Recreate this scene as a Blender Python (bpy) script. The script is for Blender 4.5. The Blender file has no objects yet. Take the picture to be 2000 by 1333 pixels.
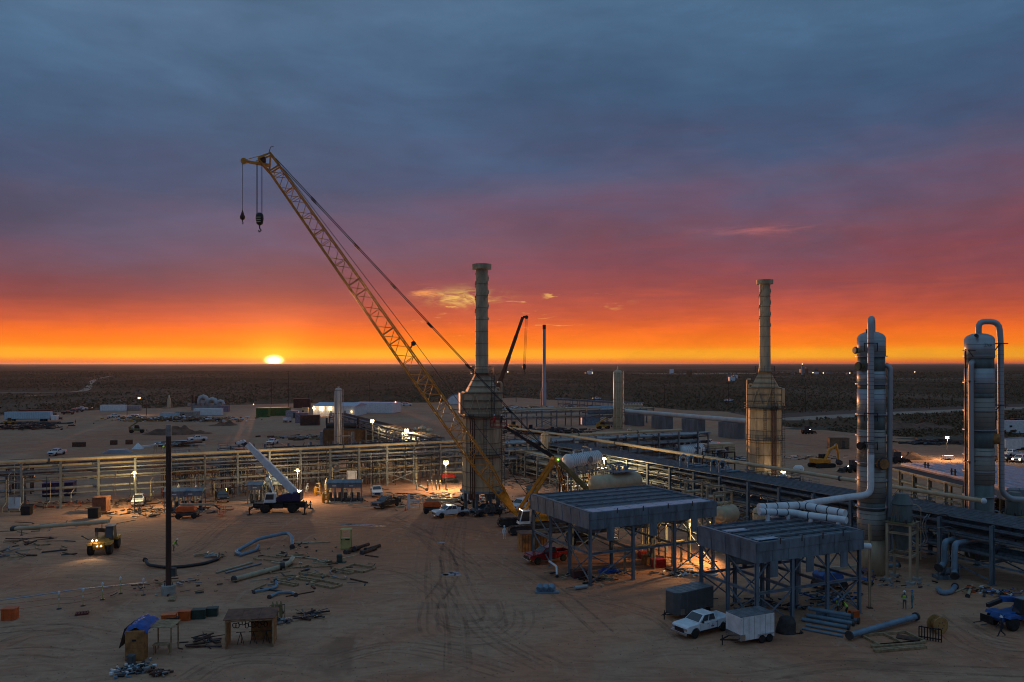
import bpy, math, random
import numpy as np
from mathutils import Vector, Matrix, noise as mnoise
random.seed(11)
SC = bpy.context.scene
COL = SC.collection
R = math.radians
F, HZ, CH = 1556.0, 711.0, 25.0          # 28 mm equivalent lens, horizon row, camera height (m)
def G(px, py, z=0.0):                     # ground (or level z) point seen at a photo pixel
    d = (CH - z) * F / (py - HZ)
    return Vector(((px - 1000) * d / F, d, z))
def P(px, py, d):                         # point at a known distance
    return Vector(((px - 1000) * d / F, d, CH - (py - HZ) * d / F))
def S(r, g, b):                           # sRGB 0-255 -> linear
    f = lambda c: c / 12.92 if c <= 0.04045 else ((c + 0.055) / 1.055) ** 2.4
    return (f(r / 255), f(g / 255), f(b / 255))

# ------------------------------------------------------------------ camera
cam = bpy.data.cameras.new('camera'); cam_o = bpy.data.objects.new('camera', cam); COL.objects.link(cam_o)
cam_o.location = (0, 0, CH); cam_o.rotation_euler = (R(90), 0, 0)
cam.lens = 28.0; cam.sensor_width = 36.0; cam.shift_y = 44.5 / 2000; cam.clip_end = 300000; cam.clip_start = 0.5
SC.camera = cam_o
SC.view_settings.view_transform = 'Standard'; SC.view_settings.look = 'None'
SC.view_settings.exposure = 0.0; SC.view_settings.gamma = 1.0; SC.view_settings.use_curve_mapping = False
SC.render.engine = 'CYCLES'
SC.cycles.use_denoising = True
SC.cycles.filter_width = 1.05
SC.cycles.max_bounces = 5; SC.cycles.diffuse_bounces = 3; SC.cycles.glossy_bounces = 2
SC.cycles.sample_clamp_indirect = 3.0

# ------------------------------------------------------------------ world: overcast dusk sky over a clear burning horizon
SUN_AZ = math.atan((535 - 1000) / F); SUN_EL = R(0.24)
world = bpy.data.worlds.new('World'); SC.world = world; world.use_nodes = True
class NT:
    def __init__(s, tree): s.t = tree; s.n = tree.nodes; s.l = tree.links
    def new(s, typ, **kw):
        n = s.n.new(typ)
        for k, v in kw.items(): setattr(n, k, v)
        return n
    def put(s, sock, v):
        if hasattr(v, 'is_linked') or isinstance(v, bpy.types.NodeSocket): s.l.new(v, sock)
        else: sock.default_value = v
    def m(s, op, a, b=0.0, c=0.0, clamp=False):
        n = s.new('ShaderNodeMath', operation=op); n.use_clamp = clamp
        for i, v in enumerate((a, b, c)): s.put(n.inputs[i], v)
        return n.outputs[0]
    def ss(s, x, a, b, lo=0.0, hi=1.0):
        n = s.new('ShaderNodeMapRange', interpolation_type='SMOOTHSTEP')
        s.put(n.inputs[0], x)
        for i, v in enumerate((a, b, lo, hi)): n.inputs[i + 1].default_value = v
        return n.outputs[0]
    def vm(s, op, a, b=(0, 0, 0)):
        n = s.new('ShaderNodeVectorMath', operation=op); s.put(n.inputs[0], a); s.put(n.inputs[1], b)
        return n.outputs['Value'] if op in ('DOT_PRODUCT', 'LENGTH') else n.outputs[0]
    def noise(s, vec, scale, detail=3.0, rough=0.5, dist=0.0, out=0):
        n = s.new('ShaderNodeTexNoise'); s.put(n.inputs['Vector'], vec)
        n.inputs['Scale'].default_value = scale; n.inputs['Detail'].default_value = detail
        n.inputs['Roughness'].default_value = rough; n.inputs['Distortion'].default_value = dist
        return n.outputs[out]
    def ramp(s, fac, stops, interp='LINEAR'):
        n = s.new('ShaderNodeValToRGB'); n.color_ramp.interpolation = interp; s.put(n.inputs[0], fac)
        e = n.color_ramp.elements
        while len(e) < len(stops): e.new(0.5)
        for k, (p, c) in enumerate(stops): e[k].position = p; e[k].color = (*c, 1)
        return n.outputs[0]
    def mix(s, fac, a, b, bt='MIX'):
        n = s.new('ShaderNodeMix', data_type='RGBA', blend_type=bt); n.clamp_factor = True
        s.put(n.inputs[0], fac)
        for i, v in ((6, a), (7, b)):
            if isinstance(v, tuple): v = (*v[:3], 1)
            s.put(n.inputs[i], v)
        return n.outputs[2]
    def comb(s, x, y, z):
        n = s.new('ShaderNodeCombineXYZ')
        for i, v in enumerate((x, y, z)): s.put(n.inputs[i], v)
        return n.outputs[0]
wt = NT(world.node_tree); wt.n.clear()
tc = wt.new('ShaderNodeTexCoord'); D = tc.outputs['Generated']
sx = wt.new('ShaderNodeSeparateXYZ'); wt.l.new(D, sx.inputs[0])
dx, dy, dz = sx.outputs
el = wt.m('MULTIPLY', wt.m('ARCSINE', dz), 57.2958)
az = wt.m('ARCTAN2', dx, dy)                                   # 0 straight ahead
azd = wt.m('MULTIPLY', az, 57.2958)
sundir = Vector((math.sin(SUN_AZ) * math.cos(SUN_EL), math.cos(SUN_AZ) * math.cos(SUN_EL), math.sin(SUN_EL)))
sdot = wt.vm('DOT_PRODUCT', D, tuple(sundir))
sang = wt.m('MULTIPLY', wt.m('ARCCOSINE', wt.m('MINIMUM', sdot, 1.0)), 57.2958)
# cloud warps
cv = wt.vm('MULTIPLY', D, (1.0, 1.0, 3.2))
n1 = wt.noise(cv, 2.2, 5.0, 0.55, 0.6)
n2 = wt.noise(wt.vm('MULTIPLY', D, (1.0, 1.0, 6.0)), 6.0, 6.0, 0.6, 0.4)
n3 = wt.noise(wt.vm('MULTIPLY', D, (1.0, 1.0, 14.0)), 14.0, 5.0, 0.6, 0.3)
sway = wt.m('MULTIPLY', wt.m('SUBTRACT', n1, 0.5), wt.ss(el, 2.0, 14.0, 0.0, 10.0))
sway2 = wt.m('MULTIPLY', wt.m('SUBTRACT', n2, 0.5), wt.ss(el, 1.2, 9.0, 0.0, 4.5))
sway3 = wt.m('MULTIPLY', wt.m('SUBTRACT', n3, 0.5), wt.ss(el, 0.8, 4.0, 0.0, 1.6))
# the cloud deck sits a little lower on the left than on the right
tilt = wt.m('MULTIPLY', wt.ss(azd, -26.0, 8.0, 1.0, 0.0), wt.ss(el, 1.0, 9.0, 0.0, 4.2))
e2 = wt.m('ADD', wt.m('ADD', wt.m('ADD', el, sway), wt.m('ADD', sway2, sway3)), wt.m('ADD', tilt, wt.ss(el, 1.3, 6.5, 0.0, 1.6)))
fac = wt.m('DIVIDE', e2, 60.0)
def st(deg, *c): return (deg / 60.0, S(*c))
sunward = wt.ramp(fac, [st(-1, 226, 86, 36), st(0.12, 240, 108, 36), st(0.5, 255, 172, 42), st(0.98, 255, 160, 36), st(1.25, 255, 130, 30), st(2.5, 244, 108, 40), st(3.7, 208, 90, 58),
                        st(5.2, 180, 80, 66), st(6.8, 144, 70, 72), st(8.8, 122, 69, 82), st(10.6, 108, 74, 91), st(12.8, 96, 78, 102), st(15.0, 84, 83, 110), st(17.5, 68, 83, 114), st(20.5, 64, 90, 121),
                        st(25.0, 73, 103, 134), st(32.0, 86, 114, 144), st(60.0, 106, 136, 163)])
away = wt.ramp(fac, [st(-1, 96, 88, 104), st(2.0, 104, 92, 110), st(6.0, 96, 90, 114), st(11.0, 88, 94, 120), st(17.0, 80, 100, 130), st(25.0, 84, 115, 145), st(32.0, 92, 123, 152), st(60.0, 104, 136, 164)])
facing = wt.vm('DOT_PRODUCT', wt.vm('NORMALIZE', wt.comb(dx, dy, 0.0)), (math.sin(SUN_AZ), math.cos(SUN_AZ), 0))
sky = wt.mix(wt.ss(facing, -0.55, 0.62), away, sunward)
# soft light and dark billows
sky = wt.mix(1.0, sky, wt.comb(*[wt.m('ADD', 0.58, wt.m('MULTIPLY', wt.noise(cv, 1.5, 5.0, 0.55, 0.9), 0.82))] * 3), 'MULTIPLY')
bil = wt.m('ADD', 0.74, wt.m('MULTIPLY', wt.noise(wt.vm('MULTIPLY', D, (1.0, 1.0, 2.6)), 4.2, 7.0, 0.6, 0.9), 0.5))
sky = wt.mix(1.0, sky, wt.comb(bil, bil, bil), 'MULTIPLY')
# thin bright shreds catching the sun low down in the cloud base
shred = wt.m('MULTIPLY', wt.ss(wt.noise(wt.vm('MULTIPLY', D, (1.0, 1.0, 4.6)), 19.0, 6.0, 0.62, 0.5), 0.585, 0.70), wt.m('MULTIPLY', wt.ss(el, 1.3, 2.6), wt.ss(el, 6.2, 4.4)))
shred = wt.m('MULTIPLY', shred, wt.m('MULTIPLY', wt.ss(azd, -9.5, -5.0), wt.ss(azd, 10.0, 2.0)))
sky = wt.mix(wt.m('MULTIPLY', shred, 0.75), sky, S(255, 196, 104))
def puff(az0, el0, wa, we, lo, hi, scale, zs):
    gx = wt.m('POWER', wt.m('DIVIDE', wt.m('SUBTRACT', azd, az0), wa), 2.0); gy = wt.m('POWER', wt.m('DIVIDE', wt.m('SUBTRACT', el, el0), we), 2.0)
    return wt.m('MULTIPLY', wt.m('EXPONENT', wt.m('MULTIPLY', wt.m('ADD', gx, gy), -1.0)), wt.ss(wt.noise(wt.vm('MULTIPLY', D, (1.0, 1.0, zs)), scale, 6.0, 0.65, 0.6), lo, hi))
sky = wt.mix(wt.m('MULTIPLY', puff(-3.3, 4.7, 2.0, 0.55, 0.40, 0.66, 26.0, 3.0), 1.0), sky, S(255, 214, 110))
sky = wt.mix(wt.m('MULTIPLY', puff(-6.3, 5.0, 1.2, 0.25, 0.42, 0.66, 30.0, 3.5), 0.9), sky, S(250, 160, 90))
sky = wt.mix(wt.m('MULTIPLY', puff(17.4, 9.1, 4.2, 0.34, 0.40, 0.72, 18.0, 4.0), 0.55), sky, S(190, 110, 112))
# pale glow round the sun and the disc itself
g1 = wt.m('EXPONENT', wt.m('MULTIPLY', sang, -0.75)); g2 = wt.m('EXPONENT', wt.m('MULTIPLY', sang, -0.17))
sky = wt.mix(1.0, sky, wt.comb(wt.m('MULTIPLY', g1, 0.9), wt.m('MULTIPLY', g1, 0.30), wt.m('MULTIPLY', g1, 0.015)), 'ADD')
sky = wt.mix(1.0, sky, wt.comb(wt.m('MULTIPLY', g2, 0.10), wt.m('MULTIPLY', g2, 0.008), 0.0), 'ADD')
dA = wt.m('SUBTRACT', azd, math.degrees(SUN_AZ)); dE = wt.m('MULTIPLY', wt.m('SUBTRACT', el, 0.22), 1.7)
sq = wt.m('SQRT', wt.m('ADD', wt.m('MULTIPLY', dA, dA), wt.m('MULTIPLY', dE, dE)))
disc = wt.m('MULTIPLY', wt.m('POWER', wt.ss(sq, 1.0, 0.05), 2.4), wt.ss(facing, 0.9, 0.95))
sky = wt.mix(1.0, sky, wt.comb(wt.m('MULTIPLY', disc, 14.0), wt.m('MULTIPLY', disc, 7.0), wt.m('MULTIPLY', disc, 2.6)), 'ADD')
fl = wt.m('ADD', 0.86, wt.m('MULTIPLY', wt.noise(wt.vm('MULTIPLY', D, (1.0, 1.0, 3.4)), 11.0, 7.0, 0.62, 1.1), 0.28))
sky = wt.mix(1.0, sky, wt.comb(fl, fl, fl), 'MULTIPLY')
bg = wt.new('ShaderNodeBackground'); wt.l.new(sky, bg.inputs[0]); bg.inputs[1].default_value = 1.0
nish = wt.new('ShaderNodeTexSky', sky_type='NISHITA'); nish.sun_disc = False
nish.sun_elevation = R(1.0); nish.sun_rotation = SUN_AZ; nish.altitude = 900; nish.dust_density = 2.0
bg2 = wt.new('ShaderNodeBackground'); wt.l.new(nish.outputs[0], bg2.inputs[0]); bg2.inputs[1].default_value = 0.004
addS = wt.new('ShaderNodeAddShader'); wt.l.new(bg.outputs[0], addS.inputs[0]); wt.l.new(bg2.outputs[0], addS.inputs[1])
wo = wt.new('ShaderNodeOutputWorld'); wt.l.new(addS.outputs[0], wo.inputs[0])
world.cycles.sampling_method = 'MANUAL'; world.cycles.sample_map_resolution = 2048

# ------------------------------------------------------------------ the setting sun
sl = bpy.data.lights.new('sun', 'SUN'); sl.energy = 1.5; sl.angle = R(0.53); sl.color = (1.0, 0.36, 0.13)
so = bpy.data.objects.new('sun', sl); COL.objects.link(so)
sv = Vector((math.sin(SUN_AZ), math.cos(SUN_AZ), math.tan(R(0.45))))
so.rotation_euler = sv.to_track_quat('Z', 'Y').to_euler(); so.location = (-300, 900, 200)

# ------------------------------------------------------------------ materials
MATS = {}
def mat(name, col, rough=0.6, metal=0.0, var=0.25, scale=1.5, bump=0.0, col2=None, spec=0.4, streak=False, coat=0.0):
    if name in MATS: return MATS[name]
    m = bpy.data.materials.new(name); m.use_nodes = True; t = NT(m.node_tree); b = t.n['Principled BSDF']
    b.inputs['Roughness'].default_value = rough; b.inputs['Metallic'].default_value = metal
    b.inputs['Specular IOR Level'].default_value = spec
    if coat: b.inputs['Coat Weight'].default_value = coat; b.inputs['Coat Roughness'].default_value = 0.12
    geo = t.new('ShaderNodeNewGeometry'); pos = geo.outputs['Position']
    v = t.vm('MULTIPLY', pos, (1, 1, 0.25)) if streak else pos
    n = t.noise(v, scale, 5.0, 0.62)
    c2 = col2 if col2 else tuple(c * (1 - var * 1.7) for c in col)
    c1 = tuple(min(1, c * (1 + var * 0.45)) for c in col)
    f = t.ss(n, 0.32, 0.72)
    t.l.new(t.mix(f, c1, c2), b.inputs['Base Color'])
    if rough > 0.15:
        t.l.new(t.m('ADD', rough - 0.08, t.m('MULTIPLY', t.noise(pos, scale * 3, 3.0), 0.16)), b.inputs['Roughness'])
    if bump:
        bp = t.new('ShaderNodeBump'); bp.inputs['Strength'].default_value = bump; bp.inputs['Distance'].default_value = 0.05
        t.l.new(t.noise(pos, scale * 8, 5.0, 0.65), bp.inputs['Height']); t.l.new(bp.outputs[0], b.inputs['Normal'])
    MATS[name] = m; return m
def emat(name, col, strength):
    if name in MATS: return MATS[name]
    m = bpy.data.materials.new(name); m.use_nodes = True; t = NT(m.node_tree); t.n.clear()
    e = t.new('ShaderNodeEmission'); e.inputs[0].default_value = (*col, 1); e.inputs[1].default_value = strength
    o = t.new('ShaderNodeOutputMaterial'); t.l.new(e.outputs[0], o.inputs[0]); MATS[name] = m; return m
TAN = mat('tan_paint', (0.47, 0.365, 0.235), 0.5, var=0.22, scale=0.9, streak=True)
TANP = mat('tan_pipe_paint', (0.50, 0.395, 0.25), 0.42, var=0.12, scale=0.7)
STEEL = mat('galvanised_steel', (0.21, 0.235, 0.26), 0.5, metal=0.35, var=0.2, scale=1.2)
BLUEST = mat('blue_grey_paint', (0.15, 0.195, 0.235), 0.5, var=0.26, scale=1.3, streak=True)
DKST = mat('dark_steel', (0.055, 0.056, 0.06), 0.55, var=0.3)
RUST = mat('rusty_steel', (0.10, 0.048, 0.032), 0.8, var=0.35, scale=3.0)
BROWNST = mat('weathering_steel', (0.075, 0.035, 0.026), 0.75, var=0.3, scale=0.8, streak=True)
ALU = mat('aluminium_cladding', (0.36, 0.39, 0.41), 0.42, metal=0.45, var=0.09, scale=0.5, streak=True)
ALUW = mat('tarnished_cladding', (0.31, 0.29, 0.25), 0.5, metal=0.3, var=0.1, scale=0.5, streak=True)
GRNG = mat('grey_green_primer', (0.12, 0.155, 0.15), 0.5, var=0.2, scale=1.0, streak=True)
WHITE = mat('white_paint', (0.74, 0.75, 0.76), 0.35, var=0.12, scale=1.4)
WINS = mat('white_insulation', (0.68, 0.73, 0.76), 0.42, var=0.1, scale=1.0)
CONC = mat('concrete', (0.36, 0.34, 0.31), 0.9, var=0.2, scale=2.0, bump=0.3)
YEL = mat('crane_yellow', (0.68, 0.27, 0.025), 0.45, var=0.22, scale=1.2)
YEL2 = mat('machine_yellow', (0.50, 0.25, 0.03), 0.5, var=0.25, scale=1.5)
ORG = mat('safety_orange', (0.62, 0.115, 0.022), 0.5, var=0.2)
RED = mat('red_paint', (0.40, 0.022, 0.018), 0.35, var=0.25)
BLU = mat('blue_paint', (0.028, 0.11, 0.34), 0.4, var=0.2)
NAVY = mat('navy_paint', (0.022, 0.022, 0.085), 0.4, var=0.2)
BLK = mat('black_paint', (0.022, 0.022, 0.024), 0.45, var=0.3)
RUB = mat('rubber', (0.022, 0.021, 0.020), 0.85, var=0.3, scale=4)
GLS = mat('tinted_glass', (0.03, 0.04, 0.05), 0.06, var=0.05, spec=0.8)
CHR = mat('bright_metal', (0.55, 0.55, 0.56), 0.25, metal=0.9, var=0.1)
WOOD = mat('lumber', (0.36, 0.245, 0.135), 0.8, var=0.3, scale=2.5)
PLY = mat('plywood', (0.37, 0.17, 0.055), 0.7, var=0.3, scale=1.6)
PLYR = mat('red_brown_plywood', (0.20, 0.085, 0.05), 0.75, var=0.25, scale=1.6)
BRWD = mat('brown_cladding', (0.20, 0.105, 0.05), 0.75, var=0.25, scale=1.0)
TARP = mat('blue_tarp', (0.02, 0.085, 0.36), 0.42, var=0.3, scale=2.0)
DTARP = mat('dark_tarp', (0.045, 0.042, 0.04), 0.7, var=0.3, scale=2)
GREEN = mat('green_paint', (0.05, 0.13, 0.035), 0.5, var=0.25)
DGREEN = mat('dark_green_plastic', (0.030, 0.055, 0.045), 0.5, var=0.2)
OLIVE = mat('olive_paint', (0.20, 0.175, 0.075), 0.5, var=0.25)
SPBLUE = mat('blue_grey_pipe_coating', (0.17, 0.255, 0.33), 0.42, var=0.16, scale=1.2)
PIPEG = mat('silver_pipe', (0.29, 0.30, 0.31), 0.45, metal=0.4, var=0.18)
PIPEY = mat('cream_pipe', (0.43, 0.36, 0.24), 0.45, var=0.15)
YELP = mat('yellow_plastic', (0.52, 0.44, 0.16), 0.55, var=0.15)
DIRT = mat('red_soil', (0.17, 0.085, 0.055), 0.95, var=0.3, scale=0.5, bump=0.8)
CORR = mat('grey_corrugated_sheet', (0.24, 0.255, 0.27), 0.5, metal=0.3, var=0.2, scale=0.7, streak=True)
LROOF = mat('light_blue_roof_sheet', (0.42, 0.50, 0.60), 0.4, metal=0.3, var=0.12)
SKIN = mat('skin', (0.30, 0.16, 0.10), 0.6, var=0.1)
HIVIS = mat('lime_vest', (0.42, 0.72, 0.03), 0.7, var=0.1)
DENIM = mat('dark_denim', (0.035, 0.042, 0.06), 0.85, var=0.3)
SHIRT = mat('grey_shirt', (0.14, 0.14, 0.14), 0.85, var=0.3)
KHAKI = mat('khaki_cloth', (0.24, 0.19, 0.12), 0.85, var=0.3)
LAMP = emat('lamp_glow', (1.0, 0.70, 0.30), 30.0)
LAMPW = emat('headlamp_glow', (1.0, 0.92, 0.72), 30.0)
LAMPS = emat('small_lamp_glow', (1.0, 0.78, 0.45), 6.0)
TAIL = emat('tail_lamp_glow', (1.0, 0.035, 0.03), 3.5)
GLED = emat('green_led', (0.3, 1.0, 0.15), 8.0)

# ------------------------------------------------------------------ mesh builder
XF = {}
KIDS = {}
class MB:
    def __init__(s): s.v = []; s.f = []; s.sm = []; s.mi = []
    def add(s, vs, fs, smooth=False, mi=0):
        o = len(s.v); s.v += [tuple(p) for p in vs]
        for q in fs: s.f.append([i + o for i in q]); s.sm.append(smooth); s.mi.append(mi)
        return s
    def box(s, c, d, rz=0.0, M=None):
        hx, hy, hz = d[0] / 2, d[1] / 2, d[2] / 2; ca, sa = math.cos(rz), math.sin(rz); vs = []
        for z in (-hz, hz):
            for x, y in ((-hx, -hy), (hx, -hy), (hx, hy), (-hx, hy)):
                p = (c[0] + x * ca - y * sa, c[1] + x * sa + y * ca, c[2] + z)
                vs.append(M @ Vector(p) if M else p)
        return s.add(vs, [(3, 2, 1, 0), (4, 5, 6, 7), (0, 1, 5, 4), (1, 2, 6, 5), (2, 3, 7, 6), (3, 0, 4, 7)])
    def frame(s, a, b, up=None):
        a, b = Vector(a), Vector(b); t = (b - a).normalized()
        up = Vector(up) if up else (Vector((0, 0, 1)) if abs(t.z) < 0.95 else Vector((1, 0, 0)))
        x = t.cross(up).normalized(); y = x.cross(t)
        return a, b, x, y
    def bar(s, a, b, w, h=None, up=None):
        h = h or w; a, b, x, y = s.frame(a, b, up); vs = []
        for p in (a, b):
            for i, j in ((-1, -1), (1, -1), (1, 1), (-1, 1)): vs.append(p + x * (i * w / 2) + y * (j * h / 2))
        return s.add(vs, [(0, 1, 2, 3), (7, 6, 5, 4), (0, 4, 5, 1), (1, 5, 6, 2), (2, 6, 7, 3), (3, 7, 4, 0)])
    def ibeam(s, a, b, w, h, t=0.035, up=None):
        a, b, x, y = s.frame(a, b, up)
        for cy, ww, hh in ((h / 2 - t / 2, w, t), (-h / 2 + t / 2, w, t), (0, t, h - 2 * t)):
            o = y * cy; s.bar(a + o, b + o, ww, hh, tuple(y))
        return s
    def cyl(s, a, b, r, r2=None, n=10, caps=True, smooth=True):
        r2 = r if r2 is None else r2; a, b, x, y = s.frame(a, b); vs = []
        for p, rr in ((a, r), (b, r2)):
            for k in range(n):
                t = 2 * math.pi * k / n; vs.append(p + x * (math.cos(t) * rr) + y * (math.sin(t) * rr))
        s.add(vs, [(k, k + n, (k + 1) % n + n, (k + 1) % n) for k in range(n)], smooth)
        if caps: s.add(vs, [tuple(range(n)), tuple(range(2 * n - 1, n - 1, -1))])
        return s
    def tube(s, pts, r, n=8, caps=True, bend=0.0):
        pts = [Vector(p) for p in pts]
        if bend:
            q = [pts[0]]
            for i in range(1, len(pts) - 1):
                p0, p1, p2 = pts[i - 1], pts[i], pts[i + 1]
                l0, l1 = (p0 - p1).length, (p2 - p1).length; bb = min(bend, l0 * 0.49, l1 * 0.49)
                A = p1 + (p0 - p1) / l0 * bb; B = p1 + (p2 - p1) / l1 * bb
                for k in range(5):
                    t = k / 4; q.append(A * (1 - t) ** 2 + p1 * 2 * t * (1 - t) + B * t * t)
            q.append(pts[-1]); pts = q
        m = len(pts); tang = []
        for i in range(m):
            tang.append((pts[min(i + 1, m - 1)] - pts[max(i - 1, 0)]).normalized())
        t = tang[0]; x = t.cross(Vector((0, 0, 1)) if abs(t.z) < 0.9 else Vector((1, 0, 0))).normalized()
        vs = []
        for i in range(m):
            if i:
                x = (x - tang[i] * x.dot(tang[i])).normalized()
            y = tang[i].cross(x); rr = r[i] if isinstance(r, (list, tuple)) else r
            for k in range(n):
                a = 2 * math.pi * k / n; vs.append(pts[i] + x * (math.cos(a) * rr) + y * (math.sin(a) * rr))
        fs = [(i * n + k, i * n + (k + 1) % n, (i + 1) * n + (k + 1) % n, (i + 1) * n + k) for i in range(m - 1) for k in range(n)]
        s.add(vs, fs, True)
        if caps: s.add(vs, [tuple(range(n - 1, -1, -1)), tuple(range((m - 1) * n, m * n))])
        return s
    def lathe(s, prof, n=20, c=(0, 0, 0), smooth=True, M=None):
        vs = []
        for r, z in prof:
            for k in range(n):
                a = 2 * math.pi * k / n; p = Vector((c[0] + r * math.cos(a), c[1] + r * math.sin(a), c[2] + z)); vs.append(M @ p if M else p)
        m = len(prof)
        s.add(vs, [(i * n + k, i * n + (k + 1) % n, (i + 1) * n + (k + 1) % n, (i + 1) * n + k) for i in range(m - 1) for k in range(n)], smooth)
        if prof[0][0] > 1e-4: s.add(vs[:n], [tuple(range(n - 1, -1, -1))])
        if prof[-1][0] > 1e-4: s.add(vs[-n:], [tuple(range(n))])
        return s
    def prism(s, poly, z0, z1):
        n = len(poly); vs = [(x, y, z0) for x, y in poly] + [(x, y, z1) for x, y in poly]
        return s.add(vs, [tuple(range(n - 1, -1, -1)), tuple(range(n, 2 * n))] + [(k, (k + 1) % n, (k + 1) % n + n, k + n) for k in range(n)])
    def side(s, poly, y0, y1):                     # x-z profile extruded along y
        n = len(poly); vs = [(x, y0, z) for x, z in poly] + [(x, y1, z) for x, z in poly]
        return s.add(vs, [tuple(range(n)), tuple(range(2 * n - 1, n - 1, -1))] + [(k, k + n, (k + 1) % n + n, (k + 1) % n) for k in range(n)])
    def hull(s, lo, hi):                            # two quads (4 corner lists) joined
        return s.add(list(lo) + list(hi), [(3, 2, 1, 0), (4, 5, 6, 7), (0, 1, 5, 4), (1, 2, 6, 5), (2, 3, 7, 6), (3, 0, 4, 7)])
    def quad(s, a, b, c, d): return s.add([a, b, c, d], [(0, 1, 2, 3)])
    def pane(s, c, u0, u1, v0, v1, off=0.008):      # slightly proud panel on the quad c (bl, br, tr, tl)
        c = [Vector(p) for p in c]; nrm = (c[1] - c[0]).cross(c[3] - c[0]).normalized()
        f = lambda u, v: (c[0] * (1 - u) + c[1] * u) * (1 - v) + (c[3] * (1 - u) + c[2] * u) * v
        q = [f(u0, v0), f(u1, v0), f(u1, v1), f(u0, v1)]
        return s.hull([p - nrm * 0.01 for p in q], [p + nrm * off for p in q])
    def obj(s, name, m, parent=None, world=False, kind=None, bevel=0.0, loc=None):
        me = bpy.data.meshes.new(name); vs = s.v
        if world and parent is not None:
            inv = XF[parent.name].inverted(); vs = [tuple(inv @ Vector(p)) for p in vs]
        me.from_pydata(vs, [], s.f); me.polygons.foreach_set('use_smooth', s.sm)
        ms = m if isinstance(m, (list, tuple)) else [m]
        for x in ms: me.materials.append(x)
        if len(ms) > 1: me.polygons.foreach_set('material_index', s.mi)
        me.update()
        return link(name, me, parent, kind=kind, bevel=bevel, loc=loc)
def link(name, me, parent=None, loc=None, rot=None, kind=None, bevel=0.0):
    o = bpy.data.objects.new(name, me); COL.objects.link(o)
    if parent is not None:
        o.parent = parent; KIDS.setdefault(parent.name, []).append(o); XF[o.name] = XF[parent.name]
    else: XF[o.name] = Matrix.Identity(4)
    if loc is not None: o.location = loc
    if rot is not None: o.rotation_euler = rot
    if kind: o['kind'] = kind
    if bevel:
        b = o.modifiers.new('bevel', 'BEVEL'); b.width = bevel; b.segments = 2; b.limit_method = 'ANGLE'; b.angle_limit = R(35)
    return o
def tag(o, label, cat, group=None):
    o['label'] = label; o['category'] = cat
    if group: o['group'] = group
    return o
def thing(name, label, cat, loc=(0, 0, 0), rz=0.0, group=None):
    o = bpy.data.objects.new(name, None); COL.objects.link(o); o.empty_display_size = 0.3
    o.location = loc; o.rotation_euler = (0, 0, rz)
    XF[o.name] = Matrix.Translation(Vector(loc)) @ Matrix.Rotation(rz, 4, 'Z')
    return tag(o, label, cat, group)
def dup(o, loc, rz, label=None, parent=None, group=None):
    c = o.copy(); COL.objects.link(c)
    if parent is None:
        c.location = loc; c.rotation_euler = (0, 0, rz)
        if label: c['label'] = label
        if group: c['group'] = group
    else: c.parent = parent
    for ch in KIDS.get(o.name, []):
        k = dup(ch, None, None, parent=c); KIDS.setdefault(c.name, []).append(k)
    return c
def V(*a): return Vector(a)
TH = R(26.8)
U = V(math.cos(TH), math.sin(TH), 0); W = V(-math.sin(TH), math.cos(TH), 0); Z = V(0, 0, 1)
def rnd(a, b): return random.uniform(a, b)

# ------------------------------------------------------------------ ground
def inpoly(x, y, poly):
    x = np.asarray(x); y = np.asarray(y); r = np.zeros(x.shape, bool); n = len(poly)
    for i in range(n):
        x0, y0 = poly[i]; x1, y1 = poly[(i + 1) % n]
        if y0 == y1: continue
        r ^= ((y0 > y) != (y1 > y)) & (x < (x1 - x0) * (y - y0) / (y1 - y0) + x0)
    return r
edge_px = [(-500, 850), (-200, 826), (0, 812), (110, 806), (200, 801), (330, 797), (450, 791), (600, 788), (740, 788), (860, 786), (930, 780), (1010, 777), (1090, 782),
           (1180, 786), (1260, 795), (1330, 801), (1420, 805), (1470, 815), (1530, 833), (1600, 839), (1680, 848), (1760, 853), (1840, 856), (1920, 862), (2050, 868), (2250, 876), (2700, 890)]
edge = [G(*p).to_2d() for p in edge_px]
pad = []
for i in range(len(edge) - 1):
    a, b = edge[i], edge[i + 1]; n = max(2, int((b - a).length / 7))
    for k in range(n):
        p = a.lerp(b, k / n); w = mnoise.noise(Vector((p.x * 0.05, p.y * 0.02, 3))) * p.y * 0.018
        pad.append((p.x, p.y + w))
pad += [(260, 60), (200, -70), (-200, -70), (-330, 60)]
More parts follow.
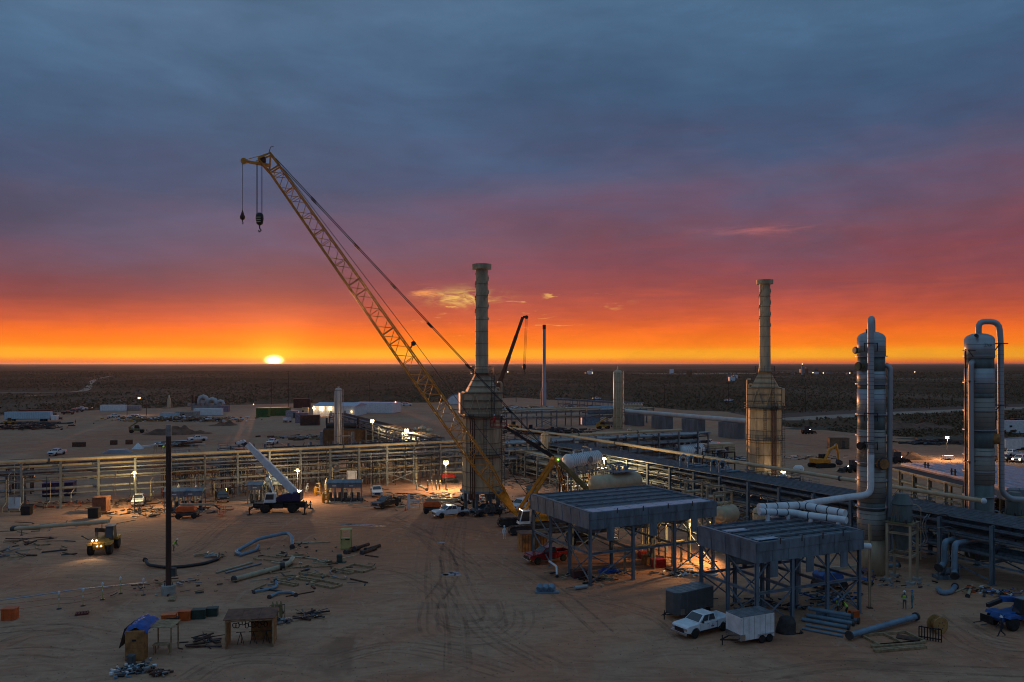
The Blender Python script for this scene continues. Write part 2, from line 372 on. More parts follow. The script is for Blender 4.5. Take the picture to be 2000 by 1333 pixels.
def soil(name):
    m = bpy.data.materials.new(name); m.use_nodes = True; t = NT(m.node_tree); b = t.n['Principled BSDF']
    b.inputs['Roughness'].default_value = 0.95; b.inputs['Specular IOR Level'].default_value = 0.15
    pos = t.new('ShaderNodeNewGeometry').outputs['Position']
    big = t.noise(pos, 0.013, 4.0, 0.55, 0.4); mid = t.noise(pos, 0.07, 5.0, 0.6, 0.8); fine = t.noise(pos, 1.3, 6.0, 0.7)
    stre = t.noise(t.vm('MULTIPLY', pos, (0.16, 0.42, 1.0)), 1.0, 6.0, 0.66, 2.2)       # wheel-dragged streaks
    stre2 = t.noise(t.vm('MULTIPLY', pos, (0.5, 0.12, 1.0)), 1.0, 5.0, 0.62, 2.4)
    red = t.ss(t.m('ADD', t.m('MULTIPLY', big, 0.62), t.m('MULTIPLY', mid, 0.42)), 0.46, 0.60)
    # red earth worn through in the busy middle of the yard
    dcen = t.vm('LENGTH', t.vm('SUBTRACT', t.vm('MULTIPLY', pos, (0.0125, 0.024, 0)), (-0.16, 2.85, 0)))
    red = t.m('MAXIMUM', t.m('MULTIPLY', red, 0.7), t.ss(t.m('ADD', dcen, t.m('MULTIPLY', mid, 0.9)), 1.35, 0.55))
    c = t.mix(red, (0.475, 0.278, 0.178), (0.47, 0.182, 0.096))
    c = t.mix(t.m('MULTIPLY', t.ss(stre, 0.40, 0.70), 0.60), c, (0.25, 0.118, 0.073))
    c = t.mix(t.m('MULTIPLY', t.ss(stre2, 0.55, 0.70), 0.36), c, (0.55, 0.37, 0.26))
    damp = t.ss(t.noise(pos, 0.045, 5.0, 0.62, 1.2), 0.60, 0.72)
    c = t.mix(t.m('MULTIPLY', damp, 0.55), c, (0.17, 0.082, 0.053))
    c = t.mix(t.m('MULTIPLY', t.ss(fine, 0.35, 0.75), 0.42), c, (0.29, 0.170, 0.11))
    t.l.new(c, b.inputs['Base Color'])
    bp = t.new('ShaderNodeBump'); bp.inputs['Strength'].default_value = 0.75; bp.inputs['Distance'].default_value = 0.16
    h = t.m('ADD', t.m('MULTIPLY', stre, 0.8), t.m('ADD', t.m('MULTIPLY', fine, 0.5), t.m('MULTIPLY', mid, 0.6)))
    t.l.new(h, bp.inputs['Height']); t.l.new(bp.outputs[0], b.inputs['Normal'])
    return m
SOIL = soil('yard_soil')
def scrubland():
    m = bpy.data.materials.new('scrubland'); m.use_nodes = True; t = NT(m.node_tree); b = t.n['Principled BSDF']
    b.inputs['Roughness'].default_value = 1.0; b.inputs['Specular IOR Level'].default_value = 0.0
    pos = t.new('ShaderNodeNewGeometry').outputs['Position']
    a = t.noise(pos, 0.16, 3.0, 0.7); c2 = t.noise(pos, 0.012, 5.0, 0.6, 0.4); far = t.noise(t.vm('MULTIPLY', pos, (0.0035, 0.0011, 0)), 1.0, 5.0, 0.6)
    c = t.mix(t.ss(a, 0.42, 0.6), (0.125, 0.080, 0.054), (0.098, 0.068, 0.045))
    c = t.mix(t.m('MULTIPLY', t.ss(c2, 0.42, 0.68), 0.6), c, (0.19, 0.10, 0.068))
    c = t.mix(t.m('MULTIPLY', t.ss(far, 0.45, 0.7), 0.7), c, (0.25, 0.15, 0.11))
    t.l.new(c, b.inputs['Base Color']); return m
SCRUB = scrubland()
g = MB(); HB = 60000
g.quad((-HB, -500, -0.06), (HB, -500, -0.06), (HB, HB, -0.06), (-HB, HB, -0.06))
g.obj('ground', SCRUB, kind='structure')
y = MB(); y.add([(a, b, 0.0) for a, b in pad], [tuple(range(len(pad) - 1, -1, -1))]); 
yo = y.obj('yard', SOIL, kind='structure')
if yo.data.polygons[0].normal.z < 0: yo.data.flip_normals()
# distant rises on the horizon
h = MB(); n = 160; vs = []
for k in range(n):
    x = -26000 + 52000 * k / (n - 1); zz = 26 + 14 * mnoise.noise(Vector((x * 0.00022, 0, 0))) + 7 * mnoise.noise(Vector((x * 0.0011, 5, 0)))
    if x < -9000: zz -= min(16, (-9000 - x) * 0.004)
    vs += [(x, 26000, -0.05), (x, 27500, max(4, zz)), (x, 30000, -0.05)]
h.add(vs, [(3 * k + j, 3 * k + 3 + j, 3 * k + 4 + j, 3 * k + 1 + j) for k in range(n - 1) for j in (0, 1)])
h.obj('hills', SCRUB, kind='structure')
ROADM = mat('caliche_road', (0.36, 0.265, 0.195), 0.95, var=0.2, scale=0.2)
ROADR = mat('graded_red_verge', (0.13, 0.075, 0.05), 0.95, var=0.25, scale=0.15)
def strip(name, pts, w, m, z, kind='structure'):
    b = MB(); vs = []; n = len(pts)
    for i, p in enumerate(pts):
        t = (pts[min(i + 1, n - 1)] - pts[max(i - 1, 0)]).normalized(); nn = V(-t.y, t.x, 0)
        ww = w[i] if isinstance(w, list) else w
        vs += [p - nn * ww / 2 + V(0, 0, z), p + nn * ww / 2 + V(0, 0, z)]
    b.add(vs, [(2 * i, 2 * i + 2, 2 * i + 3, 2 * i + 1) for i in range(n - 1)])
    o = b.obj(name, m, kind=kind)
    if o.data.polygons[0].normal.z < 0: o.data.flip_normals()
    return o
def smooth_pts(pts, k=8):
    out = []
    for i in range(len(pts) - 1):
        p0, p1, p2, p3 = pts[max(i - 1, 0)], pts[i], pts[i + 1], pts[min(i + 2, len(pts) - 1)]
        for j in range(k):
            t = j / k; out.append(0.5 * ((2 * p1) + (p2 - p0) * t + (2 * p0 - 5 * p1 + 4 * p2 - p3) * t * t + (3 * p1 - p0 - 3 * p2 + p3) * t ** 3))
    out.append(pts[-1]); return out
rr = smooth_pts([G(*p) for p in ((1380, 808), (1470, 816), (1540, 819), (1640, 813), (1760, 807), (1880, 802), (2000, 797), (2300, 788))])
strip('verge', [p + V(0, 14, 0) for p in rr], 34.0, ROADR, -0.04)
strip('road', rr, 16.0, ROADM, -0.03)
strip('track', smooth_pts([G(*p) for p in ((-200, 769), (0, 767.5), (80, 766.5), (150, 765), (172, 758), (185, 742), (215, 735))]), [7.0] * 48 + [9.0] * 10, ROADM, -0.03)
strip('track', smooth_pts([G(*p) for p in ((50, 774), (75, 772.5), (105, 772))]), 9.0, ROADM, -0.025)
for pts, w in (((( 1290, 731.2), (1380, 729.8), (1480, 729.2)), 190.0), (((1490, 727.5), (1560, 727), (1660, 727.5)), 120.0), (((1010, 729.4), (1085, 729.6)), 26.0),
               (((1760, 739), (1810, 740.5), (1890, 740)), 24.0), (((1980, 733), (2100, 732)), 60.0), (((640, 787.5), (740, 787)), 8.0)):
    strip('clearing', smooth_pts([G(*p) for p in pts]), w, ROADM, -0.02)
# tyre marks pressed into the soil
def trackmat(nm, colr, al):
    m = bpy.data.materials.new(nm); m.use_nodes = True; t = NT(m.node_tree); b = t.n['Principled BSDF']
    b.inputs['Base Color'].default_value = (*colr, 1); b.inputs['Roughness'].default_value = 0.95
    pos = t.new('ShaderNodeNewGeometry').outputs['Position']
    t.l.new(t.m('ADD', 0.05, t.m('MULTIPLY', t.ss(t.noise(pos, 0.35, 6.0, 0.8), 0.36, 0.70), al)), b.inputs['Alpha']); return m
TRKD = trackmat('tyre_mark_soil', (0.23, 0.12, 0.076), 0.24); TRKL = trackmat('pressed_pale_soil', (0.50, 0.34, 0.24), 0.2)
def ruts(px, gap=1.75, w=0.36, TRK=None):
    TRK = TRK or TRKD
    pts = smooth_pts([G(*p) for p in px], 10); n = len(pts)
    for s in (-1, 1):
        q = []
        for i, p in enumerate(pts):
            t = (pts[min(i + 1, n - 1)] - pts[max(i - 1, 0)]).normalized(); q.append(p + V(-t.y, t.x, 0) * (s * gap / 2))
        strip('tyre_track', q, w, TRK, 0.004 + random.random() * 0.003, kind='stuff')
for px in (((842, 1180), (836, 1215), (850, 1243), (905, 1254), (968, 1247), (1005, 1225), (1000, 1195)), ((872, 1178), (868, 1205), (885, 1222), (925, 1226), (960, 1210), (955, 1180)),
           ((500, 1040), (640, 1030), (800, 1022), (960, 1045)), ((620, 1020), (760, 1035), (870, 1070), (930, 1130)), ((860, 1020), (850, 1070), (846, 1140), (856, 1200)),
           ((900, 1018), (892, 1080), (905, 1150), (960, 1230), (1080, 1300)), ((640, 1290), (760, 1262), (880, 1275), (1000, 1310)), ((380, 1330), (430, 1300), (500, 1288), (580, 1292)),
           ((0, 1232), (80, 1226), (150, 1228), (210, 1242)), ((0, 1262), (60, 1240), (140, 1232)), ((0, 1275), (70, 1272), (130, 1278)), ((220, 1085), (300, 1095), (370, 1080), (420, 1040), (460, 1010)),
           ((240, 1075), (330, 1088), (420, 1060)), ((300, 1052), (420, 1030), (560, 1022)), ((1880, 1240), (1910, 1262), (1960, 1276), (2040, 1282)), ((1860, 1205), (1920, 1245), (1990, 1262)),
           ((1100, 1160), (1200, 1180), (1290, 1210), (1340, 1250)), ((960, 1085), (1010, 1110), (1080, 1150), (1180, 1235)), ((700, 1105), (800, 1120), (880, 1180), (900, 1300)),
           ((760, 1010), (840, 1050), (880, 1110), (850, 1170)), ((820, 1035), (860, 1080), (930, 1110)), ((1500, 1320), (1650, 1300), (1800, 1305), (2000, 1315)), ((560, 890), (640, 895), (700, 905)),
           ((300, 860), (420, 868), (540, 848), (620, 838)), ((120, 850), (240, 856), (360, 862))):
    ruts(px)
    for j in range(2):
        ox, oy = random.gauss(0, 16), random.gauss(0, 5); ruts([(a + ox + random.gauss(0, 3), b + oy + random.gauss(0, 1.5)) for a, b in px], 1.75 + rnd(-0.1, 0.25), rnd(0.16, 0.34), TRKL if j else TRKD)
PUD = mat('shallow_water', (0.30, 0.24, 0.20), 0.05, var=0.2, scale=3, spec=0.9)
for k, (px, py, a, b) in enumerate(((880, 1122, 0.9, 0.35), (886, 1119, 0.6, 0.25), (869, 1123, 0.45, 0.2), (894, 1124, 0.5, 0.2), (862, 1060, 0.7, 0.18), (700, 1026, 2.6, 0.35), (735, 1028, 1.6, 0.25), (678, 1024, 1.5, 0.2))):
    c = G(px, py); n = 18
    pts = [(c.x + math.cos(t) * a * (1 + 0.5 * mnoise.noise(Vector((math.cos(t) * 1.7, math.sin(t) * 1.7, k * 9.1)))), c.y + math.sin(t) * b * 2.2 * (1 + 0.6 * mnoise.noise(Vector((math.cos(t) * 1.9, math.sin(t) * 1.9, k * 3.7))))) for t in [2 * math.pi * i / n for i in range(n)]]
    q = MB(); q.add([(x, yy, 0.01) for x, yy in pts], [tuple(range(n))]); q.obj('puddle', PUD, kind='structure')

# ------------------------------------------------------------------ desert scrub (beyond counting)
def scrub():
    rng = np.random.default_rng(5); N = 120000
    d = 215 * (2600 / 215) ** rng.random(N) ** 0.92
    x = (rng.random(N) * 2 - 1) * d * 0.72
    bad = inpoly(x, d, pad)
    rp = [(p.x, p.y) for p in rr]
    for i in range(0, len(rp) - 1):
        (x0, y0), (x1, y1) = rp[i], rp[i + 1]
        m = (x >= x0 - 1) & (x <= x1 + 1); yy = y0 + (x - x0) * (y1 - y0) / (x1 - x0)
        bad |= m & (d > yy - 10) & (d < yy + 26)
    # open patches
    pn = np.array([mnoise.noise(Vector((a * 0.011, b * 0.006, 0))) for a, b in zip(x, d)])
    bad |= (pn > 0.22) & (rng.random(N) < 0.75)
    lp = [(G(0, 764), G(175, 764))]
    bad |= (d > G(0, 769.5).y) & (d < G(0, 764).y) & (x < G(175, 765).x)
    bad |= (d > G(0, 774).y) & (d < G(0, 771).y) & (x > G(48, 773).x) & (x < G(105, 773).x)
    x, d = x[~bad], d[~bad]; N = len(x); K = 5
    size = (0.30 + rng.random(N) ** 2.2 * 0.9) * (1 + np.clip((d - 700) / 1500, 0, 1) * 0.9)
    th = rng.random((N, K)) * 2 * np.pi; ph = rng.random((N, K)) * 1.35; rad = size[:, None] * (0.35 + 0.55 * rng.random((N, K)))
    cx = x[:, None] + np.cos(th) * np.sin(ph) * rad * 1.3; cy = d[:, None] + np.sin(th) * np.sin(ph) * rad * 1.3; cz = np.cos(ph) * rad + size[:, None] * 0.12
    C = np.stack([cx, cy, cz], -1)
    a = rng.normal(size=(N, K, 3)); a /= np.linalg.norm(a, axis=-1, keepdims=True); b = rng.normal(size=(N, K, 3)); b -= a * (a * b).sum(-1, keepdims=True); b /= np.linalg.norm(b, axis=-1, keepdims=True)
    s = (size[:, None] * (0.28 + 0.3 * rng.random((N, K))))[..., None]
    vs = np.stack([C - a * s - b * s * 0.6, C + a * s - b * s * 0.5, C + a * s * 0.7 + b * s * 0.8, C - a * s * 0.8 + b * s * 0.6], 2).reshape(-1, 3)
    me = bpy.data.meshes.new('scrub'); nf = N * K
    me.vertices.add(nf * 4); me.vertices.foreach_set('co', vs.astype(np.float32).ravel())
    me.loops.add(nf * 4); me.loops.foreach_set('vertex_index', np.arange(nf * 4, dtype=np.int32))
    me.polygons.add(nf); me.polygons.foreach_set('loop_start', np.arange(0, nf * 4, 4, dtype=np.int32))
    me.update(); me.validate()
    m = bpy.data.materials.new('scrub_leaves'); m.use_nodes = True; t = NT(m.node_tree); bs = t.n['Principled BSDF']; bs.inputs['Roughness'].default_value = 0.9; bs.inputs['Specular IOR Level'].default_value = 0.1
    pos = t.new('ShaderNodeNewGeometry').outputs['Position']
    c = t.mix(t.ss(t.noise(pos, 0.33, 2.0), 0.4, 0.62), (0.105, 0.085, 0.048), (0.15, 0.105, 0.066))
    c = t.mix(t.m('MULTIPLY', t.ss(t.noise(pos, 0.9, 2.0), 0.55, 0.7), 0.6), c, (0.21, 0.12, 0.075))
    t.l.new(c, bs.inputs['Base Color']); me.materials.append(m)
    o = link('scrub', me, kind='stuff'); tag(o, 'low dark desert scrub covering the plain to the horizon', 'scrub')
scrub()

# ================================================================== large structures
def ring(mb, c, r, z, w=0.12, h=0.12, n=24):
    mb.lathe([(r - 0.02, z - h / 2), (r + w, z - h / 2), (r + w, z + h / 2), (r - 0.02, z + h / 2)], n, c, smooth=False)
def ladder(mb, a, b, w=0.5, x=(1, 0, 0), step=0.35):
    a, b, x = Vector(a), Vector(b), Vector(x)
    for s in (-1, 1): mb.bar(a + x * (s * w / 2), b + x * (s * w / 2), 0.07)
    n = int((b - a).length / step)
    for k in range(1, n): p = a.lerp(b, k / n); mb.bar(p - x * w / 2, p + x * w / 2, 0.04)
def rail(mb, pts, z, h=1.1, t=0.05, close=False):
    pts = [Vector((p[0], p[1], z)) for p in pts]
    if close: pts = pts + [pts[0]]
    for i in range(len(pts) - 1):
        a, b = pts[i], pts[i + 1]
        for hh in (h, h * 0.5): mb.bar(a + Z * hh, b + Z * hh, t)
        n = max(1, int((b - a).length / 1.6))
        for k in range(n): p = a.lerp(b, k / n); mb.bar(p, p + Z * h, t)
    mb.bar(pts[-1], pts[-1] + Z * h, t)

TAND = mat('weathered_tan', (0.20, 0.145, 0.09), 0.7, var=0.25)
def heater(label, loc, rz, mirror=1):
    t = thing('fired_heater', label, 'heater', loc, rz, 'fired heaters with tall stacks')
    r = 3.2; n = 12
    b = MB(); b.lathe([(r, 3.9), (r, 16.1)], n, smooth=False); b.obj('shell', TAN, t)
    for k in range(n):
        a = 2 * math.pi * k / n; q = MB(); q.bar((r * math.cos(a), r * math.sin(a), 3.95), (r * math.cos(a), r * math.sin(a), 16.0), 0.17, 0.15); q.obj('rib', TAN, t)
    for z in (4.6, 7.0, 9.4, 11.8, 14.2, 15.9): q = MB(); ring(q, (0, 0, 0), r, z, 0.10, 0.10, n); q.obj('stiffener_ring', TAND, t)
    b = MB(); b.lathe([(r + 0.5, 3.6), (r + 0.5, 3.9), (r, 3.92)], n, smooth=False); b.obj('floor_plate', BLUEST, t)
    for k in range(8):
        a = 2 * math.pi * (k + 0.5) / 8; x, yy = (r - 0.2) * math.cos(a), (r - 0.2) * math.sin(a)
        q = MB(); q.ibeam((x, yy, 0.25), (x, yy, 3.6), 0.42, 0.42, 0.05); q.box((x, yy, 0.15), (0.9, 0.9, 0.3)); q.obj('leg', BLUEST, t)
    for k in range(6):
        a = 2 * math.pi * k / 6; q = MB(); q.cyl((2.0 * math.cos(a), 2.0 * math.sin(a), 2.2), (2.0 * math.cos(a), 2.0 * math.sin(a), 3.6), 0.38, n=10); q.obj('burner', BLUEST, t)
    # convection box with cross braces
    hw = 3.1
    b = MB(); b.box((0, 0, 18.25), (2 * hw, 4.6, 4.1)); cv = b.obj('convection_box', TAN, t)
    for z in (16.35, 17.6, 18.9, 20.15):
        q = MB()
        for s in (-1, 1): q.bar((-hw - 0.08, s * 2.38, z), (hw + 0.08, s * 2.38, z), 0.16, 0.2); q.bar((s * (hw + 0.08), -2.3, z), (s * (hw + 0.08), 2.3, z), 0.16, 0.2)
        q.obj('band', TAND, cv)
    for s in (-1, 1):
        for x0, x1 in ((-2.4, -0.3), (-0.3, -2.4), (0.3, 2.4), (2.4, 0.3)):
            q = MB(); q.bar((x0, s * 2.42, 16.5), ((x0 + x1) / 2, s * 2.42, 20.1), 0.16, 0.1); q.obj('brace', TANP, cv)
    b = MB(); b.box((-hw * mirror - 0.3 * mirror, 0.2, 18.4), (0.7, 3.4, 3.4)); b.obj('header_box', TAN, t)
    # breeching and stack
    b = MB(); b.hull([(-2.6, -2.1, 20.35), (2.6, -2.1, 20.35), (2.6, 2.1, 20.35), (-2.6, 2.1, 20.35)], [(-1.1, -1.1, 23.3), (1.1, -1.1, 23.3), (1.1, 1.1, 23.3), (-1.1, 1.1, 23.3)]); br = b.obj('breeching', TAN, t)
    for z, w in ((21.2, 2.2), (22.2, 1.7)):
        for s in (-1, 1): q = MB(); q.bar((-w - 0.15, s * (w * 0.85 + 0.1), z), (w + 0.15, s * (w * 0.85 + 0.1), z), 0.12); q.obj('band', TAND, br)
    b = MB(); b.lathe([(1.3, 23.3), (1.12, 24.4), (1.06, 32), (1.04, 41.0)], 20); stk = b.obj('stack', TAN, t)
    for z in (24.4, 26.4, 28.4, 30.4, 32.4, 34.4, 36.4, 38.4): q = MB(); ring(q, (0, 0, 0), 1.07, z, 0.045, 0.06, 20); q.obj('flange', TAND, stk)
    for j in range(3):                                           # helical strakes
        for k in range(22):
            a = 2 * math.pi * (j / 3 + k * 0.052); z = 32.6 + k * 0.36
            q = MB(); q.box((1.12, 0, z), (0.16, 0.05, 0.34), M=Matrix.Rotation(a, 4, 'Z')); q.obj('strake', TAN, stk)
    b = MB(); b.lathe([(1.02, 40.9), (1.62, 40.9), (1.62, 41.75), (1.40, 41.75), (1.40, 41.2), (0.9, 41.2)], 24, smooth=False); b.obj('stack_cap', TAN, t)
    for z, rr_ in ((16.15, 4.0), (9.9, 4.0)):
        a0, a1 = (0, 2 * math.pi) if z > 12 else (-2.6, -0.4)
        pts = [(rr_ * math.cos(a0 + (a1 - a0) * k / 14), rr_ * math.sin(a0 + (a1 - a0) * k / 14)) for k in range(15)]
        inn = [(p[0] * (r + 0.05) / rr_, p[1] * (r + 0.05) / rr_) for p in pts]
        q = MB()
        for k in range(14): q.hull([(*inn[k], z), (*pts[k], z), (*pts[k + 1], z), (*inn[k + 1], z)], [(*inn[k], z + 0.08), (*pts[k], z + 0.08), (*pts[k + 1], z + 0.08), (*inn[k + 1], z + 0.08)])
        pl = q.obj('platform', DKST, t); q = MB(); rail(q, pts, z); q.obj('railing', DKST, pl)
    q = MB(); q.box((0, 0, 23.42), (3.6, 3.6, 0.08)); pl = q.obj('platform', DKST, t)
    q = MB(); rail(q, [(-1.8, -1.8), (1.8, -1.8), (1.8, 1.8), (-1.8, 1.8)], 23.45, close=True); q.obj('railing', DKST, pl)
    for x, yy, z0, z1 in ((1.2 * mirror, -3.62, 0, 10), (0.2, -3.62, 10, 16.2), (1.6, -2.6, 16.2, 23.4), (r + 0.35, -0.8, 0.0, 16.2)):
        q = MB(); ladder(q, (x, yy, z0), (x, yy, z1)); 
        for k in range(int((z1 - z0 - 2.2) / 0.9)):
            zz = z0 + 2.2 + k * 0.9; q.tube([(x - 0.36, yy - 0.05, zz), (x - 0.36, yy - 0.6, zz), (x + 0.36, yy - 0.6, zz), (x + 0.36, yy - 0.05, zz)], 0.025, 4)
        q.obj('caged_ladder', DKST, t)
    for k in range(3):
        x = (-2.2 + k * 0.32) * mirror; q = MB(); q.tube([(x, -3.35, 2.6), (x, -3.35, 15.6), (x * 1.1, -2.6, 16.6)], 0.11, 8, bend=0.4); q.obj('riser_pipe', RUST if k else BROWNST, t)
    for k in range(2):
        x = (r - 0.1 + k * 0.36) * mirror; q = MB(); q.tube([(x, 0.9, 1.2), (x, 0.9, 20.9 + k), (x * 0.8, 0.9, 20.9 + k)], 0.16, 8, bend=0.5); q.obj('vent_pipe', TANP, t)
    return t
heater('fired heater with tall tan stack standing behind the lattice crane boom', G(941, 1001), R(8))
heater('fired heater with tan stack standing behind the cable tray rack by the excavator', P(1494, 955, 159).to_2d().to_3d(), R(-20), -1)

# ---------------------------------------------------------------- process columns
def column(label, loc, rz, r, H, side):
    t = thing('process_column', label, 'column', loc, rz, 'clad process columns')
    segs = [(0.0, 4.2, TAN), (4.2, 7.6, ALUW), (7.6, 8.6, GRNG), (8.6, 12.8, ALUW), (12.8, 13.3, GRNG), (13.3, 17.2, ALUW), (17.2, 19.0, GRNG), (19.0, 22.0, ALU), (22.0, 22.6, GRNG), (22.6, 24.1, ALU), (24.1, H - 2.7, GRNG), (H - 2.7, H - 0.55, ALU)]
    if side > 0: segs = [(0.0, 9.6, GRNG), (9.6, 14.2, ALUW), (14.2, 16.4, GRNG), (16.4, 20.6, ALUW), (20.6, 21.3, GRNG), (21.3, 24.4, ALU), (24.4, H - 3.0, GRNG), (H - 3.0, H - 0.55, ALU)]
    for a, b_, m in segs:
        rr_ = r + (0.07 if m in (ALU, ALUW) else 0.0); b = MB(); b.lathe([(rr_ - 0.05, a), (rr_, a + 0.01), (rr_, b_ - 0.01), (rr_ - 0.05, b_)], 32); sh = b.obj('shell_section', m, t)
        if m in (ALU, ALUW):
            z = a + 0.55
            while z < b_ - 0.2:
                q = MB(); ring(q, (0, 0, 0), rr_, z, 0.018, 0.035, 32); q.obj('cladding_seam', DKST if m is ALUW else GRNG, sh); z += 0.62
    b = MB(); b.lathe([(r + 0.07, H - 0.55), (r * 0.98, H - 0.3), (r * 0.82, H - 0.05), (r * 0.5, H + 0.18), (0.0, H + 0.28)], 32); b.obj('dome', ALU, t)
    for z in (8.0, 11.2, 13.3, 16.5, 19.0, 22.6, H - 2.7): q = MB(); ring(q, (0, 0, 0), r + 0.05, z, 0.22, 0.10, 32); q.obj('ring', ALU, t)
    return t
hA = 28.6; cA = column('silver clad column with white elbow pipe running down to the nearer cooler', G(1702, 1120), R(-24.3), 1.52, hA, -1)
q = MB(); q.tube([(0.1, -0.3, hA + 0.1), (0.1, -0.3, hA + 1.7), (-0.05, -2.05, hA + 1.7), (-0.05, -2.05, 14.4)], 0.36, 14, bend=0.8); ov = q.obj('overhead_pipe', ALU, cA)
for k in range(30): q = MB(); ring(q, (-0.05, -2.05, 0), 0.36, hA - 0.6 - k * 0.46, 0.012, 0.03, 14); q.obj('band', DKST, ov)
q = MB(); q.tube([(-0.05, -2.05, 14.4), (-0.05, -2.05, 9.7), (-2.4, -3.2, 9.4), (-5.2, -6.9, 9.3), (-6.7, -10.6, 9.45)], 0.38, 14, bend=1.0); q.obj('overhead_pipe', WINS, cA)
q = MB(); q.tube([(1.5, 0.2, 24.9), (2.05, 0.15, 24.6), (2.05, 0.1, 23.4), (1.9, 0.1, 3.0)], 0.30, 12, bend=0.5); q.obj('side_pipe', ALU, cA)
for z, m_ in ((hA - 1.2, DKST), (19.2, DKST), (15.8, DKST)):
    q = MB(); q.bar((-0.75, -1.5, z), (-0.75, -2.6, z), 0.12); q.bar((0.65, -1.5, z), (0.65, -2.6, z), 0.12); q.bar((-0.75, -2.55, z), (0.65, -2.55, z), 0.1); q.bar((0.65, -1.5, z - 0.9), (0.65, -2.4, z), 0.1); q.bar((-0.75, -1.5, z - 0.9), (-0.75, -2.4, z), 0.1); q.obj('pipe_bracket', m_, cA)
for x, yy, z, rr_, m_ in ((-1.35, -0.9, hA - 2.0, 0.36, TAN), (-1.1, -1.2, hA - 3.9, 0.42, OLIVE), (1.1, -1.35, 13.3, 0.62, PLY), (-0.95, -1.35, 15.3, 0.38, BLK)):
    dr = V(x, yy, 0).normalized(); q = MB(); q.cyl(V(0, 0, z) + dr * 1.4, V(0, 0, z) + dr * 2.25, rr_, n=18); mw = q.obj('manway', m_, cA)
    q = MB(); q.cyl(V(0, 0, z) + dr * 2.02, V(0, 0, z) + dr * 2.14, rr_ * 1.22, n=18); q.obj('flange', DKST, mw)
q = MB(); q.cyl((-0.45, -0.8, hA), (-0.45, -0.8, hA + 0.5), 0.18, n=10); q.obj('nozzle', DKST, cA)
hB = 28.7; cB = column('silver clad column with arched overhead pipe beside the blue roofed cooler', P(1913, 1089, 103).to_2d().to_3d(), 0.0, 1.68, hB, 1)
q = MB(); q.tube([(-0.1, 0, hB + 0.1), (-0.1, 0, hB + 1.75), (2.35, -0.3, hB + 1.75), (2.5, -0.4, hB - 1.0), (2.6, -0.4, 8.6), (3.6, -0.6, 7.6), (6.0, -0.6, 7.5)], 0.37, 14, bend=1.1); ov = q.obj('overhead_pipe', ALU, cB)
for k in range(34): q = MB(); ring(q, (2.5 + 0.003 * k, -0.4, 0), 0.37, hB - 1.4 - k * 0.55, 0.012, 0.03, 14); q.obj('band', DKST, ov)
q = MB(); q.tube([(-1.3, -0.9, hB - 3.4), (-1.75, -1.25, hB - 3.6), (-1.85, -1.3, hB - 4.6), (-1.75, -1.3, 4.0)], 0.34, 12, bend=0.5); q.obj('side_pipe', ALU, cB)
q = MB(); q.tube([(-2.0, -0.4, hB - 1.8), (-2.0, -0.4, 3.0)], 0.10, 8); q.obj('riser_pipe', RUST, cB)
for z in (hB - 1.1, hB - 9.0):
    q = MB(); q.bar((1.6, -0.8, z), (3.2, -0.8, z), 0.12); q.bar((1.6, 0.1, z), (3.2, 0.1, z), 0.12); q.bar((1.5, -0.8, z - 0.9), (2.2, -0.8, z), 0.1); q.bar((3.05, -0.8, z), (3.05, 0.1, z), 0.1); q.obj('pipe_bracket', DKST, cB)
for z in (hB - 2.0, hB - 5.9, hB - 16.2):
    q = MB(); q.bar((-1.2, -1.2, z), (-2.4, -1.7, z), 0.1); q.bar((-1.2, -0.2, z), (-2.4, -0.5, z), 0.1); q.bar((-2.4, -1.7, z), (-2.4, -0.5, z), 0.1); q.bar((-1.5, -1.2, z - 0.8), (-2.3, -1.6, z), 0.08); q.obj('pipe_bracket', DKST, cB)
for x, yy, z, rr_, m_ in ((1.35, -0.95, 15.4, 0.66, PLY), (-1.0, -1.2, hB + 0.1 - 0.2, 0.2, DKST)):
    dr = V(x, yy, 0).normalized(); q = MB(); q.cyl(V(0, 0, z) + dr * 1.5, V(0, 0, z) + dr * 2.3, rr_, n=18); q.obj('manway', m_, cB)
# faint chalk marking on the top course of this column, as in the photograph
def text_on(txt, size, M, m, parent, name='lettering', ext=0.004):
    cu = bpy.data.curves.new(name, 'FONT'); cu.body = txt; cu.size = size; cu.extrude = ext; cu.align_x = 'CENTER'; cu.align_y = 'CENTER'
    o = bpy.data.objects.new(name, cu); COL.objects.link(o); dg = bpy.context.evaluated_depsgraph_get()
    me = bpy.data.meshes.new_from_object(o.evaluated_get(dg)); bpy.data.objects.remove(o)
    me.transform(M); me.materials.clear(); me.materials.append(m)
    return link(name, me, parent)
text_on('ZVA', 0.55, Matrix.Translation((0.1, -1.775, hB - 1.35)) @ Matrix.Rotation(R(90), 4, 'X'), GRNG, cB)

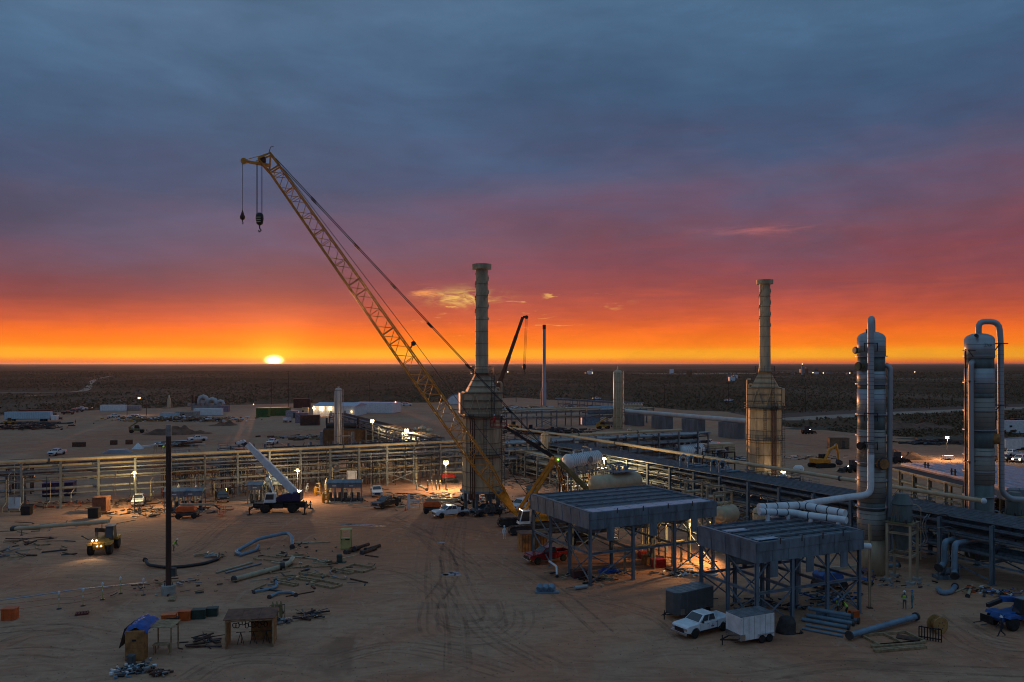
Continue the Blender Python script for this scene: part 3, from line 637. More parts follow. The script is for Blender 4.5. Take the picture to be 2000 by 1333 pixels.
# ---------------------------------------------------------------- vertical and horizontal vessels
def vvessel(name, label, loc, r, H, m, legs=False, group=None, pipes=0, z0=0.0, cat='vessel'):
    t = thing(name, label, cat, loc, 0, group)
    b = MB(); prof = [(r * 0.98, z0), (r, z0 + 0.05), (r, H - r * 0.5), (r * 0.86, H - r * 0.22), (r * 0.55, H - r * 0.06), (0, H)]
    if z0 > 0: prof = [(0, z0 - r * 0.4), (r * 0.7, z0 - r * 0.25), (r, z0 + 0.05)] + prof[2:]
    b.lathe(prof, 22); b.obj('shell', m, t)
    if z0 > 0:
        for k in range(4):
            a = math.pi / 4 + k * math.pi / 2; x, yy = r * 0.86 * math.cos(a), r * 0.86 * math.sin(a); q = MB(); q.bar((x, yy, 0), (x, yy, z0 + 0.6), 0.14); q.obj('leg', m, t)
    for z in np.linspace(z0 + 1, H - r * 0.7, max(2, int(H / 3.0))): q = MB(); ring(q, (0, 0, 0), r, float(z), 0.03, 0.08, 22); q.obj('ring', BROWNST, t)
    q = MB(); q.cyl((0, 0, H - 0.1), (0, 0, H + 0.35), r * 0.22, n=10); q.cyl((0, 0, H + 0.22), (0, 0, H + 0.35), r * 0.34, n=10); q.obj('nozzle', m, t)
    for k in range(pipes):
        a = -math.pi / 2 + (k - (pipes - 1) / 2) * 0.8; x, yy = (r + 0.22) * math.cos(a), (r + 0.22) * math.sin(a)
        q = MB(); q.tube([(x * 0.7, yy * 0.7, H * 0.96), (x, yy, H * 0.94), (x, yy, 0.4)], max(0.08, r * 0.12), 8, bend=0.3); q.obj('side_pipe', m, t)
    q = MB(); ladder(q, (r + 0.3, 0, 0), (r + 0.3, 0, H - 0.4), x=(0, 1, 0)); q.obj('ladder', m, t)
    return t
t = vvessel('vertical_vessel', 'tall cream vertical vessel standing by the long duct on corrugated boxes', P(1207, 838, 306).to_2d().to_3d(), 1.75, 22.6, TANP, pipes=2)
q = MB(); q.tube([(0, 0, 22.6), (0, 0, 24.2)], 0.28, 8); q.obj('vent', TANP, t)
t = vvessel('vertical_vessel', 'slim pale vertical column rising behind the left pipe rack', P(661, 866, 228).to_2d().to_3d(), 1.02, 18.1, mat('pale_clad', (0.46, 0.45, 0.44), 0.4, metal=0.4, var=0.15, streak=True), pipes=3)
for px, py, d, r_, H, lab in ((1064, 928, 178, 0.85, 9.6, 'slim tan vessel standing between the heater and the white tank'), (1230, 890, 215, 0.65, 7.5, 'short tan vessel beyond the cable tray rack junction'),
                              (812, 860, 225, 1.1, 6.8, 'leftmost of three upright drums behind the lit pipe rack'), (825, 862, 225, 1.15, 7.4, 'middle drum of three behind the lit pipe rack, the tallest'), (838, 860, 225, 1.1, 6.8, 'rightmost of three upright drums behind the lit pipe rack')):
    vvessel('vertical_vessel', lab, P(px, 800, d).to_2d().to_3d(), r_, H, TAN if r_ < 1 else TANP, pipes=1, group='small vertical vessels')
vvessel('vertical_vessel', 'squat tan vertical drum behind the far corner of the nearer cooler', P(1487, 1040, 108).to_2d().to_3d(), 1.15, 5.6, TANP, pipes=2, z0=1.2)
# flare and vent stack far off
t = thing('vent_stack', 'slender pale grey vent stack standing far behind the second crane', 'stack', P(1063, 793, 474).to_2d().to_3d())
q = MB(); q.lathe([(1.25, 0), (1.25, 14), (0.95, 15.2), (0.95, 45.5)], 14); q.obj('shaft', mat('pale_grey', (0.36, 0.36, 0.40), 0.5, var=0.1, scale=0.2), t)
q = MB(); q.lathe([(0.98, 45.5), (0.98, 48.2)], 14); q.obj('tip', BROWNST, t)
q = MB(); q.tube([(-1.7, 0, 0), (-1.7, 0, 9), (-1.2, 0, 10.2)], 0.35, 8); q.obj('drain_pipe', STEEL, t)

def hvessel(name, label, c, ang, L, r, m, saddles=2, zs=0.0, rings=0, cat='tank'):
    base = V(c[0], c[1], 0); t = thing(name, label, cat, base, ang); zc = c[2]
    prof = [(0, -L / 2 - r * 0.5), (r * 0.55, -L / 2 - r * 0.42), (r * 0.87, -L / 2 - r * 0.22), (r, -L / 2), (r, L / 2), (r * 0.87, L / 2 + r * 0.22), (r * 0.55, L / 2 + r * 0.42), (0, L / 2 + r * 0.5)]
    M = Matrix.Translation((0, 0, zc)) @ Matrix.Rotation(R(90), 4, 'Y'); b = MB(); b.lathe(prof, 26, M=M); sh = b.obj('shell', m, t)
    for s in np.linspace(-L * 0.34, L * 0.34, saddles):
        q = MB(); q.box((float(s), 0, (zs + zc - r * 0.6) / 2), (0.35, r * 1.5, zc - r * 0.6 - zs)); q.obj('saddle', BLUEST if m is not TANP else TANP, t)
    for k in range(rings):
        s = -L / 2 + L * (k + 0.5) / rings; q = MB(); q.lathe([(r, s - 0.03), (r + 0.02, s - 0.03), (r + 0.02, s + 0.03), (r, s + 0.03)], 26, M=M); q.obj('cladding_seam', DKST if rings < 4 else STEEL, sh)
    for s in (-0.3, 0.0, 0.3): q = MB(); q.cyl((s * L, 0, zc + r * 0.95), (s * L, 0, zc + r + 0.45), 0.14, n=10); q.cyl((s * L, 0, zc + r + 0.33), (s * L, 0, zc + r + 0.45), 0.24, n=10); q.obj('nozzle', m, t)
    return t, zc
a0, a1 = P(1100, 902, 141), P(1174, 893, 150)
t, zc = hvessel('horizontal_tank', 'white ribbed horizontal tank on a skid behind the crane mast', (a0 + a1) / 2, math.atan2(a1.y - a0.y, a1.x - a0.x), 9.0, 1.32, WINS, 3, zs=5.3, rings=16)
q = MB(); q.cyl((0.4, -1.31, zc), (0.4, -1.5, zc), 0.5, n=18); q.cyl((0.4, -1.46, zc), (0.4, -1.56, zc), 0.62, n=18); q.obj('manway', STEEL, t)
q = MB()
for s in (-1, 1): q.bar((-5.5, s * 1.4, zc - 2.2), (6, s * 1.4, zc - 2.2), 0.2, 0.3)
for k in range(7): q.bar((-5.5 + k * 1.9, -1.4, zc - 2.2), (-5.5 + k * 1.9, 1.4, zc - 2.2), 0.15); q.bar((-5.5 + k * 1.9, -1.4, 0), (-5.5 + k * 1.9, -1.4, zc - 2.2), 0.2)
q.obj('skid_frame', BLUEST, t)
for k in range(9):
    x = -4.5 + k * 1.1; q = MB(); q.tube([(x, -1.2, zc - 1.0), (x, -1.7, zc - 1.2), (x, -1.7, zc - 2.0), (x + 0.5, -1.75, zc - 2.0)], 0.10, 8, bend=0.2); q.obj('drain_pipe', PIPEG, t)
q = MB(); rail(q, [(-4.6, -0.8), (4.6, -0.8)], zc + 1.1, 0.7); q.obj('railing', BLUEST, t)
a0, a1 = P(1150, 948, 121), P(1252, 938, 127)
t, zc = hvessel('horizontal_tank', 'tan horizontal tank whose top shows above the larger cooler roof', (a0 + a1) / 2, math.atan2(a1.y - a0.y, a1.x - a0.x), 8.4, 1.42, TANP, 2)
q = MB(); q.box((1.0, -0.2, zc + 1.75), (4.4, 2.6, 0.1)); pl = q.obj('platform', BLUEST, t)
q = MB(); rail(q, [(-1.2, -1.5), (3.2, -1.5), (3.2, 1.1), (-1.2, 1.1)], zc + 1.8, close=True); q.obj('railing', BLUEST, pl)
for k in range(3): q = MB(); q.tube([(-0.5 + k * 1.3, 0, zc + 1.3), (-0.5 + k * 1.3, 0, zc + 2.6), (-0.5 + k * 1.3, 1.5, zc + 2.8)], 0.16, 8, bend=0.3); q.cyl((-0.5 + k * 1.3, 0, zc + 2.1), (-0.5 + k * 1.3, 0, zc + 2.35), 0.32, n=10); q.obj('valve', BLUEST, t)
a0, a1 = P(1392, 1006, 104), P(1440, 1004, 108)
hvessel('horizontal_tank', 'tan horizontal drum standing between the two coolers', (a0 + a1) / 2, math.atan2(a1.y - a0.y, a1.x - a0.x), 3.2, 1.2, TANP, 2)
a0, a1 = P(1318, 882, 196), P(1378, 880, 205)
hvessel('horizontal_tank', 'pale blue horizontal tank beside the cream shipping box', (a0 + a1) / 2, math.atan2(a1.y - a0.y, a1.x - a0.x), 8.0, 1.7, WINS, 2, rings=10)
a0, a1 = P(1150, 803, 372), P(1197, 800, 385)
hvessel('horizontal_tank', 'dark blue horizontal tank far behind, beside the tall cream vessel', (a0 + a1) / 2, 0.4, 13, 2.0, SPBLUE, 3, rings=5)

# ---------------------------------------------------------------- air coolers
def cooler(label, B, ang, L, D, zt, nc, nd, pale, braces_low=True):
    """B front-left corner; local x along the front, y to the back."""
    t = thing('air_cooler', label, 'air cooler', (B.x, B.y, 0), ang, 'fin fan air coolers on steel legs')
    zf = zt - 1.85; zm = 3.55
    xs = [L * k / (nc - 1) for k in range(nc)]; ys = [D * k / (nd - 1) for k in range(nd)]
    xs[0] += 0.15; xs[-1] -= 0.15; ys[0] += 0.15; ys[-1] -= 0.15
    cols = [(x, yy) for x in xs for yy in ys if x in (xs[0], xs[-1]) or yy in (ys[0], ys[-1])] + [(x, ys[1]) for x in xs[1:-1]]
    for x, yy in cols:
        q = MB(); q.ibeam((x, yy, 0.04), (x, yy, zf + 0.05), 0.30, 0.30, 0.045, (0, 1, 0)); q.box((x, yy, 0.02), (0.5, 0.5, 0.04)); q.obj('column', BLUEST, t)
    def beam(a, b_, w=0.2, h=0.26, name='beam'): q = MB(); q.ibeam(a, b_, w, h, 0.03); q.obj(name, BLUEST, t)
    for yy in ys[:1] + ys[-1:]:
        for i in range(nc - 1):
            beam((xs[i], yy, zm), (xs[i + 1], yy, zm))
            xm = (xs[i] + xs[i + 1]) / 2
            if yy == ys[-1] or i == nc - 2 or i == 0:
                q = MB(); q.bar((xs[i], yy, 0.4), (xs[i + 1], yy, zm - 0.1), 0.12); q.obj('brace', BLUEST, t)
                q = MB(); q.bar((xs[i], yy + 0.13, zm - 0.1), (xs[i + 1], yy + 0.13, 0.4), 0.12); q.obj('brace', BLUEST, t)
            for s in (-1, 1):
                x0 = xs[i] if s < 0 else xs[i + 1]; q = MB(); q.bar((x0, yy, zf - 1.5), (x0 - s * 1.5, yy, zf), 0.11); q.obj('knee_brace', BLUEST, t)
    for x in (xs[0], xs[-1]):
        for i in range(nd - 1):
            beam((x, ys[i], zm), (x, ys[i + 1], zm))
            if i != 1:
                q = MB(); q.bar((x, ys[i], 0.4), (x, ys[i + 1], zm - 0.1), 0.12); q.obj('brace', BLUEST, t)
                q = MB(); q.bar((x + 0.13, ys[i], zm - 0.1), (x + 0.13, ys[i + 1], 0.4), 0.12); q.obj('brace', BLUEST, t)
            q = MB(); q.bar((x, ys[i], zm + 0.1), (x, ys[i + 1], zf), 0.11); q.obj('brace', BLUEST, t)
    for x in xs[1:-1]: beam((x, ys[0], zm), (x, ys[-1], zm))
    # plenum box walls, stepped
    th = 0.06
    for a, b_, nm in (((-0.1, -0.1), (L + 0.1, -0.1), 'x'), ((-0.1, D + 0.1), (L + 0.1, D + 0.1), 'x'), ((-0.1, -0.1), (-0.1, D + 0.1), 'y'), ((L + 0.1, -0.1), (L + 0.1, D + 0.1), 'y')):
        for z0, z1, off in ((zt - 0.75, zt + 0.02, 0.06), (zf, zt - 0.77, 0.0)):
            q = MB(); dx_, dy_ = b_[0] - a[0], b_[1] - a[1]
            cx, cy = (a[0] + b_[0]) / 2, (a[1] + b_[1]) / 2
            if nm == 'x': cy += -off if a[1] < 0 else off; q.box((cx, cy, (z0 + z1) / 2), (dx_ + 2 * off, th, z1 - z0))
            else: cx += -off if a[0] < 0 else off; q.box((cx, cy, (z0 + z1) / 2), (th, dy_, z1 - z0))
            pw = q.obj('plenum_wall', BLUEST, t)
            n = int((dx_ + dy_) / 1.9)
            for k in range(n + 1):
                q = MB(); f = k / n; px_, py_ = a[0] + dx_ * f, a[1] + dy_ * f
                if nm == 'x': q.box((px_, cy + (-0.05 if a[1] < 0 else 0.05), (z0 + z1) / 2), (0.08, 0.06, z1 - z0 - 0.04))
                else: q.box((cx + (-0.05 if a[0] < 0 else 0.05), py_, (z0 + z1) / 2), (0.06, 0.08, z1 - z0 - 0.04))
                q.obj('stiffener', BLUEST, pw)
    q = MB(); q.box((L / 2, D / 2, zt - 0.75), (L, D, 0.04)); q.obj('plenum_deck', DKST, t)
    nb = 6 if D > 10 else 5
    bw = D / nb
    for k in range(nb):                                        # tube bundles lying side by side, with header beams between
        q = MB()
        m_ = WINS if k in pale else BLUEST
        nt = int((bw - 0.3) / 0.2)
        for j in range(nt): yy = k * bw + 0.2 + j * 0.2; q.box((L / 2, yy, zt - 0.12), (L - 0.5, 0.13, 0.05))
        tb = q.obj('tube_bundle', LROOF if k in pale and pale != (9,) else mat('fin_tube', (0.14, 0.20, 0.235), 0.42, metal=0.4, var=0.2), t, kind='stuff')
        q = MB(); q.box((L / 2, k * bw + 0.02, zt - 0.04), (L - 0.3, 0.16, 0.2)); q.obj('bundle_frame', STEEL, t)
        for j in range(5): q = MB(); q.box((L * (j + 0.5) / 5, k * bw + bw / 2, zt - 0.07), (0.1, bw - 0.22, 0.06)); q.obj('tube_support', BLUEST, tb)
    for x in (0.15, L - 0.15): q = MB(); q.box((x, D / 2, zt - 0.1), (0.35, D, 0.45)); q.obj('header_box', BLUEST if x > 1 else STEEL, t)
    if pale:
        for k in range(9):
            if 0 in pale: q = MB(); q.box((L * (k + 0.5) / 9, bw / 2 + 0.1, zt + 0.03), (L / 9 - 0.08, bw - 0.3, 0.03)); q.obj('cover_panel', LROOF, t)
    # fans below the plenum with motor panels hanging at the front
    nf = nc - 1
    for i in range(nf):
        cx = L * (i + 0.5) / nf
        for cy in ((D * 0.28, D * 0.72) if D > 10 else (D * 0.5,)):
            rf = min(L / nf, D) * 0.36; q = MB(); q.lathe([(rf, zf - 0.9), (rf * 1.06, zf - 0.9), (rf * 1.06, zf), (rf, zf)], 26, (cx, cy, 0)); fr = q.obj('fan_ring', BLUEST, t)
            q = MB(); q.cyl((cx, cy, zf - 1.6), (cx, cy, zf - 0.3), 0.22, n=12); q.obj('fan_motor', DKST, fr)
            for k in range(6):
                a = k * math.pi / 3; q = MB(); q.bar((cx + 0.15 * math.cos(a), cy + 0.15 * math.sin(a), zf - 0.45), (cx + rf * 0.95 * math.cos(a), cy + rf * 0.95 * math.sin(a), zf - 0.4), 0.32, 0.05); q.obj('fan_blade', STEEL, fr)
            q = MB(); q.bar((cx - rf, cy, zf - 1.1), (cx + rf, cy, zf - 1.1), 0.14, 0.2); q.obj('fan_beam', BLUEST, t)
        q = MB(); q.box((cx - 0.3, -0.16, zf - 0.7), (0.95, 0.08, 1.5)); q.obj('motor_panel', BLUEST, t)
    for k in range(4):
        x = L * (0.2 + 0.2 * k); q = MB(); q.cyl((x, -0.2, zt - 0.25), (x, -0.2, zt + 0.32), 0.07, n=8); q.obj('lifting_lug', DKST, t)
    return t
BQ = G(1152, 1003, 8.2); CQ = G(1393, 980, 8.2)
AN1 = math.atan2(CQ.y - BQ.y, CQ.x - BQ.x)
cooler('larger blue grey air cooler with a pale strip along its front roof edge', BQ, AN1, 17.8, 14.2, 8.2, 4, 4, (0,))
BQ2 = G(1478, 1062, 8.3); CQ2 = G(1682, 1037, 8.3)
AN2 = math.atan2(CQ2.y - BQ2.y, CQ2.x - BQ2.x)
t = cooler('smaller blue grey air cooler nearest the camera, behind the white trailer', BQ2, AN2, 13.5, 8.4, 8.3, 4, 3, ())
for x, yy, w_ in ((1.0, 5.0, 1.9), (1.0, 1.0, 1.9)):
    q = MB(); q.box((x + 1.2, yy + 0.4, 8.32), (2.6, 1.1, 0.03)); q.obj('cover_panel', LROOF, t)
# white insulated headers over the back corner of the smaller cooler
M2 = Matrix.Translation((BQ2.x, BQ2.y, 0)) @ Matrix.Rotation(AN2, 4, 'Z')
def hdr(label, pts, r, stubs, m=WINS):
    pts = [M2 @ Vector(p) for p in pts]; t = thing('insulated_pipe', label, 'pipe', (pts[0].x, pts[0].y, 0), 0, 'white insulated pipes at the nearer cooler')
    q = MB(); q.tube(pts, r, 14, bend=r * 1.6); q.obj('cladding', m, t, world=True)
    for i in range(len(pts) - 1):
        L_ = (pts[i + 1] - pts[i]).length; n = int(L_ / 1.3)
        for k in range(n):
            p = pts[i].lerp(pts[i + 1], (k + 0.5) / n); d_ = (pts[i + 1] - pts[i]).normalized(); q = MB(); q.cyl(p - d_ * 0.05, p + d_ * 0.05, r + 0.02, n=14); q.obj('band', DKST, t, world=True)
    for s in stubs: q = MB(); a = M2 @ Vector(s); q.cyl(a, a - Z * 0.9, r * 0.62, n=10); q.cyl(a - Z * 0.9, a - Z * 0.8, r * 0.9, n=10); q.obj('branch', m, t, world=True)
    return t
hdr('white insulated pipe lying highest along the back of the nearer cooler', [(8.6, 9.2, 9.5), (14.3, 8.6, 9.4), (15.0, 3.4, 9.3)], 0.42, [(10.5, 9.0, 9.2)])
hdr('short white insulated pipe ending above the back left of the nearer cooler', [(8.0, 8.5, 9.2), (12.0, 7.9, 8.9), (12.2, 6.8, 8.9)], 0.36, [(9.0, 8.3, 9.0), (11.5, 7.9, 8.9)])
hdr('short white insulated pipe above the right end of the nearer cooler', [(11.6, 6.4, 9.0), (13.6, 3.2, 8.9), (13.9, 2.2, 8.9)], 0.36, [(12.2, 5.4, 8.9), (13.6, 3.0, 8.8)])
hdr('white insulated stub leaving the side of the nearer cooler', [(13.3, 1.2, 6.6), (15.2, 0.4, 6.5)], 0.3, [])
# tan support post in front of the column
p0 = G(1699, 1188); t = thing('support_post', 'slim tan post on the ground right of the nearer cooler', 'post', p0)
q = MB(); q.ibeam((0, 0, 0.05), (0, 0, 8.6), 0.22, 0.22, 0.03); q.obj('post', TAN, t); q = MB(); q.box((0, 0, 0.04), (0.5, 0.5, 0.08)); q.obj('foot', BROWNST, t)

# third cooler by the far column: pale blue roof on tan frame
p0 = G(1760, 962) ; KX = 0.75
r0 = G(1765, 908, 7.6); r1 = G(1920, 948, 7.6)
t = thing('air_cooler', 'pale blue roofed cooler on tan frames behind the silver columns', 'air cooler', (r0.x, r0.y, 0), 0.0, 'fin fan air coolers on steel legs')
ax = (V(*G(1925, 946, 7.6)) - r0); ax.z = 0; Lx = 26.0; dirx = ax.normalized(); diry = V(-dirx.y, dirx.x, 0)
if diry.y < 0: diry = -diry
def q3(x, yy, z): return r0 + dirx * x + diry * yy + V(0, 0, z - 7.6)
for k in range(9):
    q = MB(); y0_, y1_ = k * 1.9 + 0.6, k * 1.9 + 2.35; q.hull([q3(-2, y0_, 7.3), q3(Lx, y0_, 7.3), q3(Lx, y1_, 7.3), q3(-2, y1_, 7.3)], [q3(-2, y0_, 7.6), q3(Lx, y0_, 7.6), q3(Lx, y1_, 7.6), q3(-2, y1_, 7.6)]); rp_ = q.obj('roof_panel', LROOF, t, world=True)
    for j in range(3): q = MB(); q.bar(q3(-2, y0_ + 0.4 + j * 0.5, 7.64), q3(Lx, y0_ + 0.4 + j * 0.5, 7.64), 0.06, 0.08); q.obj('seam', LROOF, rp_, world=True)
q = MB(); q.hull([q3(-2, 0.5, 5.9), q3(Lx, 0.5, 5.9), q3(Lx, 17.8, 5.9), q3(-2, 17.8, 5.9)], [q3(-2, 0.5, 7.28), q3(Lx, 0.5, 7.28), q3(Lx, 17.8, 7.28), q3(-2, 17.8, 7.28)]); q.obj('plenum', BLUEST, t, world=True)
for x in np.linspace(-1, 21, 6):
    for yy in (-2.6, 0.2, 9, 17.5):
        q = MB(); q.ibeam(q3(float(x), yy, 0), q3(float(x), yy, 7.0 if yy < 0 else 5.9), 0.34, 0.34, 0.05); q.obj('column', TAN, t, world=True)
for z in (7.0, 4.4):
    q = MB(); q.ibeam(q3(-1, -2.6, z), q3(21, -2.6, z), 0.25, 0.35, 0.04); q.obj('beam', TAN, t, world=True)
q = MB(); q.hull([q3(-1, -2.4, 7.05), q3(21, -2.4, 7.05), q3(21, 0.3, 7.05), q3(-1, 0.3, 7.05)], [q3(-1, -2.4, 7.12), q3(21, -2.4, 7.12), q3(21, 0.3, 7.12), q3(-1, 0.3, 7.12)]); q.obj('walkway', BROWNST, t, world=True)
for k in range(5):
    x0 = -1 + k * 4.4; q = MB(); q.bar(q3(x0, -2.6, 0.5), q3(x0 + 4.4, -2.6, 4.2), 0.14); q.obj('brace', TAN, t, world=True)
    q = MB(); q.bar(q3(x0 + 4.4, -2.45, 0.5), q3(x0, -2.45, 4.2), 0.14); q.obj('brace', TAN, t, world=True)
q = MB(); q.tube([q3(-0.5, -2.2, 5.3), q3(22, -2.2, 5.3)], 0.32, 12); q.obj('pipe', TANP, t, world=True)
for x, yy in ((4.5, 1.2), (5.4, 1.2), (12.5, 0.9), (13.4, 0.9)): q = MB(); q.cyl(q3(x, yy, 7.6), q3(x, yy, 8.6), 0.13, n=8); q.cyl(q3(x, yy, 8.1), q3(x, yy, 8.25), 0.26, n=8); q.obj('valve', DKST, t, world=True)

# ================================================================== pipe racks
MESHC = {}
def hcol(H, w):
    k = ('col', round(H, 2), w)
    if k not in MESHC:
        q = MB(); q.ibeam((0, 0, 0.05), (0, 0, H), w, w, 0.045, (0, 1, 0)); q.box((0, 0, 0.06), (w * 1.7, w * 1.7, 0.12))
        o = q.obj('column', STEEL); MESHC[k] = o.data; bpy.data.objects.remove(o)
    return MESHC[k]
def beamm(L, w, h, m):
    k = ('beam', round(L, 2), w, h, m.name)
    if k not in MESHC:
        q = MB(); q.ibeam((-L / 2, 0, 0), (L / 2, 0, 0), w, h, 0.03); o = q.obj('beam', m); MESHC[k] = o.data; bpy.data.objects.remove(o)
    return MESHC[k]
def rack(label, org, ang, nb, bay, width, H, levels, pipes, m=STEEL, colw=0.36, brace=(), rows=2, trays=(), seed=1, drops=0, near=0):
    """org: near-row start, local x along the rack, y across it. pipes: (level z, y, radius, material, x0, x1)"""
    rg = random.Random(seed)
    t = thing('pipe_rack', label, 'pipe rack', (org.x, org.y, 0), ang, 'steel pipe racks')
    L = nb * bay
    for k in range(nb + 1):
        for j in range(rows):
            c = link('column', hcol(H, colw), t, (k * bay, j * width / (rows - 1), 0)); 
            if m is not STEEL: c.material_slots[0].link = 'OBJECT'; c.material_slots[0].material = m
        for z in levels: link('cross_beam', beamm(width, 0.22, 0.32, m), t, (k * bay, width / 2, z), (0, 0, R(90)))
    for j in range(rows):
        for z in levels[::2] + [levels[-1]] if len(levels) > 1 else levels:
            for k in range(nb): link('strut', beamm(bay - colw, 0.16, 0.24, m), t, (k * bay + bay / 2, j * width / (rows - 1), z - 0.34))
    for k in brace:
        for j in (0, 1):
            for s in (0, 1):
                q = MB(); yy = j * width + 0.08 * s; a = (k * bay + 0.2, yy, 0.5 if s else levels[0] - 0.5); b_ = ((k + 1) * bay - 0.2, yy, levels[0] - 0.5 if s else 0.5); q.bar(a, b_, 0.15); q.obj('brace', m, t)
    for z, yy, r, pm, x0, x1 in pipes:
        x1 = L + 1.0 if x1 is None else max(x1, x0 + 9)
        q = MB(); q.cyl((x0, yy, z + 0.17 + r), (x1, yy, z + 0.17 + r), r, n=8 if r < 0.2 else 12); pp = q.obj('pipe', pm, t)
        if r > 0.13:
            for k in range(int((x1 - x0) / 11)):
                xx = x0 + rg.uniform(2, 9) + k * 11; q = MB(); q.cyl((xx, yy, z + 0.17 + r), (xx + 0.12, yy, z + 0.17 + r), r * 1.45, n=10); q.obj('flange', pm if rg.random() < 0.5 else DKST, pp)
    for z, yy, w, pm in trays:
        q = MB(); q.box((L / 2, yy, z + 0.22), (L + 1, w, 0.03)); q.box((L / 2, yy - w / 2, z + 0.28), (L + 1, 0.03, 0.14)); q.box((L / 2, yy + w / 2, z + 0.28), (L + 1, 0.03, 0.14)); q.obj('cable_tray', pm, t)
    for k in range(drops):                                       # small bore drops with goose-necks
        x = rg.uniform(0.5, L - 0.5); z = rg.choice(levels) + rg.uniform(-0.4, 1.2); yy = near + rg.uniform(-0.9, -0.35); r = rg.choice((0.045, 0.06, 0.075))
        kind = rg.random(); pm = rg.choice((PIPEY, PIPEG, STEEL, RUST, DKST))
        if kind < 0.45: pts = [(x + 0.4, yy + 1.4, z + 0.35), (x + 0.35, yy + 0.5, z + 0.35), (x, yy, z - 0.1), (x, yy, 0.6 + rg.random() * 0.8)]
        elif kind < 0.75: pts = [(x, yy + 0.9, z + 0.2), (x, yy, z + 0.2), (x, yy, 1.6), (x - 0.5, yy - 0.5, 0.9), (x - 0.5, yy - 0.5, 0.15)]
        else: pts = [(x, yy, 0.1), (x, yy, z)]
        q = MB(); q.tube(pts, r, 6, bend=0.25); q.obj('drop_pipe', pm, t)
    return t
def along(p, ang, s): return p + V(math.cos(ang), math.sin(ang), 0) * s
LA = math.atan(0.492)
LDIR = V(math.cos(LA), math.sin(LA), 0); LPER = V(-math.sin(LA), math.cos(LA), 0)
LO = V(-57.2, 148.3, 0)
BAY = 5.85
lr = random.Random(3)
lp = []
for z, n in ((2.9, 3), (4.3, 6), (5.6, 7), (7.0, 6)):
    for k in range(n):
        yy = 0.6 + (k + lr.uniform(0.2, 0.8)) * 5.2 / n; lp.append((z, yy, lr.choice((0.08, 0.11, 0.15, 0.2, 0.26)), lr.choice((PIPEY, PIPEG, STEEL, STEEL, RUST, DKST, BLUEST)), lr.choice((-1.0, -1.0, 12.0, 30.0, 52.0)), lr.choice((None, None, None, 60.0, 84.0))))
s0 = -10 * BAY
rack('long left pipe rack of galvanised columns crossing behind the rough terrain crane', LO + LDIR * s0 - V(0, 0, 0), LA, 19, BAY, 6.2, 8.1, [2.9, 4.3, 5.6, 7.0], lp, brace=(3, 11, 16), seed=3, drops=64, trays=((7.0, 5.4, 0.6, STEEL),))
# second frontage of small tubes and instrument stands in the busy middle of the rack
lp2 = []
for z, n in ((4.4, 5), (6.0, 5), (7.4, 4)):
    for k in range(n): lp2.append((z, 0.4 + k * 0.9, lr.choice((0.06, 0.09, 0.13, 0.17)), lr.choice((RUST, PIPEG, BROWNST, STEEL)), 0.0, None))
rack('rack bays crowded with small dark tubing behind the boom of the rough terrain crane', LO + LDIR * (2.2 * BAY) + LPER * 8.0, LA, 8, 4.7, 4.4, 8.4, [2.2, 4.4, 6.0, 7.4], lp2, brace=(0, 2, 4), seed=8, drops=70, near=0.2)
lp3 = []
for z, n in ((3.4, 4), (5.2, 5), (6.9, 6)):
    for k in range(n): lp3.append((z, 0.5 + k * 0.95, lr.choice((0.1, 0.16, 0.22, 0.3)), lr.choice((PIPEG, STEEL, ALU, TANP)), 0.0, None))
C0 = LO + LDIR * (9 * BAY + 3)
rack('pipe rack continuing behind the fired heater to the cable tray junction', C0, LA, 10, 6.0, 6.2, 8.1, [3.4, 5.2, 6.9], lp3, brace=(2, 7), seed=5, drops=18)
def bigpipe(label, pts, r, m, group=None, flanges=(), name='large_pipe', cat='pipe', bend=0.9, supports=0):
    pts = [Vector(p) for p in pts]; t = thing(name, label, cat, (pts[0].x, pts[0].y, 0), 0, group); q = MB(); q.tube(pts, r, 16, bend=bend); b = q.obj('pipe_run', m, t, world=True)
    tot = (pts[-1] - pts[0])
    for f in flanges: p = pts[0] + tot * f; d_ = tot.normalized(); q = MB(); q.cyl(p - d_ * 0.12, p + d_ * 0.12, r * 1.35, n=16); q.obj('flange', DKST, t, world=True)
    return t
zt_ = 8.1 + 0.3
bigpipe('thick tan pipe running along the top of the left pipe rack', [LO + LDIR * -62 + Z * zt_, LO + LDIR * 57 + Z * zt_], 0.27, TANP, flanges=(0.2, 0.31, 0.74, 0.87))
RD = math.atan2(1.9, -1.0)
RDIR = V(math.cos(RD), math.sin(RD), 0); RPER = V(math.sin(RD), -math.cos(RD), 0)   # RPER points to the far (right) side
RO = G(1938, 1144)
rp3 = []
for z, n in ((2.6, 4), (4.3, 6), (5.6, 6)):
    for k in range(n): rp3.append((z, -(0.5 + (k + lr.uniform(0.2, 0.8)) * 6.4 / n), lr.choice((0.1, 0.16, 0.24, 0.3)), lr.choice((BLUEST, BLUEST, SPBLUE, STEEL, PIPEG)), lr.choice((-14, -14, 10)), None))
def rackR():
    org = RO - RDIR * 12.6
    pp = [(z, yy, r, m_, x0, x1) for z, yy, r, m_, x0, x1 in rp3]
    # local y axis of this rack points to the near side, so offsets across are negative
    t = rack('long pipe rack carrying flat cable trays diagonally behind the coolers', org, RD, 19, 6.3, -7.4, 6.7, [2.6, 4.3, 5.6, 6.6], pp, m=BLUEST, colw=0.42, brace=(2, 8), seed=13,
             trays=tuple((6.62, -(0.7 + k * 0.95), 0.8, STEEL) for k in range(7)), drops=26)
    return t
rackR()
TA = V(58.3, 98.4, 8.05); TB = V(12.4, 183.0, 8.6)
TP_ = bigpipe('thick tan pipe running diagonally above the cable trays to the silver columns', [TA, TB], 0.29, TANP, flanges=(0.22, 0.52, 0.8))
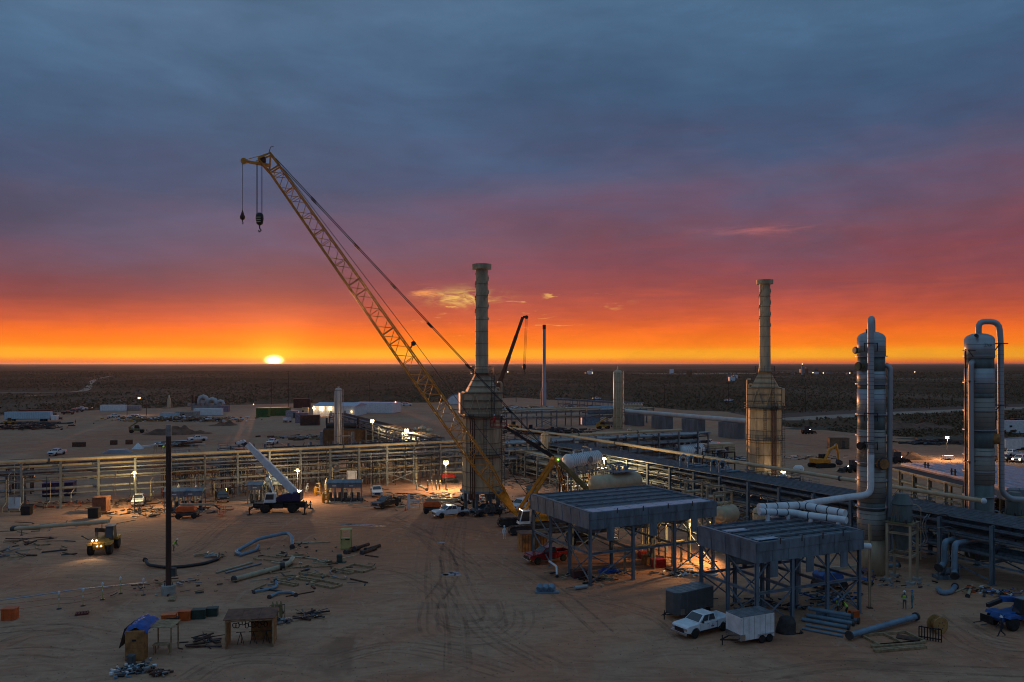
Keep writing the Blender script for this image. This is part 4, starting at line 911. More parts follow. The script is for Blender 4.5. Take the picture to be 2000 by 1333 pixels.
q = MB(); q.lathe([(0.30, -0.2), (0.36, -0.1), (0.36, 0.12), (0.2, 0.28), (0, 0.33)], 14, M=Matrix.Translation(TA) @ (TA - TB).normalized().to_track_quat('Z', 'Y').to_matrix().to_4x4())
q.obj('end_cap', WINS, TP_, world=True)
bigpipe('tan pipe on the rack running right from the cable tray junction', [V(12.4, 183, 8.6), V(12.4, 183, 8.6) + LDIR * 33], 0.30, TANP, flanges=(0.1, 0.6))
bigpipe('tan pipe running left from the cable tray junction behind the heater', [V(12.4, 183, 8.6), V(-8, 216, 8.6)], 0.28, TANP)
for k in range(4):                                              # expansion loops near the big pipe
    p = TA.lerp(TB, 0.42 + 0.02 * k) - Z * 1.2
    pts = [p + RPER * -1.0, p + RPER * -4.2, p + RPER * -4.2 + Z * 1.8, p + RPER * -5.4 + Z * 1.8, p + RPER * -5.4 - Z * 4]
    t = thing('goose_neck_pipe', 'blue grey goose neck pipe over the cable tray rack, ' + ('first', 'second', 'third', 'fourth')[k] + ' counting from the silver columns', 'pipe', (p.x, p.y, 0), 0, 'goose neck pipes on the cable tray rack'); q = MB(); q.tube([a + RDIR * (k // 2) * 4 for a in pts], 0.17, 10, bend=0.5); q.obj('pipe_run', SPBLUE, t, world=True)
# rack going away behind the left rack
lp4 = []
for z, n in ((3.0, 3), (4.8, 5), (6.6, 6)):
    for k in range(n): lp4.append((z, 0.5 + k * 0.95, lr.choice((0.1, 0.16, 0.22)), lr.choice((PIPEG, STEEL, TANP, RUST)), 0.0, None))
rack('pipe rack running away behind the light towers towards the white building', V(-16, 186, 0), math.atan2(2.15, -1), 14, 7.0, 5.6, 8.0, [3.0, 4.8, 6.6, 7.8], lp4, brace=(4, 9), seed=21, trays=((7.8, 1.2, 0.9, RUST), (7.8, 2.6, 0.9, RUST), (7.8, 4.0, 0.9, STEEL)))
lp5 = [(z, 0.6 + k * 1.1, 0.2, lr.choice((STEEL, TANP, PIPEG)), 0, None) for z, n in ((3.8, 3), (6.0, 4)) for k in range(n)]
rack('far pipe rack of thin steel frames beyond the heater', V(-6, 305, 0), R(24), 11, 6.5, 5.0, 6.6, [3.8, 6.0], lp5, brace=(3, 7), seed=31)
bigpipe('far cream pipe on the rack beyond the heater', [V(-18, 300, 7.2), V(36, 324, 7.2)], 0.34, TANP)
bigpipe('far thin grey pipe bridge beside the vent stack', [P(1085, 779, 440), P(1258, 788, 400)], 0.3, mat('mauve_pipe', (0.28, 0.24, 0.25), 0.5))
rack('pale lattice bridge standing far off beside the vent stack', P(1090, 800, 440).to_2d().to_3d(), math.atan2(400 - 440, 28), 8, 6.2, 3.5, 5.6, [3.2, 5.4], [(5.4, 0.8, 0.15, STEEL, 0, None)], brace=(0, 1, 2, 3, 4, 5, 6, 7), seed=37, colw=0.25)
# rows of horizontal and vertical headers in the lit process area right of the heater
pr = random.Random(17)
rack('low process rack full of silver pipes lit from within near the white tank', V(18, 158, 0), math.atan2(1.9, -1.0), 6, 5.5, 5.5, 5.2, [1.6, 3.2, 4.8], [(z, 0.4 + k * 0.8, pr.choice((0.12, 0.2, 0.28)), pr.choice((PIPEG, ALU, PIPEY)), 0, None) for z in (1.6, 3.2, 4.8) for k in range(6)], brace=(1, 4), seed=41, drops=24)
rack('low process rack of pipes and instruments along the right end of the junction', V(16, 188, 0), LA, 7, 5.5, 5.0, 7.4, [2.6, 4.6, 6.8], [(z, 0.5 + k * 0.85, pr.choice((0.1, 0.18, 0.25)), pr.choice((PIPEG, TANP, BROWNST)), 0, None) for z in (2.6, 4.6, 6.8) for k in range(5)], brace=(0, 5), seed=43, drops=20)
# long pale duct resting on corrugated boxes
d0, d1 = G(1228, 823, 3.8), V(0, 0, 0)
D0, D1 = P(1220, 803, 330), P(1458, 823, 262)
bigpipe('long pale duct resting on a row of grey corrugated boxes', [D0, D1 + (D1 - D0) * 0.06], 0.85, mat('pale_duct', (0.60, 0.55, 0.50), 0.45, var=0.12, scale=0.3), flanges=())
dd = (D1 - D0); dd.z = 0; da = math.atan2(dd.y, dd.x)
for k, (f, lab) in enumerate(((0.10, 'grey corrugated box under the far end of the pale duct'), (0.36, 'grey corrugated box second from the far end under the pale duct'), (0.62, 'grey corrugated box third from the far end under the pale duct'), (0.9, 'grey corrugated box under the near end of the pale duct'))):
    p = D0 + (D1 - D0) * f; t = thing('corrugated_box', lab, 'container', (p.x, p.y, 0), da, 'corrugated boxes under the pale duct'); hh = p.z - 0.85
    q = MB(); q.box((0, 0, hh / 2), (9.6, 3.2, hh)); sh = q.obj('shell', CORR, t)
    for j in range(21):
        q = MB(); q.box((-4.7 + j * 0.47, -1.63, hh / 2), (0.2, 0.1, hh - 0.2)); q.obj('rib', CORR, sh)
    for j in range(10): q = MB(); q.box((4.84, -1.4 + j * 0.31, hh / 2), (0.1, 0.14, hh - 0.2)); q.obj('rib', CORR, sh)
for k in range(8):
    p = P(1212 + k * 5.5, 793, 345); tag(MB().tube([p, p + V(1.5, 6, 0)], 0.75, 8).obj('cradled_pipe', TANP), 'short cream pipe length in a row beside the tall cream vessel', 'pipe', 'cream pipe lengths by the tall vessel')

# ---------------------------------------------------------------- tan table frames with grey green pots
def pot(label, p, ang, w, H, hv, m=GRNG):
    t = thing('tower_stand', label, 'vessel stand', p, ang, 'tan stands with grey green vessels')
    for x in (-w, w):
        for yy in (-w, w):
            q = MB(); q.ibeam((x, yy, 0.3), (x, yy, H), 0.26, 0.26, 0.04); q.obj('leg', TAN, t); q = MB(); q.box((x, yy, 0.15), (0.9, 0.9, 0.3)); q.obj('footing', CONC, t)
    for z in (H, H - 1.0, 3.0):
        for s in (-w, w):
            q = MB(); q.ibeam((-w, s, z), (w, s, z), 0.2, 0.25, 0.03); q.obj('beam', TAN, t); q = MB(); q.ibeam((s, -w, z), (s, w, z), 0.2, 0.25, 0.03); q.obj('beam', TAN, t)
    q = MB(); q.box((0, 0, H + 0.17), (2 * w + 0.5, 2 * w + 0.5, 0.06)); q.obj('deck', OLIVE, t)
    q = MB(); r = w * 0.86; q.lathe([(r * 0.5, H - 3.0), (r * 0.9, H - 1.6), (r * 0.95, H + 0.2), (r, H + 0.3), (r, H + hv * 0.62), (r * 1.1, H + hv * 0.66), (r * 0.62, H + hv), (r * 0.60, H + hv + 0.02), (0, H + hv + 0.02)], 22, smooth=False); pv = q.obj('vessel', m, t)
    for k in range(14):
        a = k * 2 * math.pi / 14; q = MB(); q.bar((r * 1.02 * math.cos(a), r * 1.02 * math.sin(a), H + 0.3), (r * 1.02 * math.cos(a), r * 1.02 * math.sin(a), H + 0.95), 0.09); q.obj('lug', m, pv)
    q = MB(); q.tube([(r * 0.8, 0.3, H + hv * 0.45), (r * 2.1, 0.3, H + hv * 0.45), (r * 2.3, 0.3, H + hv * 0.1)], 0.35, 12, bend=0.7); q.obj('outlet_pipe', SPBLUE, t)
    for k in range(4):
        a = k * 1.57 + 0.6; q = MB(); q.cyl((w * math.cos(a) * 1.1, w * math.sin(a) * 1.1, H + 0.2), (w * math.cos(a) * 1.1, w * math.sin(a) * 1.1, H + 0.6), 0.12, n=8); q.obj('valve', DKST, t)
    return t
cst = (G(1762, 1144) + G(1727, 1132) + G(1795, 1136) + G(1765, 1122)) / 4
pot('tan stand with a grey green vessel standing right of the nearer silver column', cst, TH + 0.35, 1.25, 6.6, 3.4)
pot('dark vessel on a stand at the right edge beside the farther silver column', G(1982, 1075), TH, 1.3, 4.6, 3.2)
# blue grey pump pipes
def runpipe(name, label, pts, r, m, cat='pipe', group=None, bend=None, n=12, ends=()):
    pts = [Vector(p) for p in pts]; t = thing(name, label, cat, (pts[0].x, pts[0].y, 0), 0, group); q = MB(); q.tube(pts, r, n, bend=bend or r * 2.4); q.obj('pipe_run', m, t, world=True)
    for e in ends:
        a, b_ = (pts[0], pts[1]) if e == 0 else (pts[-1], pts[-2]); d_ = (b_ - a).normalized(); q = MB(); q.cyl(a - d_ * 0.02, a + d_ * 0.16, r * 1.5, n=14); q.obj('flange', DKST, t, world=True)
    return t
for k, (x0, y0, lab) in enumerate(((1843, 1098, 'blue grey suction pipe elbowing down to the ground, the left of a pair'), (1863, 1112, 'blue grey suction pipe elbowing down to the ground, the right of a pair'))):
    d_ = 92 - 2 * k; runpipe('suction_pipe', lab, [P(x0 + 55, 1047 + 6 * k, d_ + 8), P(x0 + 2, 1058 + 4 * k, d_), P(x0 + 1, y0 + 5, d_), P(x0 - (10 if k == 0 else -2), y0 + (12 if k == 0 else 14), d_ - 0.6)], 0.33, SPBLUE, group='blue grey suction pipes', ends=(1,), bend=0.9)
runpipe('pipe_spool', 'blue grey bent pipe lying on the ground beside the tan vessel stand', [P(1704, 1100, 99), P(1712, 1106, 98), P(1735, 1107, 97), P(1757, 1103, 97)], 0.25, SPBLUE, ends=(0, 1))
for k in range(2):
    p = P(1812 + k * 5, 1005, 97); runpipe('hose_loop', 'pale curved conduit arching down beside the rack column', [p + V(0, 0, 0), p + V(-0.6, 0, -0.8), p + V(-0.6, 0, -2.2), p + V(-0.2, 0, -3.2), p + V(-1.0, 0, -3.9)], 0.07, PIPEG, group='curved conduits by the rack column', n=8, bend=0.5)
t = thing('pump_skid', 'dark pump and valves under the suction pipes', 'pump', G(1848, 1130)); 
q = MB(); q.box((0, 0, 0.2), (2.6, 1.4, 0.4)); q.obj('base', BLUEST, t); q = MB(); q.cyl((-0.8, 0, 0.85), (0.4, 0, 0.85), 0.42, n=16); q.obj('motor', BLUEST, t); q = MB(); q.lathe([(0.5, 0.4), (0.62, 0.7), (0.4, 1.3), (0.2, 1.5)], 14, (0.9, 0, 0)); q.obj('pump_casing', DKST, t)
for k in range(4): q = MB(); q.cyl((-1.2 + k * 0.8, -0.6, 0.4), (-1.2 + k * 0.8, -0.6, 1.7), 0.09, n=8); q.cyl((-1.2 + k * 0.8, -0.6, 1.2), (-1.2 + k * 0.8, -0.6, 1.4), 0.2, n=8); q.obj('valve', BLUEST, t)
# tan goal-post frames between the coolers
for px, py, lab in ((1355, 1032, 'tan goal post frame left of three behind the larger cooler'), (1398, 1046, 'tan goal post frame middle of three behind the larger cooler'), (1412, 1062, 'tan goal post frame right of three between the coolers')):
    p = G(px, py); t = thing('pipe_support', lab, 'pipe support', p, TH, 'tan goal post pipe supports')
    for s in (-1.6, 1.6): q = MB(); q.ibeam((s, 0, 0.05), (s, 0, 7.0), 0.26, 0.26, 0.04); q.obj('leg', TAN, t)
    q = MB(); q.ibeam((-1.7, 0, 7.1), (1.7, 0, 7.1), 0.26, 0.3, 0.04); q.obj('beam', TAN, t)
    q = MB(); q.cyl((-1.4, 0.2, 5.6), (1.4, 0.2, 5.6), 0.22, n=10); q.obj('pipe', PIPEY, t)
# pipes and conduits under the larger cooler
for k in range(7):
    x = 11.0 + k * 0.9; M1 = Matrix.Translation((BQ.x, BQ.y, 0)) @ Matrix.Rotation(AN1, 4, 'Z'); yy = 3.0 + (k % 3) * 2.6
    runpipe('cooler_riser', 'cream riser pipe, ' + ('first', 'second', 'third', 'fourth', 'fifth', 'sixth', 'seventh')[k] + ' from the left under the lit end of the larger cooler', [M1 @ Vector(p) for p in ((x, yy, 0.1), (x, yy, 4.4 + (k % 2) * 1.2), (x + 1.3, yy + 0.6, 5.2 + (k % 2) * 0.6))], 0.10 + 0.04 * (k % 2), PIPEY, group='riser pipes under the larger cooler', n=8)

# ================================================================== crawler crane
CA = R(196); CX, CY = 3.4, 120.4
t = crane = thing('crawler_crane', 'yellow lattice boom crawler crane with its boom rising to the upper left', 'crane', (CX, CY, 0), CA)
fwd = V(math.cos(CA), math.sin(CA), 0); lft = V(-math.sin(CA), math.cos(CA), 0)
for s, nm in ((1, 'near'), (-1, 'far')):
    yc = 3.1 * s; prof = []; x0, x1, r = -4.3, 4.3, 0.62
    for k in range(9): a = math.pi / 2 + math.pi * k / 8; prof.append((x0 + r * math.cos(a), r + 0.03 + r * math.sin(a)))
    for k in range(9): a = -math.pi / 2 + math.pi * k / 8; prof.append((x1 + r * math.cos(a), r + 0.03 + r * math.sin(a)))
    q = MB(); q.side([(x * 0.97, 0.65 + (z - 0.65) * 0.72) for x, z in prof], yc - 0.36, yc + 0.36); tr = q.obj('track_frame', DKST, t)
    n = 54
    per = []
    for i in range(len(prof)):
        a, b_ = prof[i], prof[(i + 1) % len(prof)]; per.append(math.hypot(b_[0] - a[0], b_[1] - a[1]))
    tot = sum(per)
    for k in range(n):
        d_ = tot * k / n; i = 0
        while d_ > per[i]: d_ -= per[i]; i += 1
        a, b_ = prof[i], prof[(i + 1) % len(prof)]; f = d_ / per[i]; x, z = a[0] + (b_[0] - a[0]) * f, a[1] + (b_[1] - a[1]) * f; an = math.atan2(b_[1] - a[1], b_[0] - a[0])
        q = MB(); q.box((0, 0, 0), (tot / n * 0.86, 1.05, 0.10), M=Matrix.Translation((x, yc, z)) @ Matrix.Rotation(-an, 4, 'Y')); q.obj('track_shoe', BROWNST if k % 3 else DKST, tr)
    for k in range(9): q = MB(); q.cyl((x0 + 0.9 * k * 1.05 + 0.1, yc - 0.45, 0.36), (x0 + 0.9 * k * 1.05 + 0.1, yc + 0.45, 0.36), 0.26, n=12); q.obj('roller', DKST, tr)
q = MB(); q.box((0, 0, 0.95), (3.6, 5.4, 0.5)); q.cyl((0, 0, 1.1), (0, 0, 1.45), 1.3, n=24); q.obj('car_body', DKST, t)
q = MB(); q.side([(-6.9, 1.45), (1.3, 1.45), (1.3, 3.0), (-4.8, 3.15), (-6.9, 3.0)], -1.45, 1.5); hs = q.obj('house', YEL, t, bevel=0.06)
for x, w_ in ((0.5, 0.7), (-1.0, 1.3), (-2.8, 1.5), (-4.8, 1.6)): q = MB(); q.box((x, 1.51, 2.25), (w_, 0.04, 1.25)); q.obj('door_panel', YEL, hs)
q = MB(); q.box((0.5, 1.545, 2.4), (0.5, 0.03, 0.5)); q.obj('window', GLS, hs)
q = MB(); ladder(q, (-1.9, 1.62, 1.4), (-1.9, 1.62, 3.6), 0.6); ladder(q, (-2.6, 1.62, 1.4), (-2.6, 1.62, 3.6), 0.6); q.obj('ladder', PIPEY, hs)
q = MB(); rail(q, [(1.2, 1.4), (-6.6, 1.4)], 3.1, 0.8); q.obj('railing', DKST, hs)
for k in range(5): q = MB(); q.box((-6.3 - 0.0, 0, 1.6 + k * 0.42), (1.5, 4.2, 0.38)); q.obj('counterweight', YEL if k > 2 else BROWNST, t)
for k in range(3): q = MB(); q.cyl((-0.5 - 1.3 * k, -0.9, 3.35), (-0.5 - 1.3 * k, 0.9, 3.35), 0.42, n=16); q.obj('winch_drum', DKST, t)
q = MB(); q.hull([(1.4, 1.1, 1.35), (3.2, 1.1, 1.35), (3.2, 2.5, 1.35), (1.4, 2.5, 1.35)], [(1.4, 1.1, 3.35), (2.65, 1.1, 3.35), (2.65, 2.5, 3.35), (1.4, 2.5, 3.35)]); cb = q.obj('cab', WHITE, t, bevel=0.05)
q = MB(); q.pane([(3.2, 1.1, 1.35), (3.2, 2.5, 1.35), (2.65, 2.5, 3.35), (2.65, 1.1, 3.35)], 0.07, 0.93, 0.2, 0.95, 0.02); q.obj('windscreen', GLS, cb)
q = MB(); q.pane([(3.2, 2.5, 1.35), (1.4, 2.5, 1.35), (1.4, 2.5, 3.35), (2.65, 2.5, 3.35)], 0.10, 0.90, 0.22, 0.94, 0.02); q.obj('side_window', GLS, cb)
for yy in (1.2, 2.4): q = MB(); q.lathe([(0, -0.06), (0.06, 0), (0, 0.06)], 8, (2.7, yy, 3.42)); q.obj('lamp', LAMPW, cb)
# the lattice boom
FT = V(0.4, 119.9, 2.6); TPd = 111.0; TP = P(517, 303, TPd)
bx_ = (TP - FT); BL = bx_.length; bd = bx_.normalized(); side = V(bd.y, -bd.x, 0).normalized(); bn = side.cross(bd).normalized()
def bw_(s):                                                       # half widths along the boom
    if s < 8: f = s / 8; return 0.55 + f * 0.72, 0.25 + f * 0.85
    if s < 26: return 1.27, 1.10
    f = (s - 26) / (BL - 26); return 1.27 - f * 0.38, 1.10 - f * 0.30
def bp_(s, i, j): w_, h_ = bw_(s); return FT + bd * s + side * (i * w_) + bn * (j * h_)
cuts = [0, 8, 16, 24.5, 33, 41.5, 50, 57, BL - 2.0]
for c in range(len(cuts) - 1):
    s0_, s1_ = cuts[c], cuts[c + 1]; n = max(3, round((s1_ - s0_) / 1.55)); q = MB()
    for i, j in ((-1, -1), (1, -1), (1, 1), (-1, 1)):
        for k in range(n): q.cyl(bp_(s0_ + (s1_ - s0_) * k / n, i, j), bp_(s0_ + (s1_ - s0_) * (k + 1) / n, i, j), 0.095, n=6, caps=False)
    for (i0, j0), (i1, j1) in (((-1, -1), (1, -1)), ((1, -1), (1, 1)), ((1, 1), (-1, 1)), ((-1, 1), (-1, -1))):
        for k in range(n):
            a, b_ = s0_ + (s1_ - s0_) * k / n, s0_ + (s1_ - s0_) * (k + 1) / n
            p, r_ = ((i0, j0), (i1, j1)) if k % 2 else ((i1, j1), (i0, j0)); q.cyl(bp_(a, *p), bp_(b_, *r_), 0.05, n=5, caps=False)
            if k % 2 == 0: q.cyl(bp_(a, i0, j0), bp_(a, i1, j1), 0.045, n=5, caps=False)
    q.cyl(bp_(s0_ + 0.1, -1, -1), bp_(s0_ + 0.1, 1, 1), 0.06, n=5); q.cyl(bp_(s0_ + 0.1, 1, -1), bp_(s0_ + 0.1, -1, 1), 0.06, n=5)
    q.obj('boom_lattice', YEL, t, world=True)
q = MB()
for i in (-1, 1): q.hull([bp_(-0.4, i * 1.0, -1), bp_(-0.4, i * 1.25, -1), bp_(-0.4, i * 1.25, 1), bp_(-0.4, i * 1.0, 1)], [bp_(3.5, i * 0.9, -0.9), bp_(3.5, i * 1.05, -0.9), bp_(3.5, i * 1.05, 0.9), bp_(3.5, i * 0.9, 0.9)])
q.hull([bp_(0.3, -1, 1.0), bp_(0.3, 1, 1.0), bp_(0.3, 1, 1.12), bp_(0.3, -1, 1.12)], [bp_(4.5, -1, 1.0), bp_(4.5, 1, 1.0), bp_(4.5, 1, 1.08), bp_(4.5, -1, 1.08)])
q.obj('boom_foot', YEL, t, world=True)
HD = FT + bd * (BL - 1.0); hz0 = V(bd.x, bd.y, 0).normalized()
q = MB()
for i in (-1, 1):
    o_ = HD + side * i * 0.75; c4 = [o_ - bd * 1.3 - bn * 0.85, o_ - bd * 1.3 + bn * 0.85, o_ + bd * 0.7 + bn * 0.75, o_ + bd * 0.9 - bn * 1.1]
    for k in range(4): q.bar(c4[k], c4[(k + 1) % 4], 0.16, 0.2)
    q.bar(c4[0], c4[2], 0.12); q.bar(o_ + bd * 0.7 + bn * 0.75, o_ + hz0 * 1.2 + Z * 0.4, 0.14); q.bar(o_ + bd * 0.9 - bn * 1.1, o_ + hz0 * 1.2 + Z * 0.4, 0.14)
q.bar(HD - side * 0.75 + bd * 0.7 + bn * 0.75, HD + side * 0.75 + bd * 0.7 + bn * 0.75, 0.14); q.bar(HD - side * 0.75 + bd * 0.9 - bn * 1.1, HD + side * 0.75 + bd * 0.9 - bn * 1.1, 0.14); q.bar(HD - side * 0.75 + hz0 * 1.2 + Z * 0.4, HD + side * 0.75 + hz0 * 1.2 + Z * 0.4, 0.14)
q.obj('boom_head', YEL, t, world=True)
hz = V(bd.x, bd.y, 0).normalized()
for k in range(4): q = MB(); a = HD + hz * 0.9 + Z * 0.1 + side * (-0.45 + k * 0.3); q.cyl(a - side * 0.06, a + side * 0.06, 0.5, n=18); q.obj('head_sheave', BROWNST, t, world=True)
JT = P(476, 315, 110.2)
q = MB(); q.bar(HD + side * 0.3 - Z * 0.6, JT + side * 0.12, 0.26, 0.3); q.bar(HD - side * 0.3 - Z * 0.6, JT - side * 0.12, 0.26, 0.3); q.bar(HD + Z * 0.9 + hz * 0.5, JT + Z * 0.1, 0.08); q.cyl(JT - side * 0.22, JT + side * 0.22, 0.42, n=16); q.obj('runner_jib', YEL, t, world=True)
q = MB(); q.tube([HD + Z * 1.2, HD + Z * 2.0 - hz * 0.2, HD + Z * 2.05 - hz * 0.6], 0.05, 6); q.obj('anemometer', DKST, t, world=True)
MT = P(1083, 897, 117.2)
for s in (-1, 1):
    q = MB(); q.bar(V(CX, CY, 2.7) + fwd * 2.2 + lft * s * 1.25, MT + lft * s * 0.5, 0.42, 0.42); q.obj('mast_leg', YEL, t, world=True)
    q = MB(); q.tube([HD - side * s * 0.8 - bd * 0.3 + bn * 0.9, MT + lft * s * 0.42 + Z * 0.15], 0.055, 5); pn_ = q.obj('pendant', BLK, t, world=True)
    for f in (0.13, 0.28, 0.41, 0.54, 0.68, 0.83): p = (HD - side * s * 0.8 - bd * 0.3 + bn * 0.9).lerp(MT + lft * s * 0.42, f); dr = (MT - HD).normalized(); q = MB(); q.cyl(p - dr * 0.5, p + dr * 0.5, 0.11, n=6); q.obj('pendant_link', BLK, pn_, world=True)
    q = MB(); q.tube([MT + lft * s * 0.3, V(CX, CY, 3.2) - fwd * 5.8 + lft * s * 1.0], 0.10, 6); q.obj('backstay', YEL, t, world=True)
q = MB(); q.cyl(MT - lft * 0.7, MT + lft * 0.7, 0.4, n=14); q.obj('mast_head', YEL, t, world=True)
q = MB(); q.lathe([(0, -0.12), (0.12, 0), (0, 0.12)], 8, tuple(MT + V(0.5, -0.7, 0))); q.obj('mast_lamp', GLED, t, world=True)
for f, s in ((0.47, 1),): p = FT + bd * (BL * f) + bn * 1.1; q = MB(); q.bar(p - bd * 0.4, p + bn * 0.9 + side * 0.2, 0.16); q.cyl(p + bn * 0.9 - side * 0.4, p + bn * 0.9 + side * 0.4, 0.35, n=12); q.obj('guide_roller', DKST, t, world=True)
q = MB(); q.tube([HD - bd * 2 + bn * 1.0, FT + bd * (BL * 0.47) + bn * 2.3, V(CX, CY, 3.7)], 0.04, 4); q.obj('hoist_rope', BLK, t, world=True)
# hook block and ball with their falls
HB_ = P(507, 428, 110.5); HB2 = P(473.5, 424, 110.2)
hbk = thing('hook_block', 'black striped hook block hanging from the boom tip on twin falls', 'hook block', (HB_.x, HB_.y, HB_.z - 2))
q = MB(); q.lathe([(0.12, -0.9), (0.42, -0.7), (0.55, 0.0), (0.50, 0.6), (0.25, 0.85)], 12, tuple(HB_)); q.obj('block', BLK, hbk, world=True)
for k in range(3): q = MB(); q.box(tuple(HB_ + V(0, -0.54, -0.45 + k * 0.3)), (0.6, 0.06, 0.1), M=None); q.obj('stripe', YELP, hbk, world=True)
q = MB(); q.tube([HB_ - Z * 0.8, HB_ - Z * 1.3, HB_ + V(0.22, 0, -1.55), HB_ + V(0.0, 0, -1.8), HB_ + V(-0.2, 0, -1.6)], 0.09, 8); q.obj('hook', BLK, hbk, world=True)
for dx_ in (-0.42, -0.30, 0.22, 0.34): q = MB(); q.tube([HB_ + V(dx_, 0, 0.6), V(HB_.x + dx_, HB_.y, HD.z)], 0.03, 4); q.obj('fall_rope', BLK, hbk, world=True)
hb2 = thing('hook_ball', 'small hook ball hanging from the short jib on a single rope', 'hook ball', (HB2.x, HB2.y, HB2.z - 1))
q = MB(); q.lathe([(0.05, -0.45), (0.3, -0.3), (0.36, 0.0), (0.22, 0.35), (0.06, 0.9), (0, 0.95)], 12, tuple(HB2)); q.obj('ball', BROWNST, hb2, world=True)
q = MB(); q.tube([HB2 - Z * 0.4, HB2 - Z * 0.7, HB2 + V(0.12, 0, -0.85), HB2 + V(-0.06, 0, -1.0)], 0.06, 6); q.obj('hook', BROWNST, hb2, world=True)
q = MB(); q.tube([HB2 + Z * 0.9, V(HB2.x, HB2.y, JT.z)], 0.03, 4); q.obj('hoist_rope', BLK, hb2, world=True)

# ---------------------------------------------------------------- wheels
def wheel(parent, c, r, w, rimm=STEEL, ax=(0, 1, 0), n=20):
    c = Vector(c); ax = Vector(ax); k = ('wheel', r, w, rimm.name, tuple(ax))
    if k not in MESHC:
        q = MB(); p = [(r * 0.62, -w / 2), (r * 0.93, -w / 2), (r, -w * 0.32), (r, w * 0.32), (r * 0.93, w / 2), (r * 0.62, w / 2)]
        M = ax.to_track_quat('Z', 'Y').to_matrix().to_4x4(); q.lathe(p, n, M=M); a = q.obj('tyre', RUB)
        q = MB(); q.lathe([(0, -w * 0.34), (r * 0.25, -w * 0.38), (r * 0.4, -w * 0.28), (r * 0.63, -w * 0.42), (r * 0.63, w * 0.42), (r * 0.4, w * 0.28), (r * 0.25, w * 0.38), (0, w * 0.34)], 14, M=M); b_ = q.obj('rim', rimm)
        MESHC[k] = (a.data, b_.data); bpy.data.objects.remove(a); bpy.data.objects.remove(b_)
    ty = link('wheel', MESHC[k][0], parent, c); link('rim', MESHC[k][1], ty); return ty

# ---------------------------------------------------------------- rough terrain crane
p = G(548, 1000); t = thing('mobile_crane', 'rough terrain crane with white telescopic boom and navy house', 'crane', p, R(184))
q = MB(); q.side([(-4.3, 0.75), (4.2, 0.75), (4.4, 1.0), (4.4, 1.55), (1.8, 1.75), (-4.3, 1.75)], -0.75, 0.75); q.obj('carrier_frame', BLK, t, bevel=0.05)
q = MB()
for s in (-1, 1): q.box((-2.2, s * 1.15, 1.62), (2.6, 0.75, 0.1)); q.box((2.3, s * 1.15, 1.62), (2.6, 0.75, 0.1)); q.box((0.1, s * 1.1, 1.2), (1.6, 0.6, 0.8))
q.obj('mudguard', BLK, t)
for x in (-2.2, 2.3):
    for s in (-1, 1): wheel(t, (x, s * 1.15, 0.82), 0.82, 0.62, DKST)
for x in (-4.5, 4.5):
    for s in (-1, 1):
        q = MB(); q.bar((x, 0.3 * s, 0.95), (x, s * 2.7, 0.95), 0.28, 0.3); q.cyl((x, s * 2.7, 0.12), (x, s * 2.7, 1.3), 0.11, n=10); og = q.obj('outrigger', BLK, t)
        q = MB(); q.cyl((x, s * 2.7, 0.02), (x, s * 2.7, 0.1), 0.42, n=16); q.obj('float_pad', BROWNST, og)
q = MB(); q.side([(-3.3, 1.9), (0.4, 1.9), (0.9, 2.3), (-0.2, 3.0), (-1.4, 3.3), (-2.0, 3.1), (-3.3, 3.1)], -1.1, 1.15); q.obj('turntable_house', NAVY, t, bevel=0.05)
q = MB(); q.cyl((0, 0, 1.6), (0, 0, 1.95), 0.9, n=20); q.obj('slew_ring', DKST, t)
q = MB(); q.box((-2.9, 0, 2.7), (1.3, 2.7, 1.5)); q.obj('counterweight', NAVY, t, bevel=0.08)
q = MB(); q.hull([(0.5, 0.55, 1.75), (2.5, 0.55, 1.75), (2.5, 1.5, 1.75), (0.5, 1.5, 1.75)], [(0.5, 0.55, 3.35), (2.15, 0.55, 3.35), (2.15, 1.5, 3.35), (0.5, 1.5, 3.35)]); cb = q.obj('cab', WHITE, t, bevel=0.08)
q = MB(); q.pane([(2.5, 1.5, 1.75), (0.5, 1.5, 1.75), (0.5, 1.5, 3.35), (2.15, 1.5, 3.35)], 0.08, 0.82, 0.35, 0.9, 0.02); q.obj('side_window', GLS, cb)
q = MB(); q.pane([(2.5, 0.55, 1.75), (2.5, 1.5, 1.75), (2.15, 1.5, 3.35), (2.15, 0.55, 3.35)], 0.08, 0.92, 0.2, 0.92, 0.02); q.obj('windscreen', GLS, cb)
PV = P(576, 962, p.y + 0.2); TT = P(479, 864, p.y - 0.4)
bd2 = (TT - PV).normalized(); L2 = (TT - PV).length; sd = bd2.cross(Z).normalized(); up2 = sd.cross(bd2)
for f0, f1, w_ in ((0.0, 0.58, 1.2), (0.5, 0.80, 1.05), (0.72, 0.96, 0.9)):
    q = MB(); q.bar(PV + bd2 * L2 * f0, PV + bd2 * L2 * f1, w_ * 0.82, w_, tuple(up2)); q.obj('boom_section', WINS if f0 == 0 else WHITE, t, world=True, bevel=0.05)
q = MB(); q.bar(PV + bd2 * L2 * 0.93 - up2 * 0.1, PV + bd2 * L2 * 1.02 - up2 * 0.4, 0.5, 0.7, tuple(up2)); q.bar(PV + bd2 * L2 * 0.98, PV + bd2 * L2 * 1.02 + V(-1.5, 0, -0.35), 0.22, 0.3); q.obj('boom_head', DKST, t, world=True)
for k in range(3): q = MB(); a = TT + V(-0.3 - 0.45 * k, 0, 0.1 - 0.1 * k); q.cyl(a - sd * 0.3, a + sd * 0.3, 0.28, n=14); q.obj('sheave', WHITE, t, world=True)
q = MB(); q.bar(PV + bd2 * L2 * 0.80 + sd * 0.40, PV + bd2 * L2 * 0.92 + sd * 0.40, 0.04, 0.22, tuple(up2)); q.obj('logo_panel', NAVY, t, world=True)
